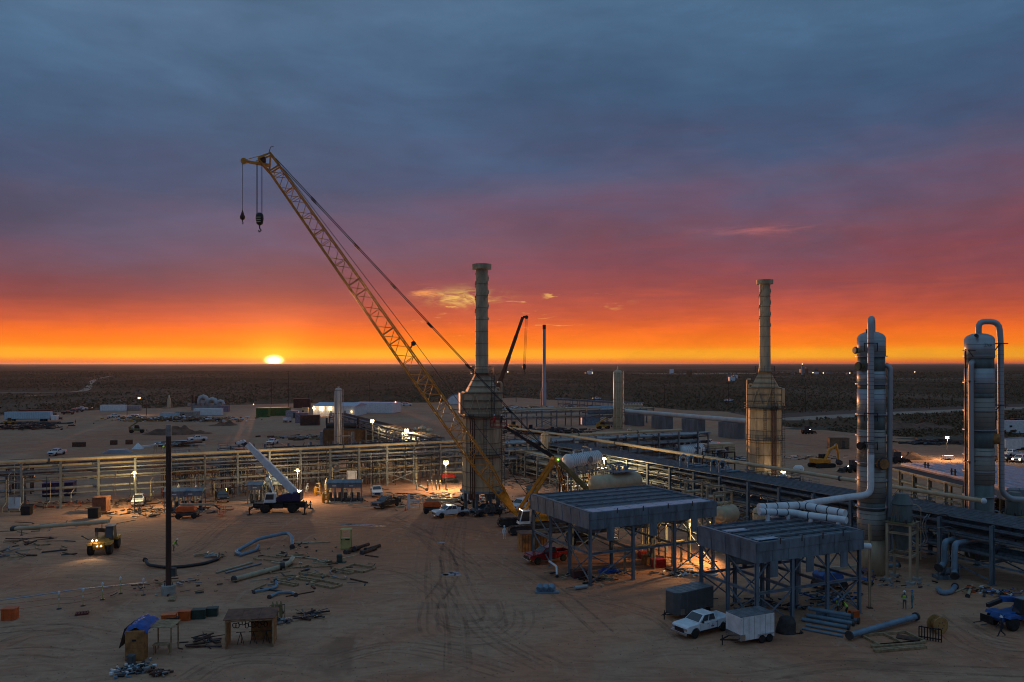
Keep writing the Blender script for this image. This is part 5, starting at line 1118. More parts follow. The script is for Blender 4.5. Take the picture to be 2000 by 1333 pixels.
CYL0 = P(536, 968, p.y - 0.2) ; CM = CYL0.lerp(PV + bd2 * L2 * 0.62, 0.45); q = MB(); q.cyl(CYL0, CM, 0.22, n=12); q.cyl(CM, PV + bd2 * L2 * 0.6, 0.12, n=10); q.obj('lift_cylinder', WINS, t, world=True)

# ---------------------------------------------------------------- second telescopic crane behind the heater
BC = P(958, 850, 196); t = thing('mobile_crane', 'dark telescopic crane whose boom rises behind the first heater', 'crane', (BC.x, BC.y, 0), R(170))
q = MB(); q.box((0, 0, 1.2), (9, 2.4, 0.9)); q.obj('carrier_frame', BLK, t, bevel=0.05); q = MB(); q.box((-1.5, 0, 2.5), (5.0, 2.4, 1.7)); q.obj('turntable_house', DKST, t, bevel=0.08)
for x in (-3, -1.4, 1.6, 3.2):
    for s in (-1, 1): wheel(t, (x, s * 1.1, 0.6), 0.6, 0.42, DKST)
b0 = P(958, 800, 195); b1 = P(1021, 620, 192)
for f0, f1, w_ in ((-0.12, 0.34, 0.95), (0.3, 0.58, 0.82), (0.55, 0.8, 0.70), (0.78, 1.0, 0.6)): q = MB(); q.bar(b0.lerp(b1, f0), b0.lerp(b1, f1), w_ * 0.8, w_); q.obj('boom_section', BROWNST, t, world=True)
q = MB(); q.bar(b1, b1 + V(1.0, 0, 0.15), 0.6, 0.5); q.cyl(b1 + V(0.9, -0.4, 0), b1 + V(0.9, 0.4, 0), 0.45, n=14); q.obj('boom_head', BLK, t, world=True)
hk = P(1024, 717, 192); ht = thing('hook_block', 'black hook block hanging from the crane behind the heater', 'hook block', (hk.x, hk.y, hk.z - 1))
q = MB(); q.lathe([(0.1, -0.8), (0.4, -0.5), (0.45, 0.3), (0.2, 0.7)], 10, tuple(hk)); q.obj('block', BLK, ht, world=True); q = MB(); q.tube([hk - Z * 0.7, hk - Z * 1.2, hk + V(0.3, 0, -1.5), hk + V(-0.1, 0, -1.8)], 0.1, 6); q.obj('hook', BLK, ht, world=True)
for dx_ in (-0.45, 0.0, 0.5): q = MB(); q.tube([hk + V(dx_ * 0.5, 0, 0.6), V(b1.x + 0.9 + dx_ * 0.5, b1.y, b1.z)], 0.035, 4); q.obj('fall_rope', BROWNST, ht, world=True)

# ---------------------------------------------------------------- tall boom lift with people basket
BB = P(1162, 950, 130); t = thing('boom_lift', 'tall boom lift with black upper boom and red basket raised beside the heater', 'boom lift', (BB.x, BB.y, 0), R(160))
q = MB(); q.box((0, 0, 1.0), (3.8, 2.3, 0.8)); q.obj('chassis', OLIVE, t, bevel=0.05); q = MB(); q.box((-0.6, 0, 1.9), (3.2, 1.9, 1.0)); q.obj('turntable', OLIVE, t, bevel=0.08)
for x in (-1.4, 1.4):
    for s in (-1, 1): wheel(t, (x, s * 1.1, 0.55), 0.55, 0.4, DKST)
e0 = P(1092, 905, 129); e1 = P(1080, 893, 128.6); bk = P(986, 834, 127)
for k in (0, 1): q = MB(); a = V(0, -0.9 * k, 0.5 * k); q.bar(BB + V(0, 0, -2) + a, e0 + a, 0.34, 0.5); q.obj('lower_boom', OLIVE, t, world=True)
for k in range(3): q = MB(); a = BB + V(-5.6 + k * 0.9, 0, -4.5); q.bar(a, e0 + V(-0.1 + k * 0.2, 0.2, -0.6), 0.18); q.obj('link_arm', BLK, t, world=True)
q = MB(); q.bar(e1, e1.lerp(bk, 0.55), 0.5, 0.62); q.obj('upper_boom', BLK, t, world=True); q = MB(); q.bar(e1.lerp(bk, 0.45), bk, 0.36, 0.44); q.obj('upper_boom', BLK, t, world=True)
q = MB(); q.tube([e1 + Z * 0.6, e1.lerp(bk, 0.4) + Z * 0.9, bk + Z * 0.5], 0.05, 6); q.obj('hose', BLK, t, world=True)
bc = P(974, 832, 126.8); q = MB(); q.box(tuple(bc - Z * 0.2), (2.6, 1.2, 0.12)); bsk = q.obj('basket', RED, t, world=True)
q = MB(); rail(q, [(bc.x - 1.3, bc.y - 0.6), (bc.x + 1.3, bc.y - 0.6), (bc.x + 1.3, bc.y + 0.6), (bc.x - 1.3, bc.y + 0.6)], bc.z - 0.15, 1.15, 0.07, close=True); q.obj('basket_rail', RED, bsk, world=True)
BASKET = bc

# ================================================================== road vehicles
CGREY_ = mat('grey_plastic_trim', (0.10, 0.10, 0.10), 0.6)
def pickup(label, loc, rz, paint, bed='box', lights='', group='pickup trucks on the site', low=False, name='pickup_truck', lift=0.0, logo=False, cat='pickup'):
    t = thing(name, label, cat, loc, rz, group)
    def arch(cx, r=0.50, zc=0.42 + lift, n=7): return [(cx + r * math.cos(a), zc + r * math.sin(a)) for a in [math.pi * (1 - k / (n - 1)) for k in range(n)] if zc + r * math.sin(a) >= 0.5 + lift]
    zb = 0.5 + lift; zt = 1.27 + lift
    front = [(-1.0, zb)] + [(-1.0, zb)] [:0] + [(1.25, zb)] + arch(1.85) + [(2.45, zb), (2.9, zb + 0.1), (2.95, zb + 0.45), (2.86, zt - 0.14), (2.6, zt - 0.06), (1.35, zt), (-1.0, zt)]
    q = MB(); q.side(front, -0.98, 0.98); body = q.obj('body', paint, t, bevel=0.05)
    if bed == 'box' or bed == 'suv':
        prof = [(-2.92, zb + 0.1), (-2.45, zb)] + arch(-1.85) + [(-1.02, zb), (-1.02, zt), (-2.95, zt)]
        if bed == 'suv': q = MB(); q.side(prof, -0.98, 0.98); q.obj('rear_body', paint, t, bevel=0.05)
        else:
            q = MB(); q.side(prof, -0.98, -0.88); q.side(prof, 0.88, 0.98); q.box((-2.9, 0, zt - 0.32), (0.08, 1.76, 0.62)); q.box((-1.95, 0, zb + 0.25), (1.86, 1.76, 0.08)); q.obj('bed', paint, t)
    else:
        q = MB(); q.box((-2.0, 0, zb + 0.42), (2.0, 2.05, 0.12)); q.box((-1.95, 0, zb + 0.2), (1.7, 0.8, 0.34)); q.obj('flat_bed', paint if bed == 'utility' else DKST, t)
        if bed == 'utility':
            for s in (-1, 1): q = MB(); q.box((-1.25, s * 0.8, zb + 0.75), (0.45, 0.45, 0.66)); q.obj('tool_box', paint, t)
        q = MB(); q.box((-1.9, 0, zb + 0.85), (0.9, 0.8, 0.7)); q.obj('welder', DKST if bed == 'flat' else BLK, t, bevel=0.03)
        q = MB(); q.cyl((-2.6, -0.4, zb + 0.5), (-2.6, -0.4, zb + 1.5), 0.13, n=10); q.obj('gas_bottle', GREEN, t)
    xr = -1.0 if bed != 'suv' else -2.85
    lo = [(xr, -0.92, zt), (1.38, -0.92, zt), (1.38, 0.92, zt), (xr, 0.92, zt)]; zr = zt + 0.63
    hi = [(xr + 0.22, -0.74, zr), (0.55, -0.74, zr), (0.55, 0.74, zr), (xr + 0.22, 0.74, zr)]
    q = MB(); q.hull(lo, hi); cabo = q.obj('cab', paint, t, bevel=0.06)
    q = MB(); q.pane([lo[1], lo[2], hi[2], hi[1]], 0.06, 0.94, 0.10, 0.92); q.obj('windscreen', GLS, cabo)
    q = MB(); q.pane([lo[3], lo[0], hi[0], hi[3]], 0.1, 0.9, 0.2, 0.9); q.obj('rear_window', GLS, cabo)
    for c in ([lo[0], lo[1], hi[1], hi[0]], [lo[2], lo[3], hi[3], hi[2]]):
        flip = c[0][1] > 0
        for u0, u1 in ((0.08, 0.46), (0.50, 0.88)):
            if flip: u0, u1 = 1 - u1, 1 - u0
            q = MB(); q.pane(c, u0, u1, 0.12, 0.90); q.obj('side_window', GLS, cabo)
    rw = 0.41
    for x in (1.85, -1.85):
        for s in (-1, 1): wheel(t, (x, s * 0.86, rw + lift), rw + (0.04 if lift else 0), 0.28, CHR if paint is not BLK else DKST)
    if not low:
        for s in (-1, 1):
            q = MB(); q.box((0.1, s * 0.97, zb + 0.02), (2.3, 0.1, 0.12)); q.obj('side_step', BLK, t)
            for x in (1.85, -1.85): q = MB(); q.tube([(x + 0.53 * math.cos(a), s * 0.985, 0.42 + lift + 0.53 * math.sin(a)) for a in [math.pi * k / 8 for k in range(9)]], 0.03, 5); q.obj('wheel_arch', BLK if paint is not CWHITE else CGREY_, t)
        q = MB(); q.box((2.95, 0, zb + 0.28), (0.08, 1.1, 0.42)); q.obj('grille', BLK, t)
        for s in (-1, 1):
            q = MB(); q.box((2.92, s * 0.78, zb + 0.42), (0.12, 0.34, 0.2)); q.obj('headlight', LAMPW if 'h' in lights else CHR, t)
            q = MB(); q.box((-2.96, s * 0.86, zt - 0.22), (0.06, 0.2, 0.32)); q.obj('tail_light', TAIL if 't' in lights else RED, t)
            q = MB(); q.box((1.05, s * 1.1, zt + 0.14), (0.14, 0.22, 0.2)); q.obj('mirror', BLK, t)
            if bed == 'box':
                for x in (0.28, -0.85): q = MB(); q.box((x, s * 0.985, zt - 0.2), (0.2, 0.025, 0.04)); q.obj('door_handle', BLK, t)
                for x in (1.2, 0.12, -0.98): q = MB(); q.box((x, s * 0.982, zb + 0.36), (0.018, 0.012, 0.62)); q.obj('door_gap', BLK, t)
        q = MB(); q.box((3.0, 0, zb + 0.02), (0.16, 1.96, 0.22)); q.obj('bumper', BLK if paint is RED else CHR, t, bevel=0.03); q = MB(); q.box((-3.0, 0, zb + 0.1), (0.14, 1.9, 0.18)); q.obj('bumper', CHR, t)
        if logo:
            for s in (1,):
                for k, (w_, z_) in enumerate(((0.12, 0.03), (0.42, -0.10), (0.3, -0.16))): q = MB(); q.box((-0.35, s * 0.986, zt - 0.36 + z_), (w_, 0.01, 0.05 if k else 0.07)); q.obj('door_logo', BLK, t)
    elif 't' in lights or 'h' in lights:
        for s in (-1, 1):
            if 't' in lights: q = MB(); q.box((-2.97, s * 0.84, zt - 0.22), (0.06, 0.26, 0.36)); q.obj('tail_light', TAIL, t)
            if 'h' in lights: q = MB(); q.box((2.95, s * 0.78, zb + 0.42), (0.1, 0.34, 0.22)); q.obj('headlight', LAMPW, t)
    return t
def hd(a, b): a, b = G(*a), G(*b); v = b - a; return (a + b) / 2, math.atan2(v.y, v.x)
CWHITE = mat('white_car_paint', (0.72, 0.76, 0.80), 0.25, var=0.08, scale=2, coat=0.5)
CBLACK = mat('black_car_paint', (0.02, 0.021, 0.024), 0.22, var=0.15, coat=0.5)
CGREY = mat('grey_car_paint', (0.075, 0.08, 0.09), 0.25, var=0.15, coat=0.5)
CRED = mat('maroon_car_paint', (0.28, 0.016, 0.018), 0.25, var=0.15, coat=0.5)
CBROWN = mat('tan_car_paint', (0.26, 0.19, 0.12), 0.3, var=0.15, coat=0.4)
p, a = hd((1413, 1224), (1328, 1246)); pickup('white crew cab pickup parked in front of the grey and white trailers', p, a, CWHITE, logo=True)
p, a = hd((1110, 1093), (1026, 1104)); pickup('maroon pickup parked under the left end of the larger cooler', p, a, CRED, lift=0.12)
p, a = hd((905, 1007), (853, 1012)); pickup('white utility pickup with tool boxes parked facing left before the heater', p, a, CWHITE, bed='utility')
p, a = hd((978, 1003), (926, 1010)); pickup('dark grey flatbed pickup parked left of the crawler crane', p, a, CGREY, bed='flat')
p, a = hd((780, 985), (727, 997)); pickup('black pickup parked in front of the white crew cab by the pump shelters', p, a, CBLACK)
p, a = hd((733, 962), (738, 975)); pickup('white crew cab pickup facing the camera beside the pump shelters', p, a, CWHITE)
p, a = hd((433, 974), (436, 985)); pickup('dark boxy off road vehicle facing the camera left of the rough terrain crane', p, a, CBLACK, bed='suv', name='jeep', cat='jeep', lift=0.12)
p, a = hd((123, 887), (98, 892)); pickup('white pickup with glowing tail lights beyond the left end of the pipe rack', p, a, CWHITE, lights='t')
p, a = hd((404, 861), (366, 863)); pickup('white pickup parked below the large spoil heap', p, a, CWHITE, lights='')
p, a = hd((541, 866), (523, 871)); pickup('white pickup just visible over the tan pipe beside the crane boom tip', p, a, CWHITE)
p, a = hd((1038, 974), (1038, 962)); pickup('black pickup with red tail lights driving away behind the crane mast', p, -a, CBLACK, lights='t')
XF_ = None
p, a = hd((1033, 992), (1003, 1000)); pickup('white sport utility parked behind the crawler crane cab', p, a, CWHITE, bed='suv', name='sport_utility', cat='car')
p, a = hd((1402, 872), (1367, 870)); pickup('white pickup parked behind the cream shipping box', p, a, CWHITE, lights='t')
p, a = hd((1955, 893), (1998, 890)); pickup('white pickup parked near the right edge beside a white box trailer', p, a, CWHITE)
p, a = hd((2006, 899), (1978, 906)); pickup('white car with headlights on at the right edge beyond the blue roof', p, a, CWHITE, bed='suv', lights='h', name='sport_utility', cat='car')
p, a = hd((273, 981), (268, 991)); pickup('small white utility vehicle lit by the work lamp under the left rack', p, a, CWHITE, bed='flat', name='utility_vehicle', cat='utility vehicle')
p, a = hd((925, 985), (912, 979)); pickup('white pickup half hidden behind the heater legs', p, a, CWHITE)
for k, (px, py, an, m_, lab, bd_) in enumerate(((133, 810, 0.3, CBLACK, 'black pickup parked right of the long semi trailer', 'box'), (143, 806, 0.3, CGREY, 'dark grey pickup parked second right of the long semi trailer', 'box'), (152, 805, 0.3, CBLACK, 'black car at the end of the far left parking row', 'suv'),
        (160, 801, 0.4, CWHITE, 'white pickup parked behind the far left parking row', 'box'), (223, 816, 1.2, CWHITE, 'white pickup by the barrels left of the lamp post', 'box'), (775, 791, 0.2, CWHITE, 'white pickup left of the white tent at the far edge of the yard', 'box'),
        (795, 793, 0.1, CWHITE, 'white van body truck beside the far white pickup', 'suv'), (1165, 781, 0.1, CWHITE, 'white pickup parked at the far edge beyond the pipe bridge', 'box'), (1424, 785, 2.9, CWHITE, 'white pickup out in the scrub left of the second heater', 'box'),
        (268, 818, 0.2, CWHITE, 'white car parked behind the barrel rows', 'suv'), (1960, 902, 0.2, CBLACK, 'dark pickup parked by the base of the farther silver column', 'box'))):
    pickup(lab, G(px, py), an, m_, bed=bd_, low=True)
# enclosed trailers
def trailer(label, a, b, wdt, H, m, axles=2, nose=0.0, roofm=None, deep=False):
    A, B_ = G(*a), G(*b); v = B_ - A; L = v.length; ang = math.atan2(v.y, v.x); t = thing('cargo_trailer', label, 'trailer', A, ang, 'enclosed cargo trailers')
    q = MB(); z0 = 0.45; prof = [(0, 0), (L, 0), (L, wdt), (0, wdt)]
    if nose: prof = [(0, 0), (L, 0), (L, wdt), (0, wdt), (-nose, wdt * 0.75), (-nose, wdt * 0.25)]
    q.prism(prof, z0, H); bx = q.obj('box', m, t, bevel=0.04)
    q = MB(); q.prism([(x * 0.995 + 0.01, yy) for x, yy in prof], H + 0.005, H + 0.05); rf = q.obj('roof', roofm or STEEL, t)
    for k in range(6): q = MB(); q.box((L * (k + 0.5) / 6, wdt / 2, H + 0.065), (0.05, wdt - 0.1, 0.02)); q.obj('roof_seam', roofm or STEEL, rf)
    for k in range(int(L / 0.62)): q = MB(); q.box((0.3 + k * 0.62, -0.008, (z0 + H) / 2), (0.016, 0.012, H - z0 - 0.1)); q.obj('panel_seam', STEEL, bx)
    q = MB(); q.box((-0.012 if not nose else 0, wdt / 2, z0 + 0.3), (0.02, wdt - 0.05, 0.55)); q.box((0.25, -0.012, z0 + 0.3), (0.5, 0.02, 0.55)); q.obj('stone_guard', CHR, bx)
    for k in range(axles):
        x = L * 0.62 + k * 0.85
        for yy in (0.02, wdt - 0.02): wheel(t, (x, yy, 0.36), 0.36, 0.24, WHITE)
    q = MB(); q.box((L * 0.62 + 0.42 * (axles - 1), -0.1, 0.82), (0.9 * axles, 0.22, 0.05)); q.obj('fender', CHR, t)
    q = MB(); q.bar((0, wdt * 0.2, 0.5), (-1.4, wdt / 2, 0.5), 0.1); q.bar((0, wdt * 0.8, 0.5), (-1.4, wdt / 2, 0.5), 0.1); q.cyl((-1.2, wdt / 2, 0.02), (-1.2, wdt / 2, 0.9), 0.05, n=8); q.obj('tongue', BLK, t)
    for yy in (0.05,):
        for x in (0.1, L - 0.1): q = MB(); q.box((x, yy - 0.065, H - 0.2), (0.08, 0.02, 0.05)); q.obj('marker_lamp', ORG, t)
    return t
trailer('white enclosed trailer with twin axles nearest the camera', (1447, 1264), (1513, 1252), 2.05, 2.55, WHITE)
trailer('grey enclosed trailer with rounded nose behind the white pickup', (1330, 1212), (1394, 1196), 2.1, 2.6, mat('grey_car_paint2', (0.10, 0.105, 0.11), 0.3, var=0.1), nose=0.5)
trailer('white box trailer at the right edge behind a pickup', (1965, 882), (2015, 878), 2.6, 3.4, WHITE)
trailer('low pale flatbed trailer out in the yard by the green containers', (561, 826), (569, 825), 2.2, 2.2, WHITE)
# site boxes ------------------------------------------------------
def cbox(name, label, c, ang, dims, m, cat='container', ribs=0, door=False, group=None, roof=None, window=0):
    t = thing(name, label, cat, c, ang, group); L, D_, H = dims; q = MB(); q.box((0, 0, H / 2 + 0.1), (L, D_, H)); sh = q.obj('shell', m, t, bevel=0.03)
    for j in range(ribs): q = MB(); q.box((-L / 2 + L * (j + 0.5) / ribs, -D_ / 2 - 0.03, H / 2 + 0.1), (L / ribs * 0.45, 0.06, H - 0.3)); q.obj('rib', m, sh)
    q = MB(); q.box((0, 0, H + 0.14), (L + 0.1, D_ + 0.1, 0.08)); q.obj('roof', roof or m, t)
    for s in (-1, 1): q = MB(); q.box((0, s * D_ * 0.3, 0.05), (L, 0.2, 0.1)); q.obj('skid', DKST, t)
    if door: q = MB(); q.box((L * 0.2, -D_ / 2 - 0.04, H * 0.42), (0.95, 0.06, H * 0.75)); dr = q.obj('door', DKST, t); q = MB(); q.box((L * 0.2 + 0.35, -D_ / 2 - 0.09, H * 0.42), (0.12, 0.05, 0.05)); q.obj('handle', CHR, dr)
    for k in range(window): q = MB(); q.box((-L * 0.3 + k * 1.8, -D_ / 2 - 0.03, H * 0.6), (1.0, 0.05, 0.7)); q.obj('window', GLS, t)
    return t
trl = thing('semi_trailer', 'long pale blue semi trailer parked at the far left of the yard', 'semi trailer', G(10, 824), 0.12)
q = MB(); q.box((9.5, 0, 2.7), (18.6, 2.6, 3.0)); bx = q.obj('box', mat('pale_blue_paint', (0.40, 0.56, 0.66), 0.4, var=0.1), trl, bevel=0.05)
for k in range(20): q = MB(); q.box((0.7 + k * 0.92, -1.31, 2.7), (0.05, 0.04, 2.9)); q.obj('post', WINS, bx)
q = MB(); q.box((9.5, 0, 1.05), (18, 1.4, 0.25)); q.obj('chassis', NAVY, trl)
for x in (2.0, 3.3, 15.0, 16.3):
    for s in (-1, 1): wheel(trl, (x, s * 1.05, 0.5), 0.5, 0.5, CHR)
q = MB(); q.box((20.2, 0, 1.6), (2.2, 2.3, 2.0)); q.obj('tractor_cab', WHITE, trl, bevel=0.1)
cbox('container', 'dark red box trailer roof behind the pale blue semi trailer', G(70, 816), 0.1, (14, 2.6, 3.6), mat('dark_red', (0.16, 0.04, 0.03), 0.6), ribs=18)
cbox('container', 'dark green container alone on the yard below the sun', G(514, 815), 0.05, (5.8, 4.0, 4.2), GREEN, ribs=8)
cbox('container', 'wide green container beside the pale site offices', G(548, 812), 0.05, (9.0, 3.6, 3.8), GREEN, ribs=12)
cbox('site_office', 'pale grey site office right of the green container', G(571, 817), 0.1, (5.6, 3.2, 3.2), mat('pale_mauve', (0.33, 0.30, 0.33), 0.5), 'site office', door=True)
cbox('site_office', 'mauve site office with a dark door behind the flatbed trailer', G(590, 826), 0.1, (5.2, 3.4, 4.0), mat('mauve', (0.24, 0.19, 0.26), 0.5), 'site office', ribs=6, door=True)
cbox('container', 'dark brown slatted container beside the mauve office', G(606, 831), 0.1, (7.5, 3.4, 4.0), mat('dark_brown', (0.075, 0.035, 0.03), 0.7), ribs=14)
cbox('container', 'dark maroon container by the white building end', G(590, 797), 0.1, (9.0, 4, 5.0), mat('maroon', (0.085, 0.03, 0.03), 0.7), ribs=10)
cbox('control_box', 'cream control cabinet beside the white building', G(596, 812), 0.1, (3.0, 2.4, 3.6), TANP, 'cabinet', window=1)
wb = thing('metal_building', 'white metal building with three wall lamps at the far side of the yard', 'building', G(612, 812), R(-10))
q = MB(); Lb, Db, Hb = 21.0, 16.0, 4.6
q.add([(0, 0, 0), (Lb, 0, 0), (Lb, Db, 0), (0, Db, 0), (0, 0, Hb), (Lb, 0, Hb), (Lb, Db, Hb), (0, Db, Hb)], [(0, 1, 5, 4), (1, 2, 6, 5), (2, 3, 7, 6), (3, 0, 4, 7)]); wl = q.obj('wall', WHITE, wb)
q = MB(); q.hull([(-0.4, -0.4, Hb), (Lb + 0.4, -0.4, Hb), (Lb + 0.4, Db + 0.4, Hb), (-0.4, Db + 0.4, Hb)], [(-0.4, Db / 2 - 0.1, Hb + 1.5), (Lb + 0.4, Db / 2 - 0.1, Hb + 1.5), (Lb + 0.4, Db / 2 + 0.1, Hb + 1.5), (-0.4, Db / 2 + 0.1, Hb + 1.5)]); q.obj('roof', LROOF, wb)
for k in range(12): q = MB(); q.box((Lb * (k + 0.5) / 12, -0.03, Hb / 2), (0.08, 0.06, Hb)); q.obj('rib', WHITE, wl)
for x in (9.0, 16.0): q = MB(); q.box((x, -0.05, 1.3), (1.1, 0.08, 2.5)); q.obj('door', STEEL, wb)
LIGHTS = []
def lampat(p, watts, col=(1.0, 0.72, 0.36), r=0.15, spot=None, aim=None, parent=None):
    l = bpy.data.lights.new('lamp_light', 'SPOT' if spot else 'POINT'); l.energy = watts; l.color = col; l.shadow_soft_size = r
    if spot: l.spot_size = R(spot); l.spot_blend = 0.6
    o = bpy.data.objects.new('lamp_light', l); COL.objects.link(o); M = Matrix.Translation(Vector(p))
    if aim is not None: M = M @ (Vector(p) - Vector(aim)).to_track_quat('Z', 'Y').to_matrix().to_4x4()
    if parent is not None: o.parent = parent; M = XF[parent.name].inverted() @ M
    o.matrix_local = M
    return o
for x in (-0.2, 4.2, 8.6):
    q = MB(); q.lathe([(0, -0.2), (0.22, 0), (0, 0.2)], 8, (x, -0.35, 3.7)); q.obj('wall_lamp', LAMP, wb); w_ = XF[wb.name] @ Vector((x, -0.7, 3.6)); lampat(w_, 350, parent=wb)
q = MB(); q.lathe([(0, -0.2), (0.22, 0), (0, 0.2)], 8, (19.5, -0.35, 2.0)); q.obj('wall_lamp', LAMP, wb)
cbox('metal_shed', 'second white metal shed behind the rack running away', G(735, 806), R(-12), (22, 12, 5.0), WHITE, 'shed', ribs=16, roof=LROOF)
# tent
tn = thing('white_tent', 'white rounded tent beyond the first heater', 'tent', G(893, 790), 0.1); q = MB(); q.side([(6.5 * math.cos(math.pi * k / 14), 0.2 + 6.0 * math.sin(math.pi * k / 14)) for k in range(15)], -6, 6); q.obj('canopy', WINS, tn)
for k in range(5): q = MB(); q.tube([(6.55 * math.cos(math.pi * j / 14), -6 + k * 3, 0.2 + 6.06 * math.sin(math.pi * j / 14)) for j in range(15)], 0.08, 5); q.obj('hoop', STEEL, tn)
# brown clad cooling boxes with dark engines behind the left rack
for px, py, w_, lab in ((651, 866, 7.0, 'brown clad equipment box left of the slim pale column'), (681, 868, 7.0, 'brown clad equipment box right of the slim pale column'), (712, 871, 7.0, 'brown clad equipment box nearest the bright light tower')):
    p = P(px, 866, 236); t = thing('equipment_box', lab, 'equipment box', (p.x, p.y, 0), 0.1, 'brown clad boxes with engines on top')
    q = MB(); q.box((0, 0, 2.9), (w_ * 0.78, 5, 5.6)); sh = q.obj('shell', BRWD, t)
    for k in range(10): q = MB(); q.box((-w_ * 0.37 + k * w_ * 0.08, -2.54, 2.9), (0.14, 0.1, 5.5)); q.obj('board', BRWD, sh)
    q = MB(); q.box((-w_ * 0.45, 0, 2.6), (0.9, 5, 5.0)); q.obj('louvre', STEEL, t)
    q = MB(); q.cyl((-2.0, 0, 6.6), (2.2, 0, 6.6), 0.95, n=14); q.obj('engine', BLK, t); q = MB(); q.cyl((-1.9, -0.4, 6.8), (-1.9, -0.4, 9.0), 0.3, n=10); q.obj('exhaust', BLK, t); q = MB(); q.box((0, 0, 5.85), (5.2, 3.6, 0.3)); q.obj('deck', DKST, t)
# compressor package with silver domed ducts at far left
cp = thing('compressor_package', 'grey compressor package with silver curved ducts and dark exhaust stacks', 'compressor', G(395, 802), 0.05)
q = MB(); q.box((2, 4, 1.3), (16, 8, 2.6)); q.obj('base', CORR, cp)
for x, z, r in ((-0.5, 7.4, 2.2), (4.2, 6.0, 2.3), (8.6, 5.0, 1.7)):
    q = MB(); q.tube([(x - r, 3, 2.6), (x - r, 3, z - r), (x - r * 0.7, 3, z - r * 0.3), (x, 3, z), (x + r * 0.7, 3, z - r * 0.3), (x + r, 3, z - r), (x + r, 3, 3.2)], r * 0.52, 14); q.obj('duct', ALU, cp)
    q = MB(); q.box((x + 0.4, 2, z - r * 1.3), (r * 1.4, 2.2, 1.4)); q.obj('filter_house', PIPEG, cp)
for x, h_ in ((-6.2, 8.0), (-4.4, 7.6), (-3.0, 7.0)): q = MB(); q.cyl((x, 3, 1.0), (x, 3, h_), 0.5, n=12); q.obj('exhaust_stack', BROWNST, cp)
for k in range(5): q = MB(); q.box((-7 + k * 2.4, 1.0, 3.0), (1.6, 2.0, 1.4)); q.obj('engine', CORR, cp)
cbox('container', 'long white container in front of the compressor package', G(407, 812), 0.02, (13.2, 3.0, 3.2), WINS, window=0, ribs=16)
cbox('site_office', 'pale site cabin with a dark window strip left of the white container', G(366, 817), 0.02, (10.5, 2.8, 2.9), mat('pale_tan', (0.34, 0.30, 0.26), 0.5), 'site office', window=2)
cbox('container', 'pale blue low container left of the site cabin', G(332, 818), 0.02, (8.0, 2.6, 2.4), mat('pale_blue_paint', (0.40, 0.56, 0.66)), ribs=8)
cbox('container', 'long pale container farthest left at the yard edge', G(222, 803), 0.02, (13, 3.0, 3.0), WINS, ribs=12)
cbox('container', 'long mauve white container at the yard edge behind the dark poles', G(252, 802), 0.02, (12, 3.0, 2.4), mat('pale_mauve', (0.33, 0.30, 0.33)), ribs=12)
cbox('cabin', 'small mauve cabin right of the compressor package', G(438, 804), 0.02, (5, 3, 3.0), mat('mauve', (0.24, 0.19, 0.26)), 'cabin')
t = thing('marker_cone', 'slim cream pointed tank standing alone left of the compressor', 'tank', G(330, 798)); q = MB(); q.lathe([(1.0, 0), (1.0, 4.5), (0.6, 6), (0.3, 7.5), (0, 7.6)], 12); q.obj('shell', TANP, t); q = MB(); q.box((-1.5, 0, 0.3), (5, 1.8, 0.5)); q.obj('skid', WOOD, t)
cbox('container', 'brown steel box standing open on the yard behind the excavator', G(1637, 876), -0.1, (5.6, 3.0, 3.0), mat('brown_box', (0.15, 0.11, 0.075), 0.7), ribs=8, door=True)
cbox('container', 'cream shipping box beside the pale blue tank', G(1400, 894), 0.35, (9.5, 3.4, 3.6), TANP, door=True)
tl = thing('portable_toilets', 'row of blue portable toilets beyond the cable trays', 'toilets', G(1335, 880), 0.1)
for k in range(4): q = MB(); q.box((k * 1.5, 0, 1.15), (1.3, 1.3, 2.3)); cbn = q.obj('cabin', BLU, tl, bevel=0.06); q = MB(); q.box((k * 1.5, -0.67, 1.05), (0.8, 0.05, 1.9)); q.obj('door', NAVY, cbn); q = MB(); q.cyl((k * 1.5, -0.7, 1.65), (k * 1.5, -0.73, 1.65), 0.22, n=14); q.obj('sign', WHITE, cbn)
cbox('site_office', 'white office trailer with a dark door at the right edge by the scrub', G(1992, 846), 0.05, (15, 3.4, 4.2), WHITE, 'site office', door=True, window=1)
cbox('container', 'small tan storage box left of the office trailer road', G(1500, 700 + 147), 0.0, (3, 2.5, 2.4), BRWD)

# ================================================================== people
def skinbody(joints, edges, root, tags):
    me = bpy.data.meshes.new('body'); names = list(joints); idx = {n: i for i, n in enumerate(names)}
    me.from_pydata([joints[n][0] for n in names], [(idx[a], idx[b]) for a, b in edges], [])
    o = bpy.data.objects.new('body', me); COL.objects.link(o); sk = o.modifiers.new('skin', 'SKIN'); sk.use_smooth_shade = True
    for i, n in enumerate(names): r = joints[n][1]; me.skin_vertices[0].data[i].radius = (r, r) if not isinstance(r, tuple) else r
    me.skin_vertices[0].data[idx[root]].use_root = True
    sb = o.modifiers.new('sub', 'SUBSURF'); sb.levels = 1; sb.render_levels = 1
    dg = bpy.context.evaluated_depsgraph_get(); out = bpy.data.meshes.new_from_object(o.evaluated_get(dg)); bpy.data.objects.remove(o)
    segs = [(Vector(joints[a][0]), Vector(joints[b][0]), tags.get((a, b), 0)) for a, b in edges]
    for poly in out.polygons:
        c = Vector(poly.center); best = (9, 0)
        for a, b_, tg in segs:
            ab = b_ - a; f = max(0, min(1, (c - a).dot(ab) / max(ab.length_squared, 1e-9))); dd_ = (a + ab * f - c).length
            if dd_ < best[0]: best = (dd_, tg)
        poly.material_index = best[1]; poly.use_smooth = True
    return out
POSES = {}
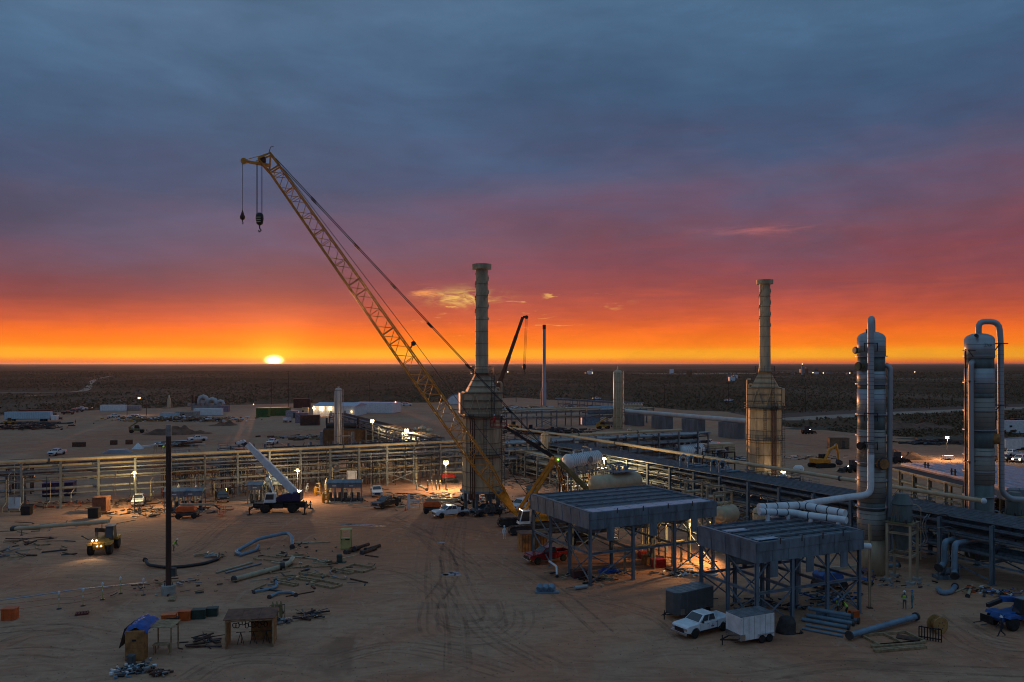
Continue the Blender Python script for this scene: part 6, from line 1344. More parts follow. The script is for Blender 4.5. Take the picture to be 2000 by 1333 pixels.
def pose(kind):
    if kind in POSES: return POSES[kind]
    lean = {'stand': 0.0, 'walk': 0.05, 'bend': 0.75, 'reach': 0.12}[kind]
    hip = V(0, 0, 0.93 if kind != 'bend' else 0.86)
    up = V(math.sin(lean), 0, math.cos(lean))
    chest = hip + up * 0.30; sh = hip + up * 0.50; nk = hip + up * 0.57; hdn = nk + V(math.sin(lean * 0.7), 0, math.cos(lean * 0.7)) * 0.12; hdt = hdn + V(math.sin(lean * 0.6), 0, math.cos(lean * 0.6)) * 0.14
    J = {'hip': (hip, (0.15, 0.11)), 'waist': (hip + up * 0.15, (0.145, 0.105)), 'chest': (chest, (0.17, 0.12)), 'shc': (sh, (0.14, 0.1)), 'neck': (nk, 0.058), 'jaw': (hdn, (0.075, 0.085)), 'head': (hdt, (0.08, 0.095)), 'nose': (hdn + V(0.105, 0, 0.045), 0.02)}
    E = [('hip', 'waist'), ('waist', 'chest'), ('chest', 'shc'), ('shc', 'neck'), ('neck', 'jaw'), ('jaw', 'head'), ('jaw', 'nose')]
    T = {('hip', 'waist'): 0, ('waist', 'chest'): 0, ('chest', 'shc'): 0, ('shc', 'neck'): 0, ('neck', 'jaw'): 2, ('jaw', 'head'): 2, ('jaw', 'nose'): 2}
    for s, n in ((1, 'l'), (-1, 'r')):
        if kind == 'walk': k_, f_, tx = (V(0.20, s * 0.10, 0.50), V(0.34, s * 0.10, 0.09), 0.13) if s > 0 else (V(0.02, s * 0.10, 0.48), V(-0.34, s * 0.10, 0.14), 0.11)
        elif kind == 'bend': k_, f_, tx = V(0.12, s * 0.13, 0.47), V(-0.02, s * 0.14, 0.07), 0.15
        else: k_, f_, tx = V(0.02, s * 0.11, 0.49), V(-0.02, s * 0.13, 0.07), 0.15
        J[n + 'hip'] = (hip + V(0, s * 0.09, -0.06), 0.105); J[n + 'knee'] = (k_, 0.068); J[n + 'ank'] = (f_, 0.052); J[n + 'toe'] = (f_ + V(tx, s * 0.02, -0.035), (0.045, 0.035))
        E += [('hip', n + 'hip'), (n + 'hip', n + 'knee'), (n + 'knee', n + 'ank'), (n + 'ank', n + 'toe')]
        T[('hip', n + 'hip')] = 1; T[(n + 'hip', n + 'knee')] = 1; T[(n + 'knee', n + 'ank')] = 1; T[(n + 'ank', n + 'toe')] = 3
        so_ = sh + V(0, s * 0.19, -0.02)
        if kind == 'bend': el_ = so_ + V(0.10, s * 0.05, -0.26); wr = el_ + V(0.12, -s * 0.04, -0.22)
        elif kind == 'walk': el_ = so_ + V(-0.10 * s, s * 0.05, -0.27); wr = el_ + V(0.10 - 0.06 * s, 0, -0.22)
        elif kind == 'reach': el_ = so_ + V(0.16, s * 0.06, -0.20); wr = el_ + V(0.22, -s * 0.05, 0.06)
        else: el_ = so_ + V(-0.02, s * 0.07, -0.28); wr = el_ + V(0.07, -s * 0.01, -0.24)
        d_ = (wr - el_).normalized(); side_ = V(1, 0, 0) if abs(d_.z) > 0.6 else V(0, s, 0)
        J[n + 'sh'] = (so_, 0.078); J[n + 'el'] = (el_, 0.052); J[n + 'wr'] = (wr, 0.034); J[n + 'palm'] = (wr + d_ * 0.07, (0.042, 0.022))
        E += [('shc', n + 'sh'), (n + 'sh', n + 'el'), (n + 'el', n + 'wr'), (n + 'wr', n + 'palm')]
        T[('shc', n + 'sh')] = 0; T[(n + 'sh', n + 'el')] = 0; T[(n + 'el', n + 'wr')] = 0; T[(n + 'wr', n + 'palm')] = 2
        for k in range(4):
            fn = n + 'f%d' % k; J[fn] = (wr + d_ * (0.145 - 0.012 * abs(k - 1.3)) + side_ * (0.030 - 0.02 * k) + V(0.012, 0, 0), 0.009); E.append((n + 'palm', fn)); T[(n + 'palm', fn)] = 2
        J[n + 'th'] = (wr + d_ * 0.075 + side_ * 0.062, 0.010); E.append((n + 'wr', n + 'th')); T[(n + 'wr', n + 'th')] = 2
    POSES[kind] = (skinbody(J, E, 'hip', T), hdt, lean, sh, hip, up); return POSES[kind]
MBOOT = mat('boot_leather', (0.06, 0.04, 0.025), 0.8)
def person(label, loc, rz, kind='stand', vest=None, shirt=SHIRT, pants=DENIM, hat=WHITE, group='workers on the site'):
    t = thing('person', label, 'person', loc, rz, group); me0, hdt, lean, sh, hip, up = pose(kind)
    me = me0.copy(); me.materials.clear()
    for m_ in (shirt, pants, SKIN, MBOOT): me.materials.append(m_)
    link('body', me, t)
    q = MB(); M = Matrix.Translation(hdt + V(math.sin(lean) * 0.04, 0, 0.045)) @ Matrix.Rotation(lean * 0.6, 4, 'Y'); q.lathe([(0.155, -0.02), (0.115, 0.0), (0.112, 0.05), (0.085, 0.105), (0.045, 0.125), (0, 0.13)], 16, M=M); q.obj('hard_hat', hat, t)
    if vest:
        q = MB(); M = Matrix.Translation(hip) @ Matrix.Rotation(lean, 4, 'Y'); vs = []; n = 16; rings_ = [(0.06, 0.155, 0.205), (0.25, 0.155, 0.20), (0.42, 0.15, 0.215), (0.53, 0.105, 0.19)]
        for z, rx, ry in rings_:
            for k in range(n): a = 2 * math.pi * k / n; vs.append(M @ Vector((rx * math.cos(a), ry * math.sin(a), z)))
        q.add(vs, [(i * n + k, i * n + (k + 1) % n, (i + 1) * n + (k + 1) % n, (i + 1) * n + k) for i in range(3) for k in range(n)], True); vo = q.obj('vest', vest, t)
        q = MB()
        for k in range(n):
            a, b_ = 2 * math.pi * k / n, 2 * math.pi * (k + 1) / n; q.quad(*[M @ Vector((0.162 * math.cos(x), 0.208 * math.sin(x), z)) for x, z in ((a, 0.17), (b_, 0.17), (b_, 0.22), (a, 0.22))])
        q.obj('reflective_band', WINS, vo)
    return t
for px, py, rz, kd, vs_, sh_, pn, ht, lab in (
    (1767, 1190, -2.2, 'reach', HIVIS, SHIRT, DENIM, WHITE, 'person in lime vest and dark trousers standing, left of a pair near the vessel stand'),
    (1782, 1189, 2.6, 'stand', None, mat('teal_shirt', (0.10, 0.22, 0.24), 0.8), DENIM, BLU, 'person in pale shirt and blue hard hat, right of a pair near the vessel stand'),
    (1957, 1244, 2.9, 'walk', None, DENIM, DENIM, WHITE, 'person in dark clothes and white hard hat walking beside the blue machine'),
    (1637, 1202, 0.4, 'stand', HIVIS, SHIRT, DENIM, WHITE, 'person in lime vest standing behind the pipe stack under the nearer cooler'),
    (1655, 1203, 2.9, 'bend', HIVIS, BLK, BLK, WHITE, 'person in lime vest bending over beside an orange box under the nearer cooler'),
    (338, 1077, 0.2, 'bend', HIVIS, KHAKI, BLK, WHITE, 'person in lime vest working on the ground beside the dark pole'),
    (985, 1053, -1.4, 'stand', None, WINS, DENIM, WHITE, 'person in reflective shirt standing by the crane tracks'),
    (976, 1011, 0.6, 'stand', None, BLK, BLK, WHITE, 'person in dark clothes standing between the grey pickup and the crane'),
    (813, 958, 0.2, 'stand', None, SHIRT, DENIM, WHITE, 'person standing left of the pipe being fitted under the lit rack'),
    (844, 957, 3.0, 'reach', None, KHAKI, DENIM, WHITE, 'person holding out both hands right of the pipe being fitted'),
    (852, 958, 2.6, 'stand', None, SHIRT, KHAKI, WHITE, 'person in grey shirt, middle of the trio right of the fitted pipe'),
    (859, 958, 2.8, 'stand', None, KHAKI, KHAKI, YELP, 'person in tan clothes, right end of the trio by the fitted pipe'),
    (836, 955, 1.8, 'bend', None, BLK, DENIM, WHITE, 'person bending behind the pipe being fitted under the lit rack'),
    (293, 978, 0.4, 'bend', HIVIS, KHAKI, KHAKI, WHITE, 'person in bright vest bending at the lit rack column'),
    (272, 975, -0.6, 'stand', None, KHAKI, DENIM, YELP, 'person in tan standing by the short stand under the lit rack'),
    (272, 1004, -1.2, 'stand', None, SHIRT, BLK, BLK, 'person in dark clothes walking in front of the small white utility vehicle'),
    (318, 970, 1.0, 'reach', None, ORG, DENIM, ORG, 'person in orange working at the rack behind the dark pole'),
    (449, 968, 2.0, 'stand', None, BLK, DENIM, WHITE, 'person standing right of the dark off road vehicle'),
    (456, 972, 2.4, 'bend', None, SHIRT, BLK, WHITE, 'person bending right of the dark off road vehicle'),
    (421, 977, 0.2, 'stand', None, SHIRT, DENIM, WHITE, 'person standing left of the dark off road vehicle'),
    (598, 962, 1.2, 'bend', None, WINS, DENIM, WHITE, 'person kneeling by the yellow lit valves left of the pump shelters'),
    (147, 829, 1.0, 'walk', None, BLK, BLK, BLK, 'person walking alone across the far left of the yard'),
    (254, 844, 0.4, 'stand', None, BLK, BLK, WHITE, 'person standing left of the loader by the spoil heap, farther left of two'),
    (258, 844, 2.6, 'stand', None, SHIRT, BLK, WHITE, 'person standing next to the loader by the spoil heap, nearer to it of two'),
    (521, 985, -2.8, 'reach', HIVIS, KHAKI, DENIM, WHITE, 'person in lime vest standing in front of the rough terrain crane cab')):
    person(lab, G(px, py), rz, kd, vs_, sh_, pn, ht)
person('person in red overalls standing at the left of the raised basket', BASKET + V(-0.7, 0, -0.13), -1.5, 'stand', None, RED, BLK, WHITE)
person('person in dark clothes standing at the right of the raised basket', BASKET + V(0.4, 0, -0.13), -1.2, 'reach', None, BLK, BLK, WHITE)
rt = LO + LDIR * 0
for px, vst, lab, kd in ((317, HIVIS, 'person in lime vest crouching on top of the tan pipe near the dark pole', 'bend'), (304, None, 'person in grey crouching on top of the tan pipe left of the lime vest', 'bend')):
    ratio = (px - 1000) / F; s_ = ((ratio * LO.y) - LO.x) / (LDIR.x - ratio * LDIR.y); pp = LO + LDIR * s_ + Z * (zt_ + 0.5); person(lab, pp, 0.5 if vst else 2.2, kd, vst, SHIRT, DENIM, WHITE)

# ================================================================== work lights
def light_tower(label, px, py, d, watts, spread=True, base=True, col=(1.0, 0.70, 0.33), heads=4, cart=WHITE, aim=None):
    p = P(px, py, d); t = thing('light_tower', label, 'light tower', (p.x, p.y, 0), 0, 'mobile light towers')
    if base:
        q = MB(); q.box((0.4, 0.2, 0.75), (2.2, 1.2, 0.95)); q.obj('generator', cart, t, bevel=0.08)
        for s in (-0.4, 0.8): wheel(t, (0.4, s, 0.3), 0.3, 0.2, WHITE)
        for sx_, sy_ in ((-1.5, 0), (2.0, 0), (0.2, -1.3), (0.2, 1.6)): q = MB(); q.bar((0.2, 0.2, 0.4), (sx_, sy_, 0.35), 0.08); q.cyl((sx_, sy_, 0.02), (sx_, sy_, 0.5), 0.05, n=6); q.obj('outrigger', DKST, t)
    q = MB(); q.cyl((0, 0, 0.05), (0, 0, p.z * 0.55), 0.09, n=8); q.cyl((0, 0, p.z * 0.5), (0, 0, p.z), 0.06, n=8); q.obj('mast', DKST, t)
    if not base: q = MB(); q.bar((-0.6, 0, 0.05), (0.6, 0, 0.05), 0.1); q.bar((0, -0.6, 0.05), (0, 0.6, 0.05), 0.1); q.obj('foot', DKST, t)
    q = MB(); q.bar((-0.5, 0, p.z), (0.5, 0, p.z), 0.07); q.obj('crossbar', DKST, t)
    for k in range(heads):
        x = (k % 2) * 0.52 - 0.26 if heads > 1 else 0; z = p.z + 0.2 - 0.38 * (k // 2); hs = 0.85
        q = MB(); q.box((x, 0.08, z), (0.46 * hs, 0.2, 0.34 * hs)); hh = q.obj('lamp_head', BLK, t); q = MB(); q.box((x, -0.05, z), (0.40 * hs, 0.05, 0.28 * hs)); q.obj('lens', LAMP, hh)
    if watts: lampat(p + V(0, -0.5, -0.15), watts, col, 0.25, parent=t, spot=150 if aim else None, aim=aim)
    return t
light_tower('light tower shining beside the brown clad boxes, highest of the lit lamps on the left', 727, 823, 215, 3500)
light_tower('light tower shining behind the three upright drums', 794, 841, 196, 3000)
light_tower('work light blazing under the rack just left of the first heater', 871, 904, 158, 6000, base=False)
light_tower('single work lamp on a stand left of the pump shelters', 581, 920, 146, 3600, base=False, heads=1)
light_tower('light tower shining on the open yard between the two silver columns', 1850, 855, 207, 4500)
light_tower('twin work lamp shining at the foot of the second heater', 1530, 924, 149, 1800, base=False, heads=2)
light_tower('work lamp on a stand under the right corner of the larger cooler', 1392, 1020, 100.5, 4200, base=False, heads=1, col=(1.0, 0.62, 0.24), aim=G(1290, 1100))
light_tower('work lamp hidden among the silver pipes near the white tank', 1180, 897, 151, 4500, base=False, heads=1)
light_tower('work lamp on a stand lighting the left rack columns in yellow', 262, 925, 136, 3600, base=False, heads=1, col=(1.0, 0.68, 0.26))
# street lamps and poles at the far side
def lamp_post(label, px, pyb, pyt, lit=0, arm=True):
    p = G(px, pyb); H = CH - (pyt - HZ) * p.y / F; t = thing('lamp_post', label, 'lamp post', p, 0, 'yard lamp posts'); q = MB(); q.lathe([(0.16, 0), (0.10, H)], 8); q.obj('pole', BROWNST, t)
    if arm: q = MB(); q.tube([(0, 0, H), (-1.5, 0, H + 0.6), (-3.4, 0, H + 0.9)], 0.07, 6); q.obj('arm', BROWNST, t)
    e = (-3.6, 0, H + 0.8) if arm else (0, 0, H + 0.1)
    q = MB(); q.lathe([(0, -0.35), (0.5, -0.1), (0.5, 0.1), (0, 0.35)], 10, e); q.obj('lantern', LAMP if lit else STEEL, t)
    if lit: lampat(Vector(p) + Vector(e) - Z * 0.5, lit, parent=t)
lamp_post('lit yellow lamp post standing among the barrels at the far left', 286, 812, 781, 900)
lamp_post('unlit lamp post left of the lit one behind the barrels', 248, 812, 786)
def utility_pole(label, px, pyb, pyt, bar_=True):
    p = G(px, pyb); H = CH - (pyt - HZ) * p.y / F; t = thing('utility_pole', label, 'utility pole', p, 0, 'wooden utility poles'); q = MB(); q.lathe([(0.2, 0), (0.13, H)], 8); q.obj('pole', BROWNST, t)
    if bar_: q = MB(); q.box((0, 0, H - 0.5), (2.6, 0.14, 0.16)); q.obj('cross_arm', BROWNST, t)
    for s in (-1, 1): q = MB(); q.cyl((s * 1.1, 0, H - 0.42), (s * 1.1, 0, H - 0.1), 0.07, n=6); q.obj('insulator', DKST, t)
for px, b_, tt, lab in ((563, 798, 725, 'utility pole standing in front of the scrub below the sun'), (530, 790, 745, 'utility pole farther left below the sun'), (602, 795, 770, 'short utility pole at the corner of the white building'), (1815, 800, 765, 'utility pole beside the pale road between the silver columns'),
        (1964, 798, 750, 'utility pole right of the farther silver column'), (1573, 805, 757, 'utility pole in the scrub right of the second heater'), (1008, 786, 750, 'utility pole between the heater and the vent stack'), (1161, 785, 755, 'utility pole left of the tall cream vessel'),
        (722, 786, 745, 'utility pole in the scrub right of the slim pale column'), (1298, 797, 752, 'utility pole in the scrub right of the tall cream vessel'), (1423, 790, 748, 'utility pole in the scrub left of the second heater')):
    utility_pole(lab, px, b_, tt)
# far plants and lamps on the plain
def far_lamp(label, px, py, d, h=9):
    p = P(px, py, d); t = thing('distant_lamp', label, 'lamp', (p.x, p.y, 0), 0, 'distant lamps on the plain'); q = MB(); r = d * 0.0006; q.lathe([(0, -r), (r, 0), (0, r)], 8, (0, 0, p.z)); q.obj('lantern', LAMPS, t); q = MB(); q.cyl((0, 0, 0), (0, 0, p.z - r), d * 0.00012, n=5); q.obj('pole', DKST, t)
for px, py, d, lab in ((1787, 727, 1500, 'bright lone lamp on the plain between the silver columns'), (992, 727, 1700, 'small lamp on the plain right of the first heater'), (1157, 729, 1500, 'small lamp on the plain left of the tall cream vessel'), (1608, 729, 1800, 'lamp of the distant plant, right of its flare tower'), (1588, 728.5, 1800, 'lamp of the distant plant beside its flare tower'),
        (1567, 711.5, 1900, 'lamp on top of the distant flare tower'), (1660, 729, 1800, 'lamp at the right end of the distant plant'), (495, 790, 480, 'small white lamp at the edge of the yard below the sun'), (180, 796, 455, 'small pale lamp behind the far left parked cars')):
    far_lamp(lab, px, py, d)
fr = random.Random(9)
for k in range(26):
    px = fr.choice((fr.uniform(1300, 1480), fr.uniform(1545, 1675), fr.uniform(1545, 1675), fr.uniform(1140, 1165), fr.uniform(1425, 1440)))
    py = fr.uniform(728.5, 732.5) if px < 1420 or px > 1445 else fr.uniform(736, 745); p = G(px, py); s_ = p.y / 1000
    t = thing('distant_unit', 'small pale block of the distant plant on the plain', 'plant unit', p, fr.uniform(0, 1), 'units of the distant plant'); w_, h_ = fr.uniform(3, 9) * s_, fr.uniform(2, 5.5) * s_
    q = MB(); q.box((0, 0, h_ / 2), (w_, 4 * s_, h_)); q.obj('block', fr.choice((CORR, WINS, CONC, BRWD)), t); q = MB(); q.box((w_ * 0.2, 0, h_ * 1.1), (w_ * 0.3, 2 * s_, h_ * 0.4)); q.obj('roof_unit', STEEL, t)
p = G(1567, 733); t = thing('flare_tower', 'thin flare tower rising from the distant plant', 'tower', p); q = MB(); H = CH - (712 - HZ) * p.y / F; q.lathe([(2.4, 0), (1.2, H)], 6); q.obj('mast', PIPEG, t); q = MB(); q.lathe([(1.6, H - 3), (1.6, H)], 8); q.obj('tip', DKST, t)

# ================================================================== dark pole on its pedestal
p = G(329, 1160); t = thing('steel_pole', 'tall dark brown steel pole with a pale top on a concrete pedestal', 'pole', p); Hp = CH - (830 - HZ) * p.y / F
q = MB(); q.lathe([(0.30, 0.9), (0.27, Hp - 1.25)], 16); q.obj('shaft', BROWNST, t); q = MB(); q.lathe([(0.29, Hp - 1.25), (0.29, Hp)], 16); q.obj('tip', mat('galv_tip', (0.30, 0.28, 0.27), 0.5), t)
q = MB(); q.lathe([(0.78, 0), (0.76, 0.92), (0.7, 0.96), (0, 0.96)], 14, smooth=False); q.obj('pedestal', CONC, t); q = MB(); q.box((0.55, 0, 2.35), (0.5, 0.4, 0.9)); q.obj('junction_box', DKST, t)
for k in range(8): a = k * math.pi / 4; q = MB(); q.cyl((0.45 * math.cos(a), 0.45 * math.sin(a), 0.95), (0.45 * math.cos(a), 0.45 * math.sin(a), 1.15), 0.04, n=6); q.obj('anchor_bolt', DKST, t)

# ================================================================== machines
def telehandler(label, loc, rz, m, lights=False, boomup=0.15):
    t = thing('telehandler', label, 'telehandler', loc, rz); q = MB(); q.side([(-2.6, 0.7), (2.5, 0.7), (2.7, 1.0), (2.4, 1.5), (0.6, 1.55), (-2.6, 1.75)], -0.65, 0.65); q.obj('chassis', m, t, bevel=0.06)
    for x in (-1.7, 1.75):
        for s in (-1, 1): wheel(t, (x, s * 1.0, 0.66), 0.66, 0.5, m); q = MB(); q.side([(x - 0.75, 1.2), (x + 0.75, 1.2), (x + 0.6, 1.45), (x - 0.6, 1.45)], s * 1.0 - 0.3, s * 1.0 + 0.3); q.obj('fender', m, t)
    q = MB(); q.hull([(-0.9, 0.2, 1.4), (0.9, 0.2, 1.4), (0.9, 1.15, 1.4), (-0.9, 1.15, 1.4)], [(-0.8, 0.25, 2.75), (0.55, 0.25, 2.75), (0.55, 1.1, 2.75), (-0.8, 1.1, 2.75)]); cb = q.obj('cab', BLK, t, bevel=0.05)
    q = MB(); q.pane([(0.9, 0.2, 1.4), (0.9, 1.15, 1.4), (0.55, 1.1, 2.75), (0.55, 0.25, 2.75)], 0.08, 0.92, 0.1, 0.92); q.obj('windscreen', GLS, cb); q = MB(); q.box((-0.1, 0.68, 2.79), (1.3, 0.9, 0.06)); q.obj('roof', STEEL, cb)
    z1 = 2.0 + boomup * 4; q = MB(); q.bar((-2.4, -0.35, 2.1), (1.6, -0.35, z1), 0.42, 0.46); q.obj('boom', m if not lights else BLK, t); q = MB(); q.bar((1.2, -0.35, z1 - 0.05), (3.3, -0.35, z1 - 0.6 + boomup), 0.32, 0.36); q.obj('boom_nose', BLK, t)
    q = MB(); q.box((3.4, -0.35, 0.9), (0.12, 1.3, 0.7)); q.obj('carriage', BLK, t)
    for s in (-1, 1): q = MB(); q.box((4.0, -0.35 + s * 0.4, 0.58), (1.2, 0.12, 0.06)); q.obj('fork', DKST, t)
    q = MB(); q.box((-2.2, 0, 1.95), (0.9, 1.5, 0.5)); q.obj('engine_hood', m, t, bevel=0.06)
    return t
# the yellow reach machine with its headlights on, carrying the long pipe
p = G(203, 1078); t = thing('pipelayer', 'yellow wheeled handler with headlights on carrying a long tan pipe', 'handler', p, R(282)); m = YEL2
q = MB(); q.side([(-2.9, 0.75), (2.4, 0.75), (2.6, 1.1), (2.5, 1.65), (0.9, 1.8), (-2.9, 1.85)], -0.7, 0.7); q.obj('chassis', m, t, bevel=0.08)
for x in (-1.9, 1.7):
    for s in (-1, 1): wheel(t, (x, s * 1.12, 0.78), 0.78, 0.6, DKST); q = MB(); q.side([(x - 0.9, 1.35), (x + 0.9, 1.35), (x + 0.7, 1.72), (x - 0.7, 1.72)], s * 1.1 - 0.34, s * 1.1 + 0.34); q.obj('fender', m, t, bevel=0.05)
q = MB(); q.hull([(-1.6, 0.1, 1.7), (0.3, 0.1, 1.7), (0.3, 1.2, 1.7), (-1.6, 1.2, 1.7)], [(-1.5, 0.2, 3.3), (0.0, 0.2, 3.3), (0.0, 1.1, 3.3), (-1.5, 1.1, 3.3)]); cb = q.obj('cab', BLK, t, bevel=0.06)
q = MB(); q.pane([(0.3, 0.1, 1.7), (0.3, 1.2, 1.7), (0.0, 1.1, 3.3), (0.0, 0.2, 3.3)], 0.08, 0.92, 0.1, 0.92); q.obj('windscreen', GLS, cb); q = MB(); q.box((-0.75, 0.65, 3.34), (1.7, 1.15, 0.07)); q.obj('roof', STEEL, cb); q = MB(); q.box((0.2, 1.2, 2.5), (0.06, 0.1, 0.7)); q.obj('marker_strip', YELP, cb)
q = MB(); q.bar((-2.6, -0.4, 2.3), (1.9, -0.4, 3.3), 0.42, 0.5); q.obj('boom', BLK, t); q = MB(); q.bar((1.7, -0.4, 3.2), (1.9, -0.4, 2.2), 0.3, 0.34); q.tube([(1.9, -0.4, 2.3), (1.9, -1.4, 2.1), (1.9, -2.2, 2.6)], 0.08, 6); q.obj('boom_nose', DKST, t)
for s, z in ((-0.75, 2.0), (-0.25, 2.02)): q = MB(); q.lathe([(0, -0.13), (0.14, 0), (0, 0.13)], 10, (2.45, s, z)); q.obj('headlight', LAMP, t)
for s in (-0.12, 0.35): q = MB(); q.lathe([(0, -0.05), (0.06, 0), (0, 0.05)], 8, (2.62, s, 1.3)); q.obj('indicator', LAMPW, t)
Mh = XF[t.name]; lampat(Mh @ Vector((2.9, -0.5, 2.0)), 260, (1.0, 0.85, 0.5), 0.1, spot=100, aim=Mh @ Vector((8.0, -0.5, 0.0)), parent=t)
a, b_ = P(30, 1033, p.y + 4.0), P(212, 1019, p.y + 0.5); q = MB(); t2 = thing('carried_pipe', 'long tan pipe held level by the yellow handler', 'pipe', (a.x, a.y, 0)); q.tube([a, b_], 0.26, 14); q.obj('pipe_run', TANP, t2, world=True); dr = (b_ - a).normalized(); q = MB(); q.cyl(a - dr * 0.6, a, 0.36, n=12); q.obj('valve', DKST, t2, world=True)
for f in (0.07, 0.93): c = a.lerp(b_, f); q = MB(); q.tube([c, c - Z * 0.9], 0.05, 6); q.cyl(c - Z * 1.0, c - Z * 0.9, 0.2, n=8); q.obj('sling', DKST, t2, world=True)
telehandler('dark orange telehandler working under the far tank by the tall cream vessel', G(1178, 838), 0.3, YEL2, boomup=0.6)
telehandler('blue telehandler cut off by the right edge of the picture', G(1985, 1222), R(200), BLU)
telehandler('dark loader with raised arm by the large spoil heap', G(267, 846), 0.3, OLIVE, boomup=0.7)
def boomlift(label, loc, rz, m, arm=1):
    t = thing('boom_lift', label, 'boom lift', loc, rz); q = MB(); q.box((0, 0, 0.75), (3.2, 1.9, 0.5)); q.obj('chassis', DKST, t, bevel=0.04)
    for x in (-1.2, 1.2):
        for s in (-1, 1): wheel(t, (x, s * 0.95, 0.46), 0.46, 0.34, DKST)
    q = MB(); q.side([(-1.6, 1.05), (1.2, 1.05), (1.35, 1.4), (0.9, 1.95), (-1.3, 2.0), (-1.7, 1.7)], -0.85, 0.85); q.obj('turntable', m, t, bevel=0.1)
    q = MB(); q.bar((-1.2, 0.2, 2.15), (4.2 * arm, 0.2, 2.05), 0.3, 0.36); q.obj('boom', PIPEY, t); q = MB(); q.bar((4.0 * arm, 0.2, 2.0), (5.0 * arm, 0.2, 1.2), 0.2); q.obj('jib', BLK, t)
    q = MB(); rail(q, [(4.8 * arm, -0.6), (5.7 * arm, -0.6), (5.7 * arm, 1.0), (4.8 * arm, 1.0)], 0.5, 1.1, close=True); q.box((5.25 * arm, 0.2, 0.5), (0.9, 1.6, 0.06)); q.obj('basket', m if arm > 0 else BLK, t)
    return t
boomlift('orange boom lift in front of the small open shelters on the left', G(366, 1012), R(10), ORG)
boomlift('orange boom lift parked behind the white utility pickup', G(846, 1002), R(8), ORG)
boomlift('red boom lift parked in the light under the rack left of the heater', G(877, 943), R(15), RED)
boomlift('blue boom lift folded beneath the nearer cooler on the right', G(1620, 1150), R(20), BLU)
boomlift('dark boom lift folded behind the crane beneath the larger cooler', G(1130, 1062), R(15), BLK)
# excavator
p = G(1605, 913); t = thing('excavator', 'yellow tracked excavator with bent arm on the open yard', 'excavator', p, R(20))
for s in (-1, 1):
    q = MB(); q.side([(-2.3 + 0.5 * math.cos(math.pi / 2 + math.pi * k / 6), 0.5 + 0.5 * math.sin(math.pi / 2 + math.pi * k / 6)) for k in range(7)] + [(2.3 + 0.5 * math.cos(-math.pi / 2 + math.pi * k / 6), 0.5 + 0.5 * math.sin(-math.pi / 2 + math.pi * k / 6)) for k in range(7)], s * 1.35 - 0.35, s * 1.35 + 0.35); q.obj('track', RUB, t)
q = MB(); q.side([(-2.6, 1.1), (1.6, 1.1), (1.6, 1.9), (0.2, 2.1), (-2.6, 2.2)], -1.35, 1.35); q.obj('house', YEL, t, bevel=0.1)
q = MB(); q.box((0.9, 0.85, 2.3), (1.5, 1.0, 1.6)); cb = q.obj('cab', BLK, t, bevel=0.06); q = MB(); q.box((0.9, 0.33, 2.6), (1.2, 0.04, 0.8)); q.obj('window', GLS, cb)
q = MB(); q.tube([(0.8, -0.2, 1.8), (2.2, -0.2, 4.2), (4.4, -0.2, 5.2)], [0.34, 0.42, 0.24], 8); q.obj('boom', YEL, t); q = MB(); q.tube([(4.1, -0.2, 5.5), (4.7, -0.2, 3.4), (4.9, -0.2, 1.6)], [0.3, 0.28, 0.18], 8); q.obj('arm', YEL, t)
q = MB(); q.cyl((2.0, -0.2, 3.0), (3.9, -0.2, 5.4), 0.1, n=8); q.obj('ram', CHR, t); q = MB(); q.side([(4.7, 1.7), (5.6, 1.3), (5.7, 0.6), (5.0, 0.3), (4.5, 0.9)], -0.8, 0.4); q.obj('bucket', DKST, t)
def loader(label, loc, rz, m, lit=True):
    t = thing('wheel_loader', label, 'loader', loc, rz); q = MB(); q.side([(-2.4, 0.7), (1.0, 0.7), (1.2, 1.4), (-0.2, 1.7), (-2.4, 1.6)], -0.7, 0.7); q.obj('body', m, t, bevel=0.08)
    for x in (-1.4, 1.0):
        for s in (-1, 1): wheel(t, (x, s * 0.85, 0.6), 0.6, 0.42, DKST)
    q = MB(); q.box((-0.3, 0, 2.2), (1.3, 1.2, 1.1)); q.obj('cab', GLS, t, bevel=0.05); q = MB(); q.box((-0.3, 0, 2.8), (1.4, 1.3, 0.08)); q.obj('roof', BLK, t)
    for s in (-1, 1): q = MB(); q.bar((0.6, s * 0.5, 1.5), (2.4, s * 0.5, 0.7), 0.16, 0.24); q.obj('lift_arm', m, t)
    q = MB(); q.side([(2.3, 0.3), (3.2, 0.1), (2.5, 0.2), (2.5, 1.0), (2.3, 1.0)], -1.1, 1.1); q.obj('bucket', DKST, t); q = MB(); q.lathe([(0, -0.09), (0.1, 0), (0, 0.09)], 8, (1.25, 0.5, 1.5)); q.obj('headlight', LAMPW if lit else CHR, t)
loader('small dark skid loader with a headlamp left of the nearer silver column', G(1664, 923), R(190), BLK)
loader('black wheel loader beside the red spoil heap behind the silver column', G(1755, 905), R(10), BLK)
loader('small dark loader alone on the far yard right of the second heater', G(1578, 848), R(15), BLK)
loader('dark dozer on the yard beyond the lattice crane hook, by the duct boxes', G(1345, 861), R(20), CORR)
def far_machine(label, px, py, m, rz=0.2): loader(label, G(px, py), rz, m, False)
far_machine('yellow machine in front of the semi trailer at far left', 20, 830, YEL2, 0.4); far_machine('orange machine beside the semi trailer tail', 108, 820, ORG); far_machine('yellow machine parked beyond the heater behind the raised basket', 1005, 838, YEL, 0.1); far_machine('dark machine right of the yellow one beyond the heater', 1038, 845, BLK, 0.1); far_machine('dark machine in front of the vent stack', 1080, 850, BLK, 0.1)
# blue generator skid far
cbox('generator', 'pale blue generator set beyond the diagonal pipe by the tall cream vessel', G(1152, 830), 0.1, (7, 3, 3.0), mat('pale_blue_paint2', (0.25, 0.38, 0.52), 0.4), 'generator', ribs=8)

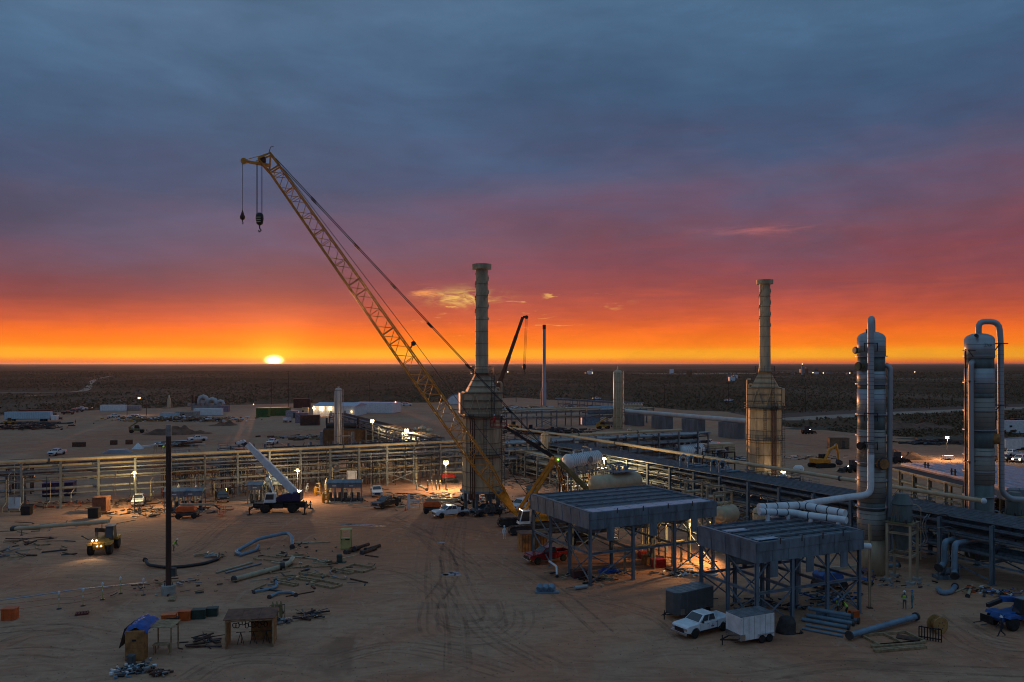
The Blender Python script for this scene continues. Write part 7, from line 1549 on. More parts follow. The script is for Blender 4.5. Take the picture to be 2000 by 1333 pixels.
# ================================================================== open pump shelters
def shelter(label, loc, rz, L, D_, H):
    t = thing('pump_shelter', label, 'shelter', loc, rz, 'open blue grey pump shelters')
    for x in (-L / 2, 0, L / 2):
        for yy in (-D_ / 2, D_ / 2): q = MB(); q.bar((x, yy, 0.1), (x, yy, H), 0.12); q.obj('post', BLUEST, t)
    q = MB(); q.hull([(-L / 2 - 0.2, -D_ / 2 - 0.2, H), (L / 2 + 0.2, -D_ / 2 - 0.2, H), (L / 2 + 0.2, D_ / 2 + 0.2, H), (-L / 2 - 0.2, D_ / 2 + 0.2, H)], [(-L / 2 - 0.2, -0.1, H + 0.5), (L / 2 + 0.2, -0.1, H + 0.5), (L / 2 + 0.2, 0.1, H + 0.5), (-L / 2 - 0.2, 0.1, H + 0.5)]); q.obj('roof', BLUEST, t)
    q = MB(); q.box((0, -D_ / 2 - 0.06, H - 0.45), (L, 0.06, 0.85)); q.obj('fascia', BLUEST, t); q = MB(); q.box((-L / 2 - 0.06, 0, H - 0.45), (0.06, D_, 0.85)); q.obj('fascia', BLUEST, t)
    q = MB(); q.box((0, -D_ / 2 - 0.1, H - 0.5), (0.7, 0.02, 0.16)); q.obj('name_plate', WINS, t)
    q = MB(); q.box((0, 0, 0.08), (L + 0.4, D_ + 0.4, 0.16)); q.obj('base', CONC, t)
    for k in range(3): q = MB(); x = -L / 3 + k * L / 3; q.cyl((x, -0.3, 0.5), (x + 0.9, -0.3, 0.5), 0.3, n=12); q.cyl((x, -0.3, 0.2), (x, -0.3, 1.6), 0.1, n=8); q.box((x, 0.4, 1.0), (0.5, 0.4, 1.4)); q.obj('pump', DKST, t)
    return t
for (px, py, L_, lab) in ((654, 981, 2.6, 'narrow open pump shelter lit yellow from the left'), (687, 981, 3.6, 'wider open pump shelter beside the white pickup'), (500, 985, 2.6, 'narrow pump shelter half hidden behind the rough terrain crane'), (540, 975, 3.6, 'wider pump shelter behind the rough terrain crane boom cylinder'), (344, 1000, 3.4, 'pump shelter right behind the dark pole'), (375, 999, 4.0, 'pump shelter behind the orange boom lift')):
    shelter(lab, G(px, py), 0.12, L_ * 0.95, 2.2, 3.6)
def valve_tree(label, loc, m, H=3.4):
    t = thing('valve_manifold', label, 'valves', loc, 0.2, 'upright valve manifolds'); q = MB(); q.lathe([(0.2, 0), (0.36, 0.6), (0.36, H * 0.78), (0.22, H * 0.9), (0.08, H)], 14); q.obj('filter_pot', m, t)
    for k in range(3): q = MB(); q.tube([(0.2, -0.2, 0.7 + k * 0.8), (0.8, -0.4, 0.7 + k * 0.8), (0.9, -0.5, 0.1)], 0.10, 8, bend=0.25); q.cyl((0.75, -0.4, 0.55 + k * 0.8), (0.75, -0.4, 0.85 + k * 0.8), 0.2, n=8); q.obj('valve', m, t)
for px, py, m_, H, lab in ((638, 975, PIPEY, 3.8, 'cream valve manifold lit yellow left of the narrow pump shelter'), (670, 972, PIPEY, 3.6, 'cream valve manifold standing between the two lit pump shelters'), (632, 983, YEL2, 2.0, 'short yellow valve manifold lit in front of the cream one'), (497, 978, PIPEG, 3.6, 'pale valve manifold behind the narrow hidden pump shelter'), (349, 982, PIPEG, 3.4, 'pale valve manifold behind the shelter at the dark pole'), (383, 982, PIPEG, 3.2, 'pale valve manifold behind the shelter at the orange lift'), (616, 968, YEL2, 1.8, 'lone short yellow valve stand by the kneeling person')):
    valve_tree(lab, G(px, py), m_, H)
q0 = G(28, 1000); t = thing('display_board', 'pale blue white board standing on legs under the rack at far left', 'board', q0); q = MB(); q.box((0, 0, 1.5), (2.1, 0.08, 1.9)); q.obj('panel', WINS, t); q = MB(); q.bar((-1, 0.05, 0), (-1, 0.05, 2.4), 0.08); q.bar((1, 0.05, 0), (1, 0.05, 2.4), 0.08); q.obj('leg', DKST, t); q = MB(); q.box((0.6, 0.3, 0.1), (4.5, 1.4, 0.2)); q.obj('pallet', WOOD, t)
t = thing('backing_board', 'white panel leaning behind the pump shelters', 'panel', G(687, 955)); q = MB(); q.box((0, 0, 2.6), (2.0, 0.1, 2.0)); q.obj('panel', WHITE, t); q = MB(); q.bar((-0.8, 0, 0), (-0.8, 0, 3.4), 0.1); q.bar((0.8, 0, 0), (0.8, 0, 3.4), 0.1); q.obj('post', DKST, t)
cbox('container', 'dark navy skip behind the left rack', G(116, 968), 0.3, (5.2, 3.0, 2.4), NAVY, 'skip', ribs=9)
cbox('tool_box', 'plywood crate with dark bins in front of the left rack', G(198, 1000), 0.1, (2.2, 2.0, 2.4), PLYR, 'crate')
cbox('tool_box', 'black bin beside the plywood crate at the left rack', G(184, 1012), 0.1, (1.6, 1.2, 1.5), BLK, 'bin')
cbox('tool_box', 'black box beside the pale board at far left', G(52, 1006), 0.1, (1.4, 1.1, 1.3), BLK, 'box')
t = thing('white_gate', 'white panelled gate leaning beside the orange boom lift', 'gate', G(808, 994), R(10)); q = MB(); rail(q, [(-1.0, 0), (1.0, 0)], 0.05, 2.6, 0.12); q.box((-0.9, 0, 1.3), (0.5, 0.1, 2.5)); q.obj('frame', WHITE, t); 
for k in range(4): q = MB(); q.box((0.2, 0, 0.4 + k * 0.6), (1.6, 0.05, 0.1)); q.obj('slat', WHITE, t)
t = thing('traffic_cone', 'orange traffic cone at the foot of the white gate', 'cone', G(792, 998)); q = MB(); q.lathe([(0.18, 0.05), (0.03, 0.75), (0, 0.76)], 12); q.obj('cone', ORG, t); q = MB(); q.box((0, 0, 0.03), (0.42, 0.42, 0.05)); q.obj('base', ORG, t)

# ================================================================== foreground yard: boxes, shelters, timber, spools
def frame_box(name, label, px, py, rz, L, D_, H, m, cat='box', group=None, lid=True):
    t = thing(name, label, cat, G(px, py), rz, group); q = MB(); q.box((0, 0, H / 2), (L, D_, H)); q.obj('body', m, t, bevel=0.03)
    if lid: q = MB(); q.box((0, 0, H + 0.03), (L + 0.05, D_ + 0.05, 0.07)); q.obj('lid', m, t)
    for s in (-1, 1): q = MB(); q.box((s * L * 0.32, -D_ / 2 - 0.02, H / 2), (0.06, 0.04, H * 0.9)); q.obj('rib', m, t)
    return t
frame_box('bin', 'bright orange bin standing alone at the left edge', 19, 1210, 0.06, 1.25, 0.9, 1.05, ORG, 'bin')
frame_box('job_box', 'orange job box behind the black chest by the tarp shelter', 330, 1219, 0.15, 1.3, 0.8, 0.9, ORG, 'job box', 'row of job boxes')
frame_box('job_box', 'orange job box in the row next to the green ones', 361, 1211, 0.15, 1.15, 0.8, 0.85, ORG, 'job box', 'row of job boxes')
frame_box('job_box', 'dark green job box between the orange one and the last green one', 389, 1208, 0.15, 1.25, 0.8, 0.85, DGREEN, 'job box', 'row of job boxes')
frame_box('job_box', 'dark green job box at the right end of the row', 414, 1203, 0.15, 1.1, 0.75, 0.75, DGREEN, 'job box', 'row of job boxes')
frame_box('job_box', 'black chest in front of the orange job box', 337, 1220, 0.15, 1.0, 0.6, 0.6, BLK, 'chest', 'row of job boxes')
frame_box('job_box', 'low black chest beside the tarp shelter', 322, 1222, 0.1, 0.9, 0.5, 0.4, BLK, 'chest')
frame_box('job_box', 'red tool chest on the lit ground under the larger cooler', 1286, 1108, 0.3, 1.6, 1.0, 0.95, RED, 'tool chest')
frame_box('job_box', 'red box on a pallet farther back under the larger cooler', 1258, 1090, 0.3, 1.4, 1.0, 0.9, RED, 'tool chest')
frame_box('job_box', 'dark red box beneath the front corner of the larger cooler', 1131, 1128, 0.3, 1.7, 1.0, 0.8, mat('maroon', (0.085, 0.03, 0.03)), 'box')
frame_box('job_box', 'plywood crate under the lit end of the larger cooler', 1266, 1101, 0.3, 1.4, 1.0, 1.0, PLY, 'crate')
frame_box('bin', 'orange box beside the bending person under the nearer cooler', 1668, 1210, 0.2, 0.9, 0.6, 0.8, ORG, 'box')
t = thing('wood_crate_shed', 'plywood shed standing left of the maroon pickup', 'shed', G(1040, 1074), 0.25); q = MB(); q.box((0, 0, 1.15), (3.6, 2.2, 2.3)); sh = q.obj('wall', PLY, t); q = MB(); q.box((0, 0, 2.36), (3.9, 2.5, 0.08)); q.obj('roof', PLYR, t)
for k in range(9): q = MB(); q.box((-1.7 + k * 0.42, -1.12, 1.15), (0.06, 0.04, 2.2)); q.obj('batten', PLYR, sh)
# tarp shelter: plywood cabinet, blue tarp over the roof, side awning
p = G(262, 1292); t = thing('tarp_shelter', 'plywood work shelter with a blue tarp over its roof', 'shelter', p, 0.08)
q = MB(); q.box((0, 0.5, 1.25), (1.5, 1.0, 2.5)); cbx = q.obj('cabinet', PLY, t)
for z in (0.55, 1.55): q = MB(); q.box((0, -0.01, z), (1.42, 0.03, 0.9)); q.obj('door', PLY, cbx)
q = MB(); q.box((0, -0.04, 1.75), (0.34, 0.03, 0.16)); q.obj('hand_hole', BLK, cbx)
for x, yy in ((-0.9, 3.0), (0.9, 3.0), (2.6, 1.2), (2.6, 3.0)): q = MB(); q.bar((x, yy, 0), (x, yy, 2.35), 0.1); q.obj('post', WOOD, t)
q = MB(); n, m_ = 14, 12; vs = []
for i in range(n + 1):
    for j in range(m_ + 1):
        x = -0.95 + 1.9 * i / n; yy = 0.2 + 3.0 * j / m_; z = 2.60 + 0.42 * (1 - abs(x) / 0.95) + 0.16 * mnoise.noise(Vector((x * 3.1, yy * 2.3, 4))) + 0.05 * mnoise.noise(Vector((x * 9, yy * 7, 2))) - 1.1 * max(0, abs(x) - 0.75) - 0.9 * max(0, 0.5 - yy)
        vs.append((x, yy, z))
q.add(vs, [(i * (m_ + 1) + j, (i + 1) * (m_ + 1) + j, (i + 1) * (m_ + 1) + j + 1, i * (m_ + 1) + j + 1) for i in range(n) for j in range(m_)], True); q.obj('tarp', TARP, t)
q = MB(); q.hull([(-1.45, 0.6, 0.9), (-1.0, 0.6, 2.5), (-1.0, 3.0, 2.5), (-1.45, 3.0, 0.9)], [(-1.5, 0.6, 0.9), (-1.05, 0.6, 2.55), (-1.05, 3.0, 2.55), (-1.5, 3.0, 0.9)]); q.obj('side_sheet', DTARP, t)
for k in range(6): q = MB(); q.hull([(0.75, 1.0 + k * 0.36, 2.45), (2.8, 1.0 + k * 0.36, 2.38), (2.8, 1.33 + k * 0.36, 2.38), (0.75, 1.33 + k * 0.36, 2.45)], [(0.75, 1.0 + k * 0.36, 2.5), (2.8, 1.0 + k * 0.36, 2.43), (2.8, 1.33 + k * 0.36, 2.43), (0.75, 1.33 + k * 0.36, 2.5)]); q.obj('roof_plank', WOOD, t)
q = MB(); q.box((1.7, 1.6, 0.85), (1.4, 0.7, 0.08)); 
for x in (1.1, 2.3): q.bar((x, 1.4, 0), (x, 1.4, 0.85), 0.08); q.bar((x, 1.8, 0), (x, 1.8, 0.85), 0.08)
q.obj('bench', WOOD, t)
p = G(256, 1296); frame_box('trash_barrel', 'grey bin standing in front of the plywood cabinet', 256, 1300, 0, 0.55, 0.5, 0.8, mat('grey_bin', (0.10, 0.11, 0.12), 0.6), 'bin')
# plywood rigging hut, open at the front
p = G(487, 1266); t = thing('rigging_hut', 'open fronted plywood hut with rigging gear hanging inside', 'hut', p, 0.16)
for s in (-2.0, 2.0): q = MB(); q.box((s, 1.1, 1.25), (0.08, 2.2, 2.5)); q.obj('side_wall', PLY, t)
q = MB(); q.box((0.9, 2.2, 1.25), (2.2, 0.08, 2.5)); q.obj('back_wall', PLY, t)
for k in range(3): q = MB(); q.hull([(-2.2 + k * 1.48, -0.2, 2.55), (-0.74 + k * 1.48, -0.2, 2.55), (-0.74 + k * 1.48, 2.4, 2.75), (-2.2 + k * 1.48, 2.4, 2.75)], [(-2.2 + k * 1.48, -0.2, 2.6), (-0.74 + k * 1.48, -0.2, 2.6), (-0.74 + k * 1.48, 2.4, 2.8), (-2.2 + k * 1.48, 2.4, 2.8)]); q.obj('roof_sheet', PLYR, t)
for x, yy in ((-2.0, -0.05), (2.0, -0.05)): q = MB(); q.bar((x, yy, 0), (x, yy, 2.55), 0.12); q.obj('post', WOOD, t)
q = MB(); q.bar((-2.0, -0.05, 2.42), (2.0, -0.05, 2.42), 0.1); q.obj('header', WOOD, t)
hr = random.Random(4)
for k in range(11):
    x = -1.5 + k * 0.27; z = 1.75 + hr.uniform(-0.2, 0.15); q = MB(); pts = [(x + 0.16 * math.cos(a), 1.3 + hr.uniform(-0.1, 0.1), z + 0.22 * math.sin(a)) for a in [2 * math.pi * j / 10 for j in range(11)]]; q.tube(pts, 0.04, 5)
    tag(q.obj('sling_loop', BLK), 'black rigging sling hanging in the plywood hut', 'sling', 'slings in the plywood hut').matrix_world = XF[t.name].copy()
for k in range(3):
    q = MB(); x = -1.2 + k * 1.1; q.bar((x, 0.9, 0.0), (x + 0.3, 1.0, 1.1), 0.05); q.bar((x + 0.6, 0.9, 0.0), (x + 0.3, 1.0, 1.1), 0.05); q.bar((x + 0.3, 1.4, 0.0), (x + 0.3, 1.0, 1.1), 0.05); q.bar((x - 0.1, 1.0, 1.1), (x + 0.7, 1.0, 1.1), 0.06)
    tag(q.obj('pipe_stand', BLK), 'black pipe stand on the floor of the plywood hut', 'pipe stand', 'pipe stands in the plywood hut').matrix_world = XF[t.name].copy()
# delineator posts with ropes
dps = [(115, 1190), (162, 1184), (200, 1172), (235, 1160), (280, 1163)]
dpl = ('delineator post with pale flashing lamp, leftmost of the roped row', 'delineator post second from the left in the roped row', 'middle delineator post of the roped row', 'delineator post second from the dark pole in the roped row', 'delineator post nearest the dark pole in the roped row')
dp0 = None
for (px, py), lab in zip(dps, dpl):
    if dp0 is None:
        dp0 = thing('delineator_post', lab, 'post', G(px, py), 0, 'roped delineator posts'); q = MB(); q.cyl((0, 0, 0.08), (0, 0, 1.5), 0.05, n=8); q.obj('post', YELP, dp0); q = MB(); q.cyl((0, 0, 1.5), (0, 0, 1.62), 0.1, n=10); q.lathe([(0.1, 1.62), (0.13, 1.75), (0, 1.88)], 10); q.obj('lamp', WINS, dp0); q = MB(); q.lathe([(0.26, 0), (0.22, 0.08), (0.06, 0.1)], 12); q.obj('base', BLK, dp0)
        q = MB(); q.cyl((0, 0, 0.9), (0, 0, 1.1), 0.056, n=8); q.obj('band', WINS, dp0)
    else: dup(dp0, G(px, py), 0, lab)
for z, lab in ((1.15, 'upper thin red rope strung along the delineator posts'), (0.55, 'lower thin red rope strung along the delineator posts')):
    q = MB(); pts = [G(-60, 1208) + Z * z] + [G(*c) + Z * z for c in dps] + [G(322, 1152) + Z * z]; full = []
    for i in range(len(pts) - 1):
        for j in range(5): f = j / 5; full.append(pts[i].lerp(pts[i + 1], f) - Z * 0.12 * math.sin(math.pi * f))
    full.append(pts[-1]); q.tube(full, 0.014, 4); tag(q.obj('rope', RED), lab, 'rope')
hose = strip('lay_flat_hose', smooth_pts([G(*c) for c in ((-40, 1178), (60, 1165), (150, 1152), (220, 1145), (288, 1138))]), 0.36, mat('pale_blue_hose', (0.26, 0.29, 0.36), 0.5), 0.03, kind='thing'); tag(hose, 'flat pale blue hose laid across the ground behind the posts', 'hose')
t = thing('pallet', 'small red pallet lying on the ground by the delineator posts', 'pallet', G(160, 1200), 0.4); 
for k in range(5): q = MB(); q.box((-0.5 + k * 0.25, 0, 0.16), (0.16, 0.9, 0.03)); q.obj('slat', mat('red_brown', (0.17, 0.04, 0.03), 0.8), t)
for s in (-1, 0, 1): q = MB(); q.box((0, s * 0.4, 0.07), (1.2, 0.1, 0.13)); q.obj('runner', mat('red_brown', (0.17, 0.04, 0.03), 0.8), t)
# concrete ramp of timber at the pedestal
t = thing('timber_crib', 'stack of pale timbers lying at the foot of the pole pedestal', 'timbers', G(336, 1172), 1.9)
for k in range(5): q = MB(); q.box((0, -0.3 + 0.15 * k, 0.1), (1.6 - 0.1 * k, 0.13, 0.2)); q.obj('timber', WOOD, t)

# yard pipes, timber frames --------------------------------------------------
def laid(name, label, pts, r, m, ends=(), cat='pipe', group=None, bend=None):
    return runpipe(name, label, [G(px, py) + Z * (r * (1.02 if len(q_) == 0 else 1.02) + (q_[0] if q_ else 0)) for px, py, *q_ in pts], r, m, cat, group, bend, 12, ends)
laid('pipe_spool', 'long blue grey bent pipe spool lying across the yard', [(470, 1087), (459, 1082), (505, 1062, 0.4), (560, 1054, 0.7), (570, 1060, 0.6), (571, 1072)], 0.24, SPBLUE, (1,), bend=0.7)
laid('pipe_spool', 'shorter blue grey return leg of piping beside the long spool', [(468, 1088), (500, 1078), (505, 1072, 0.2)], 0.20, SPBLUE, bend=0.5)
laid('pipe_spool', 'cream pipe spool with a white elbow and dark flange', [(456, 1138), (548, 1113), (566, 1107, 0.15), (572, 1100, 0.3)], 0.30, PIPEY, (0,), bend=0.5)
q = MB(); c = G(551, 1113) + Z * 0.4; tag(q.tube([c + V(-0.25, -0.1, 0), c + V(0.25, 0.12, 0)], 0.46, 14).obj('blind_flange', BLK), 'black flange fitted round the cream pipe spool', 'flange')
laid('pipe_spool', 'dark long pipe run lying bent behind the pole', [(283, 1103, 0.4), (290, 1110, 0.15), (325, 1112), (360, 1110), (400, 1104), (427, 1095), (428, 1090, 0.3)], 0.20, BLK, (0,), bend=0.5)
laid('pipe_spool', 'short blue branch fitting lying below the timber frames, upper one', [(494, 1160), (520, 1155), (542, 1149), (538, 1145, 0.5)], 0.16, SPBLUE, (0, 1))
laid('pipe_spool', 'short blue branch fitting lying below the timber frames, lower one', [(525, 1170), (545, 1162, 0.1), (570, 1160), (578, 1166)], 0.16, SPBLUE, (0, 1))
for k, (a, b_, lab) in enumerate((((422, 1121), (492, 1101), 'pale straight pipe, upper of two lying beside the cream spool'), ((440, 1121), (510, 1103), 'pale grey straight pipe, lower of two lying beside the cream spool'))): laid('straight_pipe', lab, [a, b_], 0.13, PIPEY if k == 0 else PIPEG)
for k, (px, py) in enumerate(((690, 1079), (708, 1076), (722, 1080), (730, 1074))):
    laid('dark_pipe', ('dark rusty pipe length at the left of the pile by the yellow frame', 'dark rusty pipe length second in the pile by the yellow frame', 'dark rusty pipe length nearest the camera in the pile by the yellow frame', 'dark rusty pipe length farthest back in the pile by the yellow frame')[k], [(px - 16, py + 4, 0.3 * (k == 1)), (px + 12, py - 5, 0.3 * (k == 1))], 0.22, RUST, (0,))
laid('straight_pipe', 'long blue grey pipe lying on timbers at the right foreground', [(1658, 1252, 0.2), (1790, 1214, 0.2)], 0.27, SPBLUE, (0, 1))
laid('pipe_spool', 'blue grey bent pipe lying on the ground under the suction pipes', [(1832, 1155), (1840, 1164), (1858, 1161), (1866, 1150)], 0.26, SPBLUE, (1,), bend=0.5)
laid('straight_pipe', 'cream pipe stub lying near the orange debris on the right', [(1890, 1168), (1898, 1147)], 0.16, PIPEY, (0,))
laid('straight_pipe', 'thin cream pipe lying beside the blue bent pipe on the right', [(1866, 1158), (1893, 1148)], 0.08, PIPEY)
laid('straight_pipe', 'white elbow pipe standing under the left side of the larger cooler', [(1073, 1112, 0.8), (1087, 1122, 0.8), (1088, 1129)], 0.13, WINS, (1,))
laid('straight_pipe', 'cream pipe under fitting beneath the lit rack left of the heater', [(819, 957, 0.6), (834, 960, 0.1)], 0.22, PIPEY, (0, 1))
laid('straight_pipe', 'pale grey vertical stub pipe standing under the lit rack', [(813, 942, 0.1), (813, 940, 4.8)], 0.28, PIPEY, (0,))
def timber_frame(label, c, rz, L, D_, cross=1, m=WOOD):
    t = thing('timber_crate_base', label, 'timber base', c, rz, 'timber frames lying on the yard')
    for s in (-1, 1): q = MB(); q.box((0, s * D_ / 2, 0.13), (L, 0.22, 0.22)); q.obj('beam', m, t)
    for k in range(cross + 1): q = MB(); q.box((-L / 2 + L * k / max(1, cross), 0, 0.12), (0.2, D_ - 0.25, 0.2)); q.obj('cross_beam', m, t)
    return t
for px, py, rz, L_, D_, lab in ((700, 1112, -0.52, 3.4, 2.4, 'timber frame farthest right of the group on the yard'), (668, 1118, -0.52, 3.0, 0.8, 'narrow timber frame left of the rightmost one'), (636, 1143, -0.58, 3.6, 1.5, 'timber frame nearest the camera in the group'), (590, 1132, -0.5, 4.6, 0.7, 'pair of long timbers in the middle of the group'), (556, 1141, -0.5, 3.6, 0.6, 'low timber frame behind the blue fittings'), (611, 1124, -0.48, 3.8, 0.5, 'narrow pair of timbers behind the middle ones')):
    timber_frame(lab, G(px, py), rz, L_, D_)
for k in range(2): timber_frame(('long pale timber beam nearest the camera at right', 'long pale timber beam behind the nearest one at right')[k], G(1758 - 6 * k, 1270 - 8 * k), 0.2, 5.0, 0.3, 0)
timber_frame('large timber frame between the blue pipe and the cable spool', G(1745, 1250), 0.2, 4.6, 2.6, 2)
laid('straight_pipe', 'tan pipe bent on the ground above the timber frames', [(545, 1086), (620, 1094)], 0.1, PIPEY); laid('straight_pipe', 'thin tan pipe lying short beside the bent one', [(541, 1084), (560, 1079)], 0.1, PIPEY)
laid('straight_pipe', 'thin cream pipe lying straight right of the long spool', [(576, 1063), (645, 1060)], 0.09, PIPEY)
# yellow fuel frame
t = thing('fuel_cage', 'yellow upright cage with a dark sign panel standing on the yard', 'cage', G(676, 1072), 0.05)
for x in (-0.65, 0.65):
    for yy in (-0.5, 0.5): q = MB(); q.bar((x, yy, 0), (x, yy, 2.6), 0.12); q.obj('post', YELP, t)
q = MB(); q.box((0, 0, 0.75), (1.25, 0.95, 1.4)); q.obj('tank', YELP, t, bevel=0.04); q = MB(); q.box((0, -0.56, 1.38), (1.1, 0.03, 0.2)); q.obj('sign', BLK, t); q = MB(); q.box((-0.25, -0.58, 1.38), (0.4, 0.02, 0.1)); q.obj('sign_mark', YELP, t)
q = MB(); q.box((0, 0, 2.64), (1.5, 1.15, 0.08)); q.obj('roof', YELP, t)
t = thing('green_barrel', 'dark green drum standing on a tray beside the rusty pipes', 'barrel', G(663, 1099)); q = MB(); q.lathe([(0.36, 0.1), (0.38, 0.35), (0.36, 0.4), (0.38, 0.75), (0.36, 1.0), (0.2, 1.05), (0, 1.05)], 16); q.obj('drum', DGREEN, t); q = MB(); q.box((0.15, 0, 0.05), (1.3, 0.9, 0.1)); q.obj('tray', DGREEN, t)
# welding bottle rack behind the hut
t = thing('bottle_rack', 'dark gas bottle rack standing behind the plywood hut', 'bottle rack', G(541, 1212), 0.2); 
for k in range(3): q = MB(); q.cyl((-0.4 + k * 0.38, 0, 0.15), (-0.4 + k * 0.38, 0, 1.55), 0.15, n=12); q.lathe([(0.15, 1.55), (0.06, 1.7), (0.05, 1.85)], 10, (-0.4 + k * 0.38, 0, 0)); q.obj('bottle', OLIVE, t)
q = MB(); q.box((-0.2, 0, 0.07), (2.0, 0.9, 0.14)); rail(q, [(-0.7, 0.35), (0.7, 0.35)], 0.1, 1.3); q.obj('rack', BLK, t)
laid('pipe_spool', 'dark elbow lying beside the gas bottle rack', [(536, 1195), (548, 1190, 0.3), (552, 1200)], 0.12, BLK)
# cable spool and black frame rack on the right
p = G(1831, 1236); t = thing('cable_spool', 'wooden cable spool standing on its rim at right', 'cable spool', p, R(-76)); M = Matrix.Translation((0, 0, 0.78)) @ Matrix.Rotation(R(90), 4, 'Y')
for s in (-0.42, 0.42): q = MB(); q.lathe([(0.1, s - 0.05), (0.78, s - 0.05), (0.78, s + 0.05), (0.1, s + 0.05)], 28, M=M, smooth=False); q.obj('flange', mat('spool_wood', (0.40, 0.22, 0.075), 0.75), t)
q = MB(); q.lathe([(0.42, -0.37), (0.42, 0.37)], 20, M=M); q.obj('drum', PLY, t)
for s in (-0.48, 0.48):
    for k in range(6): a = k * math.pi / 3; q = MB(); q.cyl((s - 0.01, 0.3 * math.cos(a), 0.78 + 0.3 * math.sin(a)), (s + 0.01, 0.3 * math.cos(a), 0.78 + 0.3 * math.sin(a)), 0.05, n=8); q.obj('bolt', BLK, t)
t = thing('steel_rack', 'black slotted steel rack standing beside the cable spool', 'rack', G(1817, 1252), R(-32))
for k in range(2): q = MB(); q.bar((-0.9, 0, 0.25 + k * 0.9), (0.9, 0, 0.25 + k * 0.9), 0.09); q.obj('rail', BLK, t)
for k in range(9): q = MB(); q.bar((-0.9 + k * 0.225, 0, 0.02), (-0.9 + k * 0.225, 0, 1.25 if k % 2 else 1.15), 0.09); q.obj('upright', BLK, t)
q = MB(); q.box((-1.6, -0.5, 0.06), (2.2, 1.0, 0.1)); q.obj('foot_plate', RUST, t)
# stacked blue pipes under the nearer cooler
sp = random.Random(6)
for k, (px, py, h_, L_, lab) in enumerate(((1612, 1222, 0.2, 4.4, 'blue grey pipe at the bottom left of the stack by the nearer cooler'), (1622, 1215, 0.25, 4.4, 'blue grey pipe second in the lower layer of the stack'), (1636, 1212, 0.3, 4.0, 'blue grey pipe at the right of the lower layer of the stack'), (1622, 1213, 0.85, 4.2, 'blue grey pipe in the upper layer of the stack'), (1606, 1238, 0.12, 3.6, 'flat blue grey beam lying in front of the stack'), (1615, 1232, 0.15, 3.8, 'blue grey channel lying just behind the flat beam'))):
    c = G(px, py) + Z * h_; d_ = V(math.cos(-0.62), math.sin(-0.62), 0); runpipe('stacked_pipe', lab, [c - d_ * L_ / 2, c + d_ * L_ / 2], 0.2 if k < 4 else 0.12, SPBLUE, group='blue grey pipes stacked by the nearer cooler', ends=(1,) if k < 4 else ())
p = G(1537, 1236); t = thing('covered_pallet', 'dark sheeted heap right of the white trailer', 'heap', p); q = MB(); vs = []; n, m_ = 16, 7
for j in range(m_ + 1):
    f = j / m_
    for i in range(n): a = 2 * math.pi * i / n; r_ = (0.95 - 0.55 * f ** 2) * (1 + 0.22 * mnoise.noise(Vector((math.cos(a) * 1.5, math.sin(a) * 1.5, f * 3)))); vs.append((r_ * math.cos(a), r_ * 0.8 * math.sin(a), 1.5 * math.sin(f * 1.57)))
q.add(vs, [(j * n + i, j * n + (i + 1) % n, (j + 1) * n + (i + 1) % n, (j + 1) * n + i) for j in range(m_) for i in range(n)] + [tuple(range(m_ * n, m_ * n + n))], True); q.obj('sheet', DTARP, t)
for k in range(4): q = MB(); q.bar((0.6 + 0.2 * k, -0.5, 0.05), (1.4, -0.4 + 0.25 * k, 0.1), 0.07); q.obj('strap', BLK, t)
# blue hoses / tarp beneath front of larger cooler
t = thing('inflated_bag', 'blue grey bulky bags strapped on a pallet before the larger cooler', 'bags', G(1068, 1158)); 
for k in range(3): q = MB(); q.tube([(-0.9 + k * 0.65, -0.3, 0.45), (-0.75 + k * 0.65, 0, 0.62), (-0.6 + k * 0.65, 0.3, 0.45)], [0.3, 0.44, 0.3], 12); q.obj('bag', SPBLUE, t)
q = MB(); q.box((0, 0, 0.1), (2.6, 1.0, 0.16)); q.obj('pallet', SPBLUE, t)
laid('straight_pipe', 'silver ribbed duct lying near the front leg of the larger cooler', [(1122, 1153), (1146, 1150)], 0.24, ALU); laid('straight_pipe', 'thin pale pole lying beside the silver duct', [(1105, 1150), (1160, 1142)], 0.05, PIPEG)
t = thing('tarp_heap', 'crumpled blue tarp lying on the ground under the larger cooler', 'tarp', G(1190, 1118)); q = MB(); vs = []; n = 14
for i in range(n + 1):
    for j in range(n + 1): x, yy = -1.3 + 2.6 * i / n, -0.8 + 1.6 * j / n; e_ = max(0, 1 - (x / 1.3) ** 2) * max(0, 1 - (yy / 0.8) ** 2); vs.append((x, yy, 0.04 + e_ * (0.45 + 0.45 * mnoise.noise(Vector((x * 2, yy * 3, 7))))))
q.add(vs, [(i * (n + 1) + j, (i + 1) * (n + 1) + j, (i + 1) * (n + 1) + j + 1, i * (n + 1) + j + 1) for i in range(n) for j in range(n)], False); q.obj('sheet', TARP, t)
t = thing('lit_beam', 'long pale beam lying on stands in the light under the larger cooler', 'beam', G(1330, 1095)); M1 = Matrix.Translation((BQ.x, BQ.y, 0)) @ Matrix.Rotation(AN1, 4, 'Z')
q = MB(); q.ibeam(M1 @ Vector((6.0, 4.2, 2.6)), M1 @ Vector((16.8, 4.2, 2.6)), 0.5, 0.4, 0.05); q.obj('beam', PIPEY, t, world=True)
for x in (7.5, 11.8, 16.0): q = MB(); q.ibeam(M1 @ Vector((x, 4.2, 0)), M1 @ Vector((x, 4.2, 2.4)), 0.26, 0.26, 0.04); q.obj('trestle', PIPEY, t, world=True)

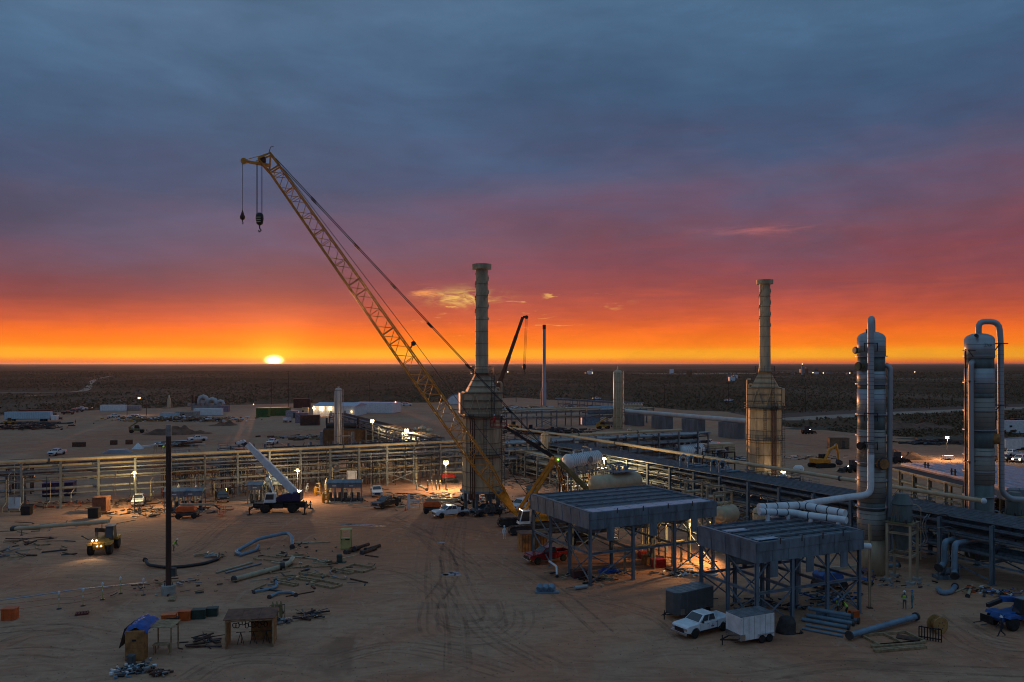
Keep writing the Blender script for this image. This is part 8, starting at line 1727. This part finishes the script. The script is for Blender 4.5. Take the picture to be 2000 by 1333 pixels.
# ================================================================== spoil heaps
def heap(label, px, py, wx, wy, h_, m=DIRT, seed=0, lobes=1):
    t = thing('soil_heap', label, 'soil heap', G(px, py), 0, 'heaps of soil'); q = MB(); n, m_ = 48, 14; vs = []
    for j in range(m_ + 1):
        f = j / m_
        for i in range(n):
            a = 2 * math.pi * i / n; w_ = 1 + 0.30 * mnoise.noise(Vector((math.cos(a) * 1.3, math.sin(a) * 1.3, seed))); x, yy = wx * (1 - f) * w_ * math.cos(a), wy * (1 - f) * w_ * math.sin(a)
            prof = h_ * f ** 0.85 * (1 + 0.5 * mnoise.noise(Vector((x * 0.35 + seed, yy * 0.35, 0.5)))) + 0.12 * mnoise.noise(Vector((x * 1.6, yy * 1.6, seed))) * min(1, f * 5)
            vs.append((x + wx * 0.25 * f * math.sin(seed), yy, max(-0.02, prof * (0.9 + 0.1 * math.cos(a * 3))) if j else -0.02))
    q.add(vs, [(j * n + i, j * n + (i + 1) % n, (j + 1) * n + (i + 1) % n, (j + 1) * n + i) for j in range(m_) for i in range(n)], True); q.obj('mound', m, t)
heap('large red brown soil heap on the yard behind the dark pole tip', 337, 848, 9.5, 6, 3.7, seed=1); heap('low tail of soil right of the large heap', 385, 847, 5.5, 3, 1.4, seed=7); heap('small soil heap, left of two right of the large one', 427, 832, 4.2, 3, 1.6, seed=2); heap('small soil heap, right of two right of the large one', 446, 831, 4.0, 3, 2.0, seed=3)
heap('red soil heap behind the nearer silver column', 1752, 895, 4.6, 4, 2.8, seed=4); heap('lower red soil heap right of the one behind the silver column', 1785, 896, 5.0, 3.5, 1.7, seed=5); heap('wide grassy soil bank beyond the yard between the silver columns', 1770, 838, 24, 9, 3.2, seed=6); heap('low red soil patch heap by the telehandler under the far tank', 1190, 828, 12, 5, 1.2, seed=8); heap('low soil bank right of the second heater at the yard edge', 1600, 838, 15, 5, 1.0, mat('scrub_soil', (0.10, 0.075, 0.05), 0.95, bump=0.8), seed=9); heap('long low soil bank by the white office trailer', 1900, 858, 26, 6, 1.2, mat('scrub_soil', (0.10, 0.075, 0.05)), seed=10)

# ================================================================== loose scrap beyond counting, each patch one heap
def scrap(label, px, py, rx, ry, n, mats_, lo=0.4, hi=1.8, seed=0, thick=0.07, zmax=0.35, name='scrap'):
    rg = random.Random(seed * 7 + 1); c = G(px, py); q = MB()
    for k in range(n):
        x, yy = c.x + rg.gauss(0, rx * 0.5), c.y + rg.gauss(0, ry * 0.5); a = rg.choice((TH, TH, TH + 1.57, rg.uniform(0, 3.1))) + rg.gauss(0, 0.25); L_ = rg.uniform(lo, hi); z = rg.uniform(0.04, zmax); w_ = thick * rg.uniform(0.6, 2.0); d_ = V(math.cos(a), math.sin(a), rg.gauss(0, 0.05)) * (L_ / 2); p_ = V(x, yy, z + abs(d_.z))
        s_ = len(q.f)
        if rg.random() < 0.45: q.cyl(p_ - d_, p_ + d_, w_ * 0.6, n=6)
        else: q.bar(p_ - d_, p_ + d_, w_ * 1.4, w_)
        mi = rg.randrange(len(mats_))
        for j in range(s_, len(q.f)): q.mi[j] = mi
    o = q.obj(name, list(mats_), kind='stuff'); o['label'] = label; o['category'] = 'scrap'; return o
MIX = (RUST, WOOD, PIPEG, DKST); MIXD = (RUST, BLK, DKST, BROWNST)
for i, a in enumerate((('tangle of pale fittings and hoses on sheets at the bottom left', 262, 1311, 1.4, 1.2, 150, (WINS, DKST, SPBLUE, PIPEG, BLK), 0.15, 0.6), ('small heap of brown fittings right of the tangle at bottom left', 308, 1318, 0.7, 0.5, 70, (RUST, BROWNST, PIPEG), 0.15, 0.45), ('scattered timber offcuts in front of the left rack', 60, 1030, 9, 4, 22, MIX, 0.8, 4.0), ('dark scrap steel lying left of the handler', 60, 1060, 5, 3, 16, MIXD, 0.8, 3.0), ('bent steel and pipe scrap at the left edge of the yard', 20, 1085, 4, 3, 16, MIX, 0.8, 3.4), ('scattered steel and offcuts in front of the plywood hut', 395, 1258, 1.6, 1.6, 22, MIXD, 0.4, 2.2),
        ('loose steel plates and angles right of the plywood hut', 608, 1203, 1.9, 1.4, 20, MIXD, 0.6, 2.6), ('pale bundle of pipe fittings lying right of the gas bottles', 550, 1217, 0.9, 0.6, 60, (PIPEG, DKST, STEEL), 0.2, 0.6), ('heap of tangled pale rods behind the dark pipe run', 408, 1087, 1.6, 0.9, 46, (PIPEY, PIPEG, WOOD), 0.5, 1.6), ('offcuts scattered around the timber frames', 600, 1120, 8, 6, 46, MIX, 0.3, 1.6), ('brown sheets and cloth lying above the timber frames', 640, 1100, 1.2, 0.8, 24, (KHAKI, WOOD, PIPEY), 0.3, 0.9), ('dark odds and ends scattered over the middle of the yard', 560, 1075, 8, 5, 34, MIXD, 0.2, 1.0), ('scattered scrap round the pole pedestal', 345, 1145, 5, 4, 40, MIX, 0.2, 1.3),
        ('litter of hoses and boxes under the larger cooler in the light', 1330, 1122, 3.0, 1.2, 60, (DKST, PIPEG, BLK, WINS), 0.3, 1.2), ('litter under the left of the larger cooler', 1165, 1128, 4.5, 2.5, 60, (DKST, PIPEY, WOOD, BLK), 0.3, 1.8), ('gear lying beneath the nearer cooler', 1520, 1185, 5.5, 2.5, 70, (DKST, BLK, BLUEST, BROWNST), 0.3, 1.6), ('litter under the right side of the nearer cooler', 1625, 1168, 4, 2.5, 60, (BLU, DKST, BLK, PIPEG), 0.3, 1.6), ('orange and blue odds and ends by the rack column at right', 1935, 1158, 2.6, 1.4, 60, (ORG, BLU, WINS, WOOD, DKST), 0.3, 1.1), ('pieces lying around the tan vessel stand', 1730, 1140, 4.5, 3, 44, (DKST, PIPEG, BLK), 0.2, 1.0),
        ('pipes and timber laid out under the lit rack left of the heater', 850, 975, 14, 8, 170, (PIPEY, WOOD, PIPEG, RUST, DKST), 0.5, 3.2), ('clutter of stands and timber along the left rack foot', 200, 985, 22, 5, 150, (RUST, DKST, ORG, PIPEY), 0.3, 1.8), ('clutter of tubes around the shelters on the left', 320, 1000, 9, 5, 150, (PIPEG, DKST, RUST, BLK), 0.4, 2.0), ('scrap and fittings laid out around the heater legs', 945, 985, 14, 9, 120, (RUST, DKST, PIPEY, PIPEG), 0.4, 2.4), ('dark clutter between the heater and the white tank', 1045, 945, 12, 10, 130, (RUST, DKST, PIPEG, BLK), 0.4, 2.2), ('dense small piping beneath the cable tray rack', 1450, 1010, 20, 10, 260, (DKST, PIPEG, BLUEST, TANP), 0.6, 3.0), ('dense dark piping beneath the cable trays at right', 1800, 1070, 12, 9, 200, (DKST, BLUEST, BLK, PIPEG), 0.6, 3.0), ('lit small piping around the white tank skid', 1200, 935, 12, 9, 240, (PIPEG, ALU, PIPEY, DKST), 0.5, 2.6),
        ('long scrap rows beside the semi trailer at far left', 45, 838, 16, 8, 120, MIXD, 1.0, 4.0), ('scrap laid in front of the semi trailer at far left', 60, 828, 16, 4, 110, MIXD, 1.0, 4.0), ('pallets of barrels and crates in rows at the far left', 300, 822, 18, 6, 320, (RUST, BRWD, YEL2, WOOD, WINS), 0.8, 2.2), ('crates and barrels in rows before the white container', 395, 823, 18, 6, 300, (RUST, BRWD, WOOD, DKST, WINS), 0.8, 2.2), ('steel laid out behind the slim boom tip', 600, 856, 12, 6, 120, (RUST, WOOD, PIPEG), 1.0, 4.0), ('pale pipes laid in rows behind the left rack', 345, 873, 7, 2.5, 16, (WINS, PIPEG, RUST), 6.0, 12.0), ('dark machinery parts behind the heater on the far yard', 1060, 848, 16, 8, 200, (BLK, DKST, RUST), 1.0, 3.5), ('clutter on the far yard between heater and vent stack', 1040, 800, 40, 26, 220, (PIPEG, DKST, WOOD, WINS), 1.5, 6.0), ('pale bundles of steel beside the second heater', 1440, 897, 6, 5, 90, (WINS, PIPEG, DKST), 1.0, 3.0), ('dark long pipes stacked at the yard edge between the silver columns', 1815, 866, 14, 4, 60, (BLK, DKST), 4.0, 12.0), ('clutter of pipes beside the far cooler', 1985, 1000, 6, 6, 140, (DKST, PIPEG, WINS, BLUEST), 0.6, 2.6), ('pallets and pieces on the yard beyond the excavator', 1560, 895, 12, 6, 60, (DKST, WINS, RUST), 0.6, 2.4), ('row of dark trucks and loads at the edge of the scrub at right', 1960, 826, 14, 6, 120, (BLK, DKST, RUST), 1.0, 4.0))):
    lab, px, py, rx, ry, n, ms, lo, hi = a; far_ = py < 880
    scrap(lab, px, py, rx, ry, n, ms, lo, hi, seed=i + 1, thick=0.09 if not far_ else 0.3, zmax=(2.2 if 'dense' in lab or 'lit small' in lab else 1.6 if far_ and 'row' in lab or 'machinery' in lab else 0.3))
t = thing('folded_roof_stack', 'stack of pale blue sheets lying behind the left rack', 'sheet stack', G(230, 885), 0.1)
for k in range(5): q = MB(); q.box((0, 0, 0.12 + k * 0.2), (7.5 - 0.8 * k, 2.6, 0.16)); q.obj('sheet', LROOF, t)
for px, py, lab in ((148, 873, 'dark crate left of a pair on the yard above the rack'), (160, 873, 'dark crate right of a pair on the yard above the rack'), (222, 869, 'dark crate alone on the yard above the stacked sheets'), (252, 868, 'low dark crate right of the lone crate'), (100, 910, 'brown crate left of two behind the rack top pipes'), (118, 910, 'brown crate right of two behind the rack top pipes')):
    frame_box('crate', lab, px, py, 0.1, 1.8, 1.2, 1.3, RUST, 'crate')
t = thing('pyramid_tent', 'small white pointed tent behind the left rack', 'tent', G(269, 877)); q = MB(); q.hull([(-1.3, -1.2, 0), (1.3, -1.2, 0), (1.3, 1.2, 0), (-1.3, 1.2, 0)], [(-0.05, -0.05, 1.8), (0.05, -0.05, 1.8), (0.05, 0.05, 1.8), (-0.05, 0.05, 1.8)]); q.obj('canopy', WINS, t)
t = thing('white_bench', 'white moulded machine cover standing behind the lit second heater lamp', 'machine cover', G(1560, 925)); q = MB(); q.lathe([(1.1, 0), (1.2, 1.3), (0.7, 1.8), (0, 1.9)], 14); q.obj('cover', WINS, t); q = MB(); rail(q, [(-1.8, -1.2), (1.8, -1.2), (1.8, 1.2), (-1.8, 1.2)], 0.05, 1.1, close=True); q.obj('railing', PIPEY, t)

# ================================================================== process skids filling the plant
def process_skid(label, loc, ang, L, D_, H, seed, pale=0.3):
    rg = random.Random(seed); t = thing('process_skid', label, 'process skid', loc, ang, 'process skids with frames and piping'); fm = rg.choice((BLUEST, STEEL, BROWNST))
    for x in (0, L / 2, L):
        for yy in (0, D_): link('post', hcol(H, 0.2), t, (x, yy, 0)).material_slots[0].link = 'OBJECT'; KIDS[t.name][-1].material_slots[0].material = fm
    for z in (H * 0.5, H):
        for yy in (0, D_): link('beam', beamm(L, 0.14, 0.2, fm), t, (L / 2, yy, z))
        for x in (0, L / 2, L): link('beam', beamm(D_, 0.14, 0.2, fm), t, (x, D_ / 2, z), (0, 0, R(90)))
    q = MB(); q.bar((0, -0.05, 0.3), (L / 2, -0.05, H * 0.48), 0.1); q.obj('brace', fm, t); q = MB(); rail(q, [(0, 0), (L, 0), (L, D_), (0, D_)], H + 0.1, 1.0, 0.05, close=True); q.obj('railing', fm, t)
    q = MB(); q.box((L * 0.75, D_ / 2, H + 0.12), (L * 0.48, D_, 0.06)); q.obj('platform', DKST, t)
    for k in range(rg.choice((1, 2))):
        r = rg.uniform(0.4, 0.75); x = rg.uniform(0.2, 0.8) * L; m_ = rg.choice((TANP, ALU, BLUEST, PIPEG)); q = MB(); h_ = rg.uniform(H * 0.7, H * 1.25); q.lathe([(0, 0.3), (r, 0.6), (r, h_ - r * 0.5), (r * 0.7, h_ - r * 0.15), (0, h_)], 14, (x, D_ * 0.55, 0)); q.obj('drum', m_, t)
    for k in range(13):
        z = rg.uniform(0.5, H + 0.6); yy = rg.uniform(-0.5, D_ + 0.3); r = rg.choice((0.06, 0.09, 0.13, 0.18)); m_ = rg.choice((PIPEG, ALU, PIPEY, WINS) if rg.random() < pale else (DKST, STEEL, BLUEST, RUST, PIPEG)); x0, x1 = rg.uniform(-0.8, L * 0.4), rg.uniform(L * 0.5, L + 0.8)
        pts = [(x0, yy, rg.choice((0.2, z + rg.uniform(0.6, 1.4)))), (x0, yy, z), (x1, yy, z), (x1, yy + rg.uniform(-1, 1), z), (x1, yy + rg.uniform(-0.6, 0.6), rg.choice((0.2, z * 0.4)))]
        q = MB(); q.tube(pts, r, 7, bend=r * 2.4); pp = q.obj('pipe', m_, t)
        if k % 3 == 0: xx = (x0 + x1) / 2; q = MB(); q.cyl((xx, yy, z), (xx, yy, z + 0.5), r * 0.5, n=6); q.cyl((xx - 0.15, yy, z), (xx + 0.15, yy, z), r * 2, n=8); q.cyl((xx, yy, z + 0.45), (xx, yy, z + 0.5), r * 2.2, n=10); q.obj('valve', DKST, pp)
    return t
for i, (px, py, L_, D_, H, lab) in enumerate(((1000, 925, 6, 4, 4.5, 'dark process skid just right of the first heater'), (1030, 905, 7, 4, 5.5, 'process skid behind the slim tan vessel right of the heater'), (1108, 965, 6, 4, 5, 'process skid left of the tan tank behind the larger cooler'), (1275, 940, 6, 4, 4.5, 'process skid right of the tan tank above the larger cooler roof'),
        (1330, 962, 6, 4, 4, 'process skid left of the goal post frames under the cable trays'), (1430, 985, 7, 4, 4.2, 'process skid behind the tan drum between the coolers'), (1515, 985, 6, 4, 4.2, 'process skid under the cable trays above the nearer cooler roof'), (1600, 1000, 6, 3.5, 4.4, 'process skid under the cable trays by the white insulated pipes'),
        (1775, 1040, 6, 4, 4, 'process skid under the trays behind the tan vessel stand'), (1880, 1062, 6, 4, 3.8, 'process skid under the trays behind the suction pipes'), (1225, 905, 7, 4, 5.5, 'process skid lit among the silver pipes behind the white tank'), (1290, 893, 7, 4, 5, 'process skid beyond the trays left of the pale blue tank'),
        (690, 928, 6, 4, 6, 'process skid behind the left rack above the pump shelters'), (560, 935, 6, 4, 6, 'process skid behind the left rack at the crane boom'), (430, 940, 6, 4, 6.5, 'process skid behind the left rack above the off road vehicle'), (330, 948, 6, 4, 6, 'process skid behind the left rack at the dark pole'), (60, 965, 6, 4, 5, 'process skid behind the far left end of the rack'),
        (850, 915, 6, 4, 5, 'process skid lit behind the rack left of the first heater'), (1395, 930, 6, 4, 5, 'process skid beyond the trays left of the second heater'), (960, 870, 8, 4, 5, 'dark process skid far behind the first heater'), (1950, 1020, 6, 4, 4.5, 'process skid at the foot of the farther silver column'), (770, 905, 6, 4, 6, 'process skid behind the rack left of the three upright drums'))):
    process_skid(lab, G(px, py), TH + (1.57 if i % 3 == 1 else 0), L_, D_, H, 100 + i, 0.5 if 'lit' in lab else 0.25)

# scaffold towers against the racks
def scaffold(label, px, py, nx, nz, m, rz=LA):
    t = thing('scaffold_tower', label, 'scaffold', G(px, py), rz, 'scaffold towers at the racks'); H = nz * 1.9
    for i in range(nx + 1):
        for yy in (0, 1.6): q = MB(); q.cyl((i * 1.9, yy, 0), (i * 1.9, yy, H + 1.0), 0.045, n=6); q.obj('standard', m, t)
    for k in range(1, nz + 1):
        for yy in (0, 1.6): q = MB(); q.cyl((-0.2, yy, k * 1.9), (nx * 1.9 + 0.2, yy, k * 1.9), 0.04, n=5); q.obj('ledger', m, t)
        for i in range(nx + 1): q = MB(); q.cyl((i * 1.9, -0.1, k * 1.9), (i * 1.9, 1.7, k * 1.9), 0.04, n=5); q.obj('transom', m, t)
        for j in range(4): q = MB(); q.box((nx * 0.95, 0.25 + j * 0.37, k * 1.9 + 0.07), (nx * 1.9, 0.3, 0.05)); q.obj('plank', WOOD, t)
        q = MB(); q.cyl((0, -0.05, (k - 1) * 1.9), (1.9, -0.05, k * 1.9), 0.035, n=5); q.obj('brace', m, t)
    q = MB(); ladder(q, (nx * 1.9 + 0.3, 0.8, 0), (nx * 1.9 + 0.3, 0.8, H + 0.8), x=(0, 1, 0)); q.obj('ladder', PIPEY, t)
for px, py, nx, nz, m_, lab in ((300, 968, 1, 4, PIPEY, 'scaffold tower lit yellow at the rack behind the dark pole'), (415, 958, 2, 3, RUST, 'brown scaffold at the rack above the off road vehicle'), (478, 952, 3, 4, RUST, 'wide brown scaffold behind the boom of the rough terrain crane'), (625, 945, 2, 4, STEEL, 'scaffold at the rack above the lit valve manifolds'), (850, 928, 1, 2, PIPEY, 'short scaffold lit beside the blazing work light'), (668, 940, 1, 5, STEEL, 'tall narrow scaffold at the rack above the wider pump shelter'), (745, 935, 2, 3, RUST, 'brown scaffold at the rack right of the backing board'), (1175, 935, 1, 4, PIPEG, 'scaffold tower lit beside the white tank'), (20, 985, 1, 3, PIPEG, 'scaffold tower under the far left end of the rack')):
    scaffold(lab, px, py, nx, nz, m_)
# close-set upright tubes standing in rows behind the rack front
tc_ = random.Random(23)
for px0, px1, lab in ((330, 415, 'row of close set upright tubes behind the rack at the dark pole'), (425, 520, 'row of close set brown upright tubes behind the crane boom tip'), (530, 620, 'row of close set upright tubes right of the crane boom'), (690, 790, 'row of close set upright tubes behind the rack left of the work light')):
    t = thing('tube_row', lab, 'tube row', LO + LDIR * 0, 0, 'rows of upright tubes behind the left rack'); n = 22
    for k in range(n):
        px = px0 + (px1 - px0) * k / n; ra = (px - 1000) / F; s_ = ((ra * (LO.y + 3)) - LO.x) / (LDIR.x - ra * LDIR.y); p_ = LO + LDIR * s_ + LPER * 3; H = tc_.choice((3.8, 5.4, 6.6, 6.8)); q = MB(); q.cyl(p_, p_ + Z * H, tc_.choice((0.05, 0.07, 0.1)), n=6); q.obj('tube', tc_.choice((RUST, RUST, PIPEG, BROWNST, PIPEY)), t, world=True)
    for z in (1.2, 3.4, 5.0): ra0, ra1 = (px0 - 1000) / F, (px1 - 1000) / F; pa, pb = [LO + LDIR * (((ra * (LO.y + 3)) - LO.x) / (LDIR.x - ra * LDIR.y)) + LPER * 2.9 + Z * z for ra in (ra0, ra1)]; q = MB(); q.bar(pa, pb, 0.12); q.obj('rail', BROWNST, t, world=True)

# loose timbers lying about the laydown area
lt = random.Random(31)
for nm, lab, grp, x0, x1, y0, y1, n in (('loose_timber', 'loose timber lying on the ground among the timber bases', 'loose timbers among the timber bases', 500, 730, 1085, 1165, 30), ('loose_timber', 'loose timber lying on the ground left of the yellow handler', 'loose timbers left of the handler', 0, 150, 1030, 1095, 16)):
    for k in range(n):
        c = G(lt.uniform(x0, x1), lt.uniform(y0, y1)); a_ = lt.choice((-0.5, -0.5, 0.45, lt.uniform(0, 3))) + lt.gauss(0, 0.15); L_ = lt.uniform(0.7, 3.2); q = MB(); w_ = lt.uniform(0.1, 0.24); q.box((0, 0, w_ * 0.45), (L_, w_, w_ * 0.85)); o = q.obj(nm, lt.choice((WOOD, WOOD, PIPEY, RUST, DKST))); o.location = c; o.rotation_euler = (0, 0, a_); tag(o, lab, 'timber', grp)
# small stones and clods over the near yard
def gravel():
    rng = np.random.default_rng(8); N = 16000; d = 58 + (150 - 58) * rng.random(N) ** 1.3; x = (rng.random(N) * 2 - 1) * d * 0.68
    s = 0.02 + 0.07 * rng.random(N) ** 4; base = np.array([[1, 0, 0], [-0.6, 0.9, 0], [-0.6, -0.8, 0], [0.05, 0.1, 0.8]]); ang = rng.random(N) * 6.28
    ca, sa = np.cos(ang), np.sin(ang); vx = base[None, :, 0] * ca[:, None] - base[None, :, 1] * sa[:, None]; vy = base[None, :, 0] * sa[:, None] + base[None, :, 1] * ca[:, None]; vz = np.repeat(base[None, :, 2], N, 0)
    vs = np.stack([x[:, None] + vx * s[:, None], d[:, None] + vy * s[:, None], vz * s[:, None]], -1).reshape(-1, 3); f = np.array([[0, 1, 3], [1, 2, 3], [2, 0, 3]]); fs = (f[None] + 4 * np.arange(N)[:, None, None]).reshape(-1)
    me = bpy.data.meshes.new('gravel'); me.vertices.add(4 * N); me.vertices.foreach_set('co', vs.astype(np.float32).ravel()); me.loops.add(9 * N); me.loops.foreach_set('vertex_index', fs.astype(np.int32)); me.polygons.add(3 * N); me.polygons.foreach_set('loop_start', np.arange(0, 9 * N, 3, dtype=np.int32)); me.update(); me.validate()
    me.materials.append(mat('stones', (0.24, 0.15, 0.105), 0.9, var=0.5, scale=3.0)); o = link('gravel', me, kind='stuff'); o['label'] = 'loose stones and clods scattered over the yard'; o['category'] = 'gravel'
gravel()

# ================================================================== thin evening haze over the plain
hb = MB(); hb.box((0, 30000, 36.5), (121500, 61500, 76.0)); ho = hb.obj('haze', bpy.data.materials.new('haze_air'), kind='stuff')
hm = ho.data.materials[0]; hm.use_nodes = True; ht_ = NT(hm.node_tree); ht_.n.clear()
pv_ = ht_.new('ShaderNodeVolumePrincipled'); pv_.inputs['Color'].default_value = (0.95, 0.86, 0.82, 1); pv_.inputs['Density'].default_value = 1.6e-5; pv_.inputs['Anisotropy'].default_value = 0.6
mo_ = ht_.new('ShaderNodeOutputMaterial'); ht_.l.new(pv_.outputs[0], mo_.inputs['Volume'])
ho['label'] = 'thin evening haze hanging over the plain'; ho['category'] = 'haze'
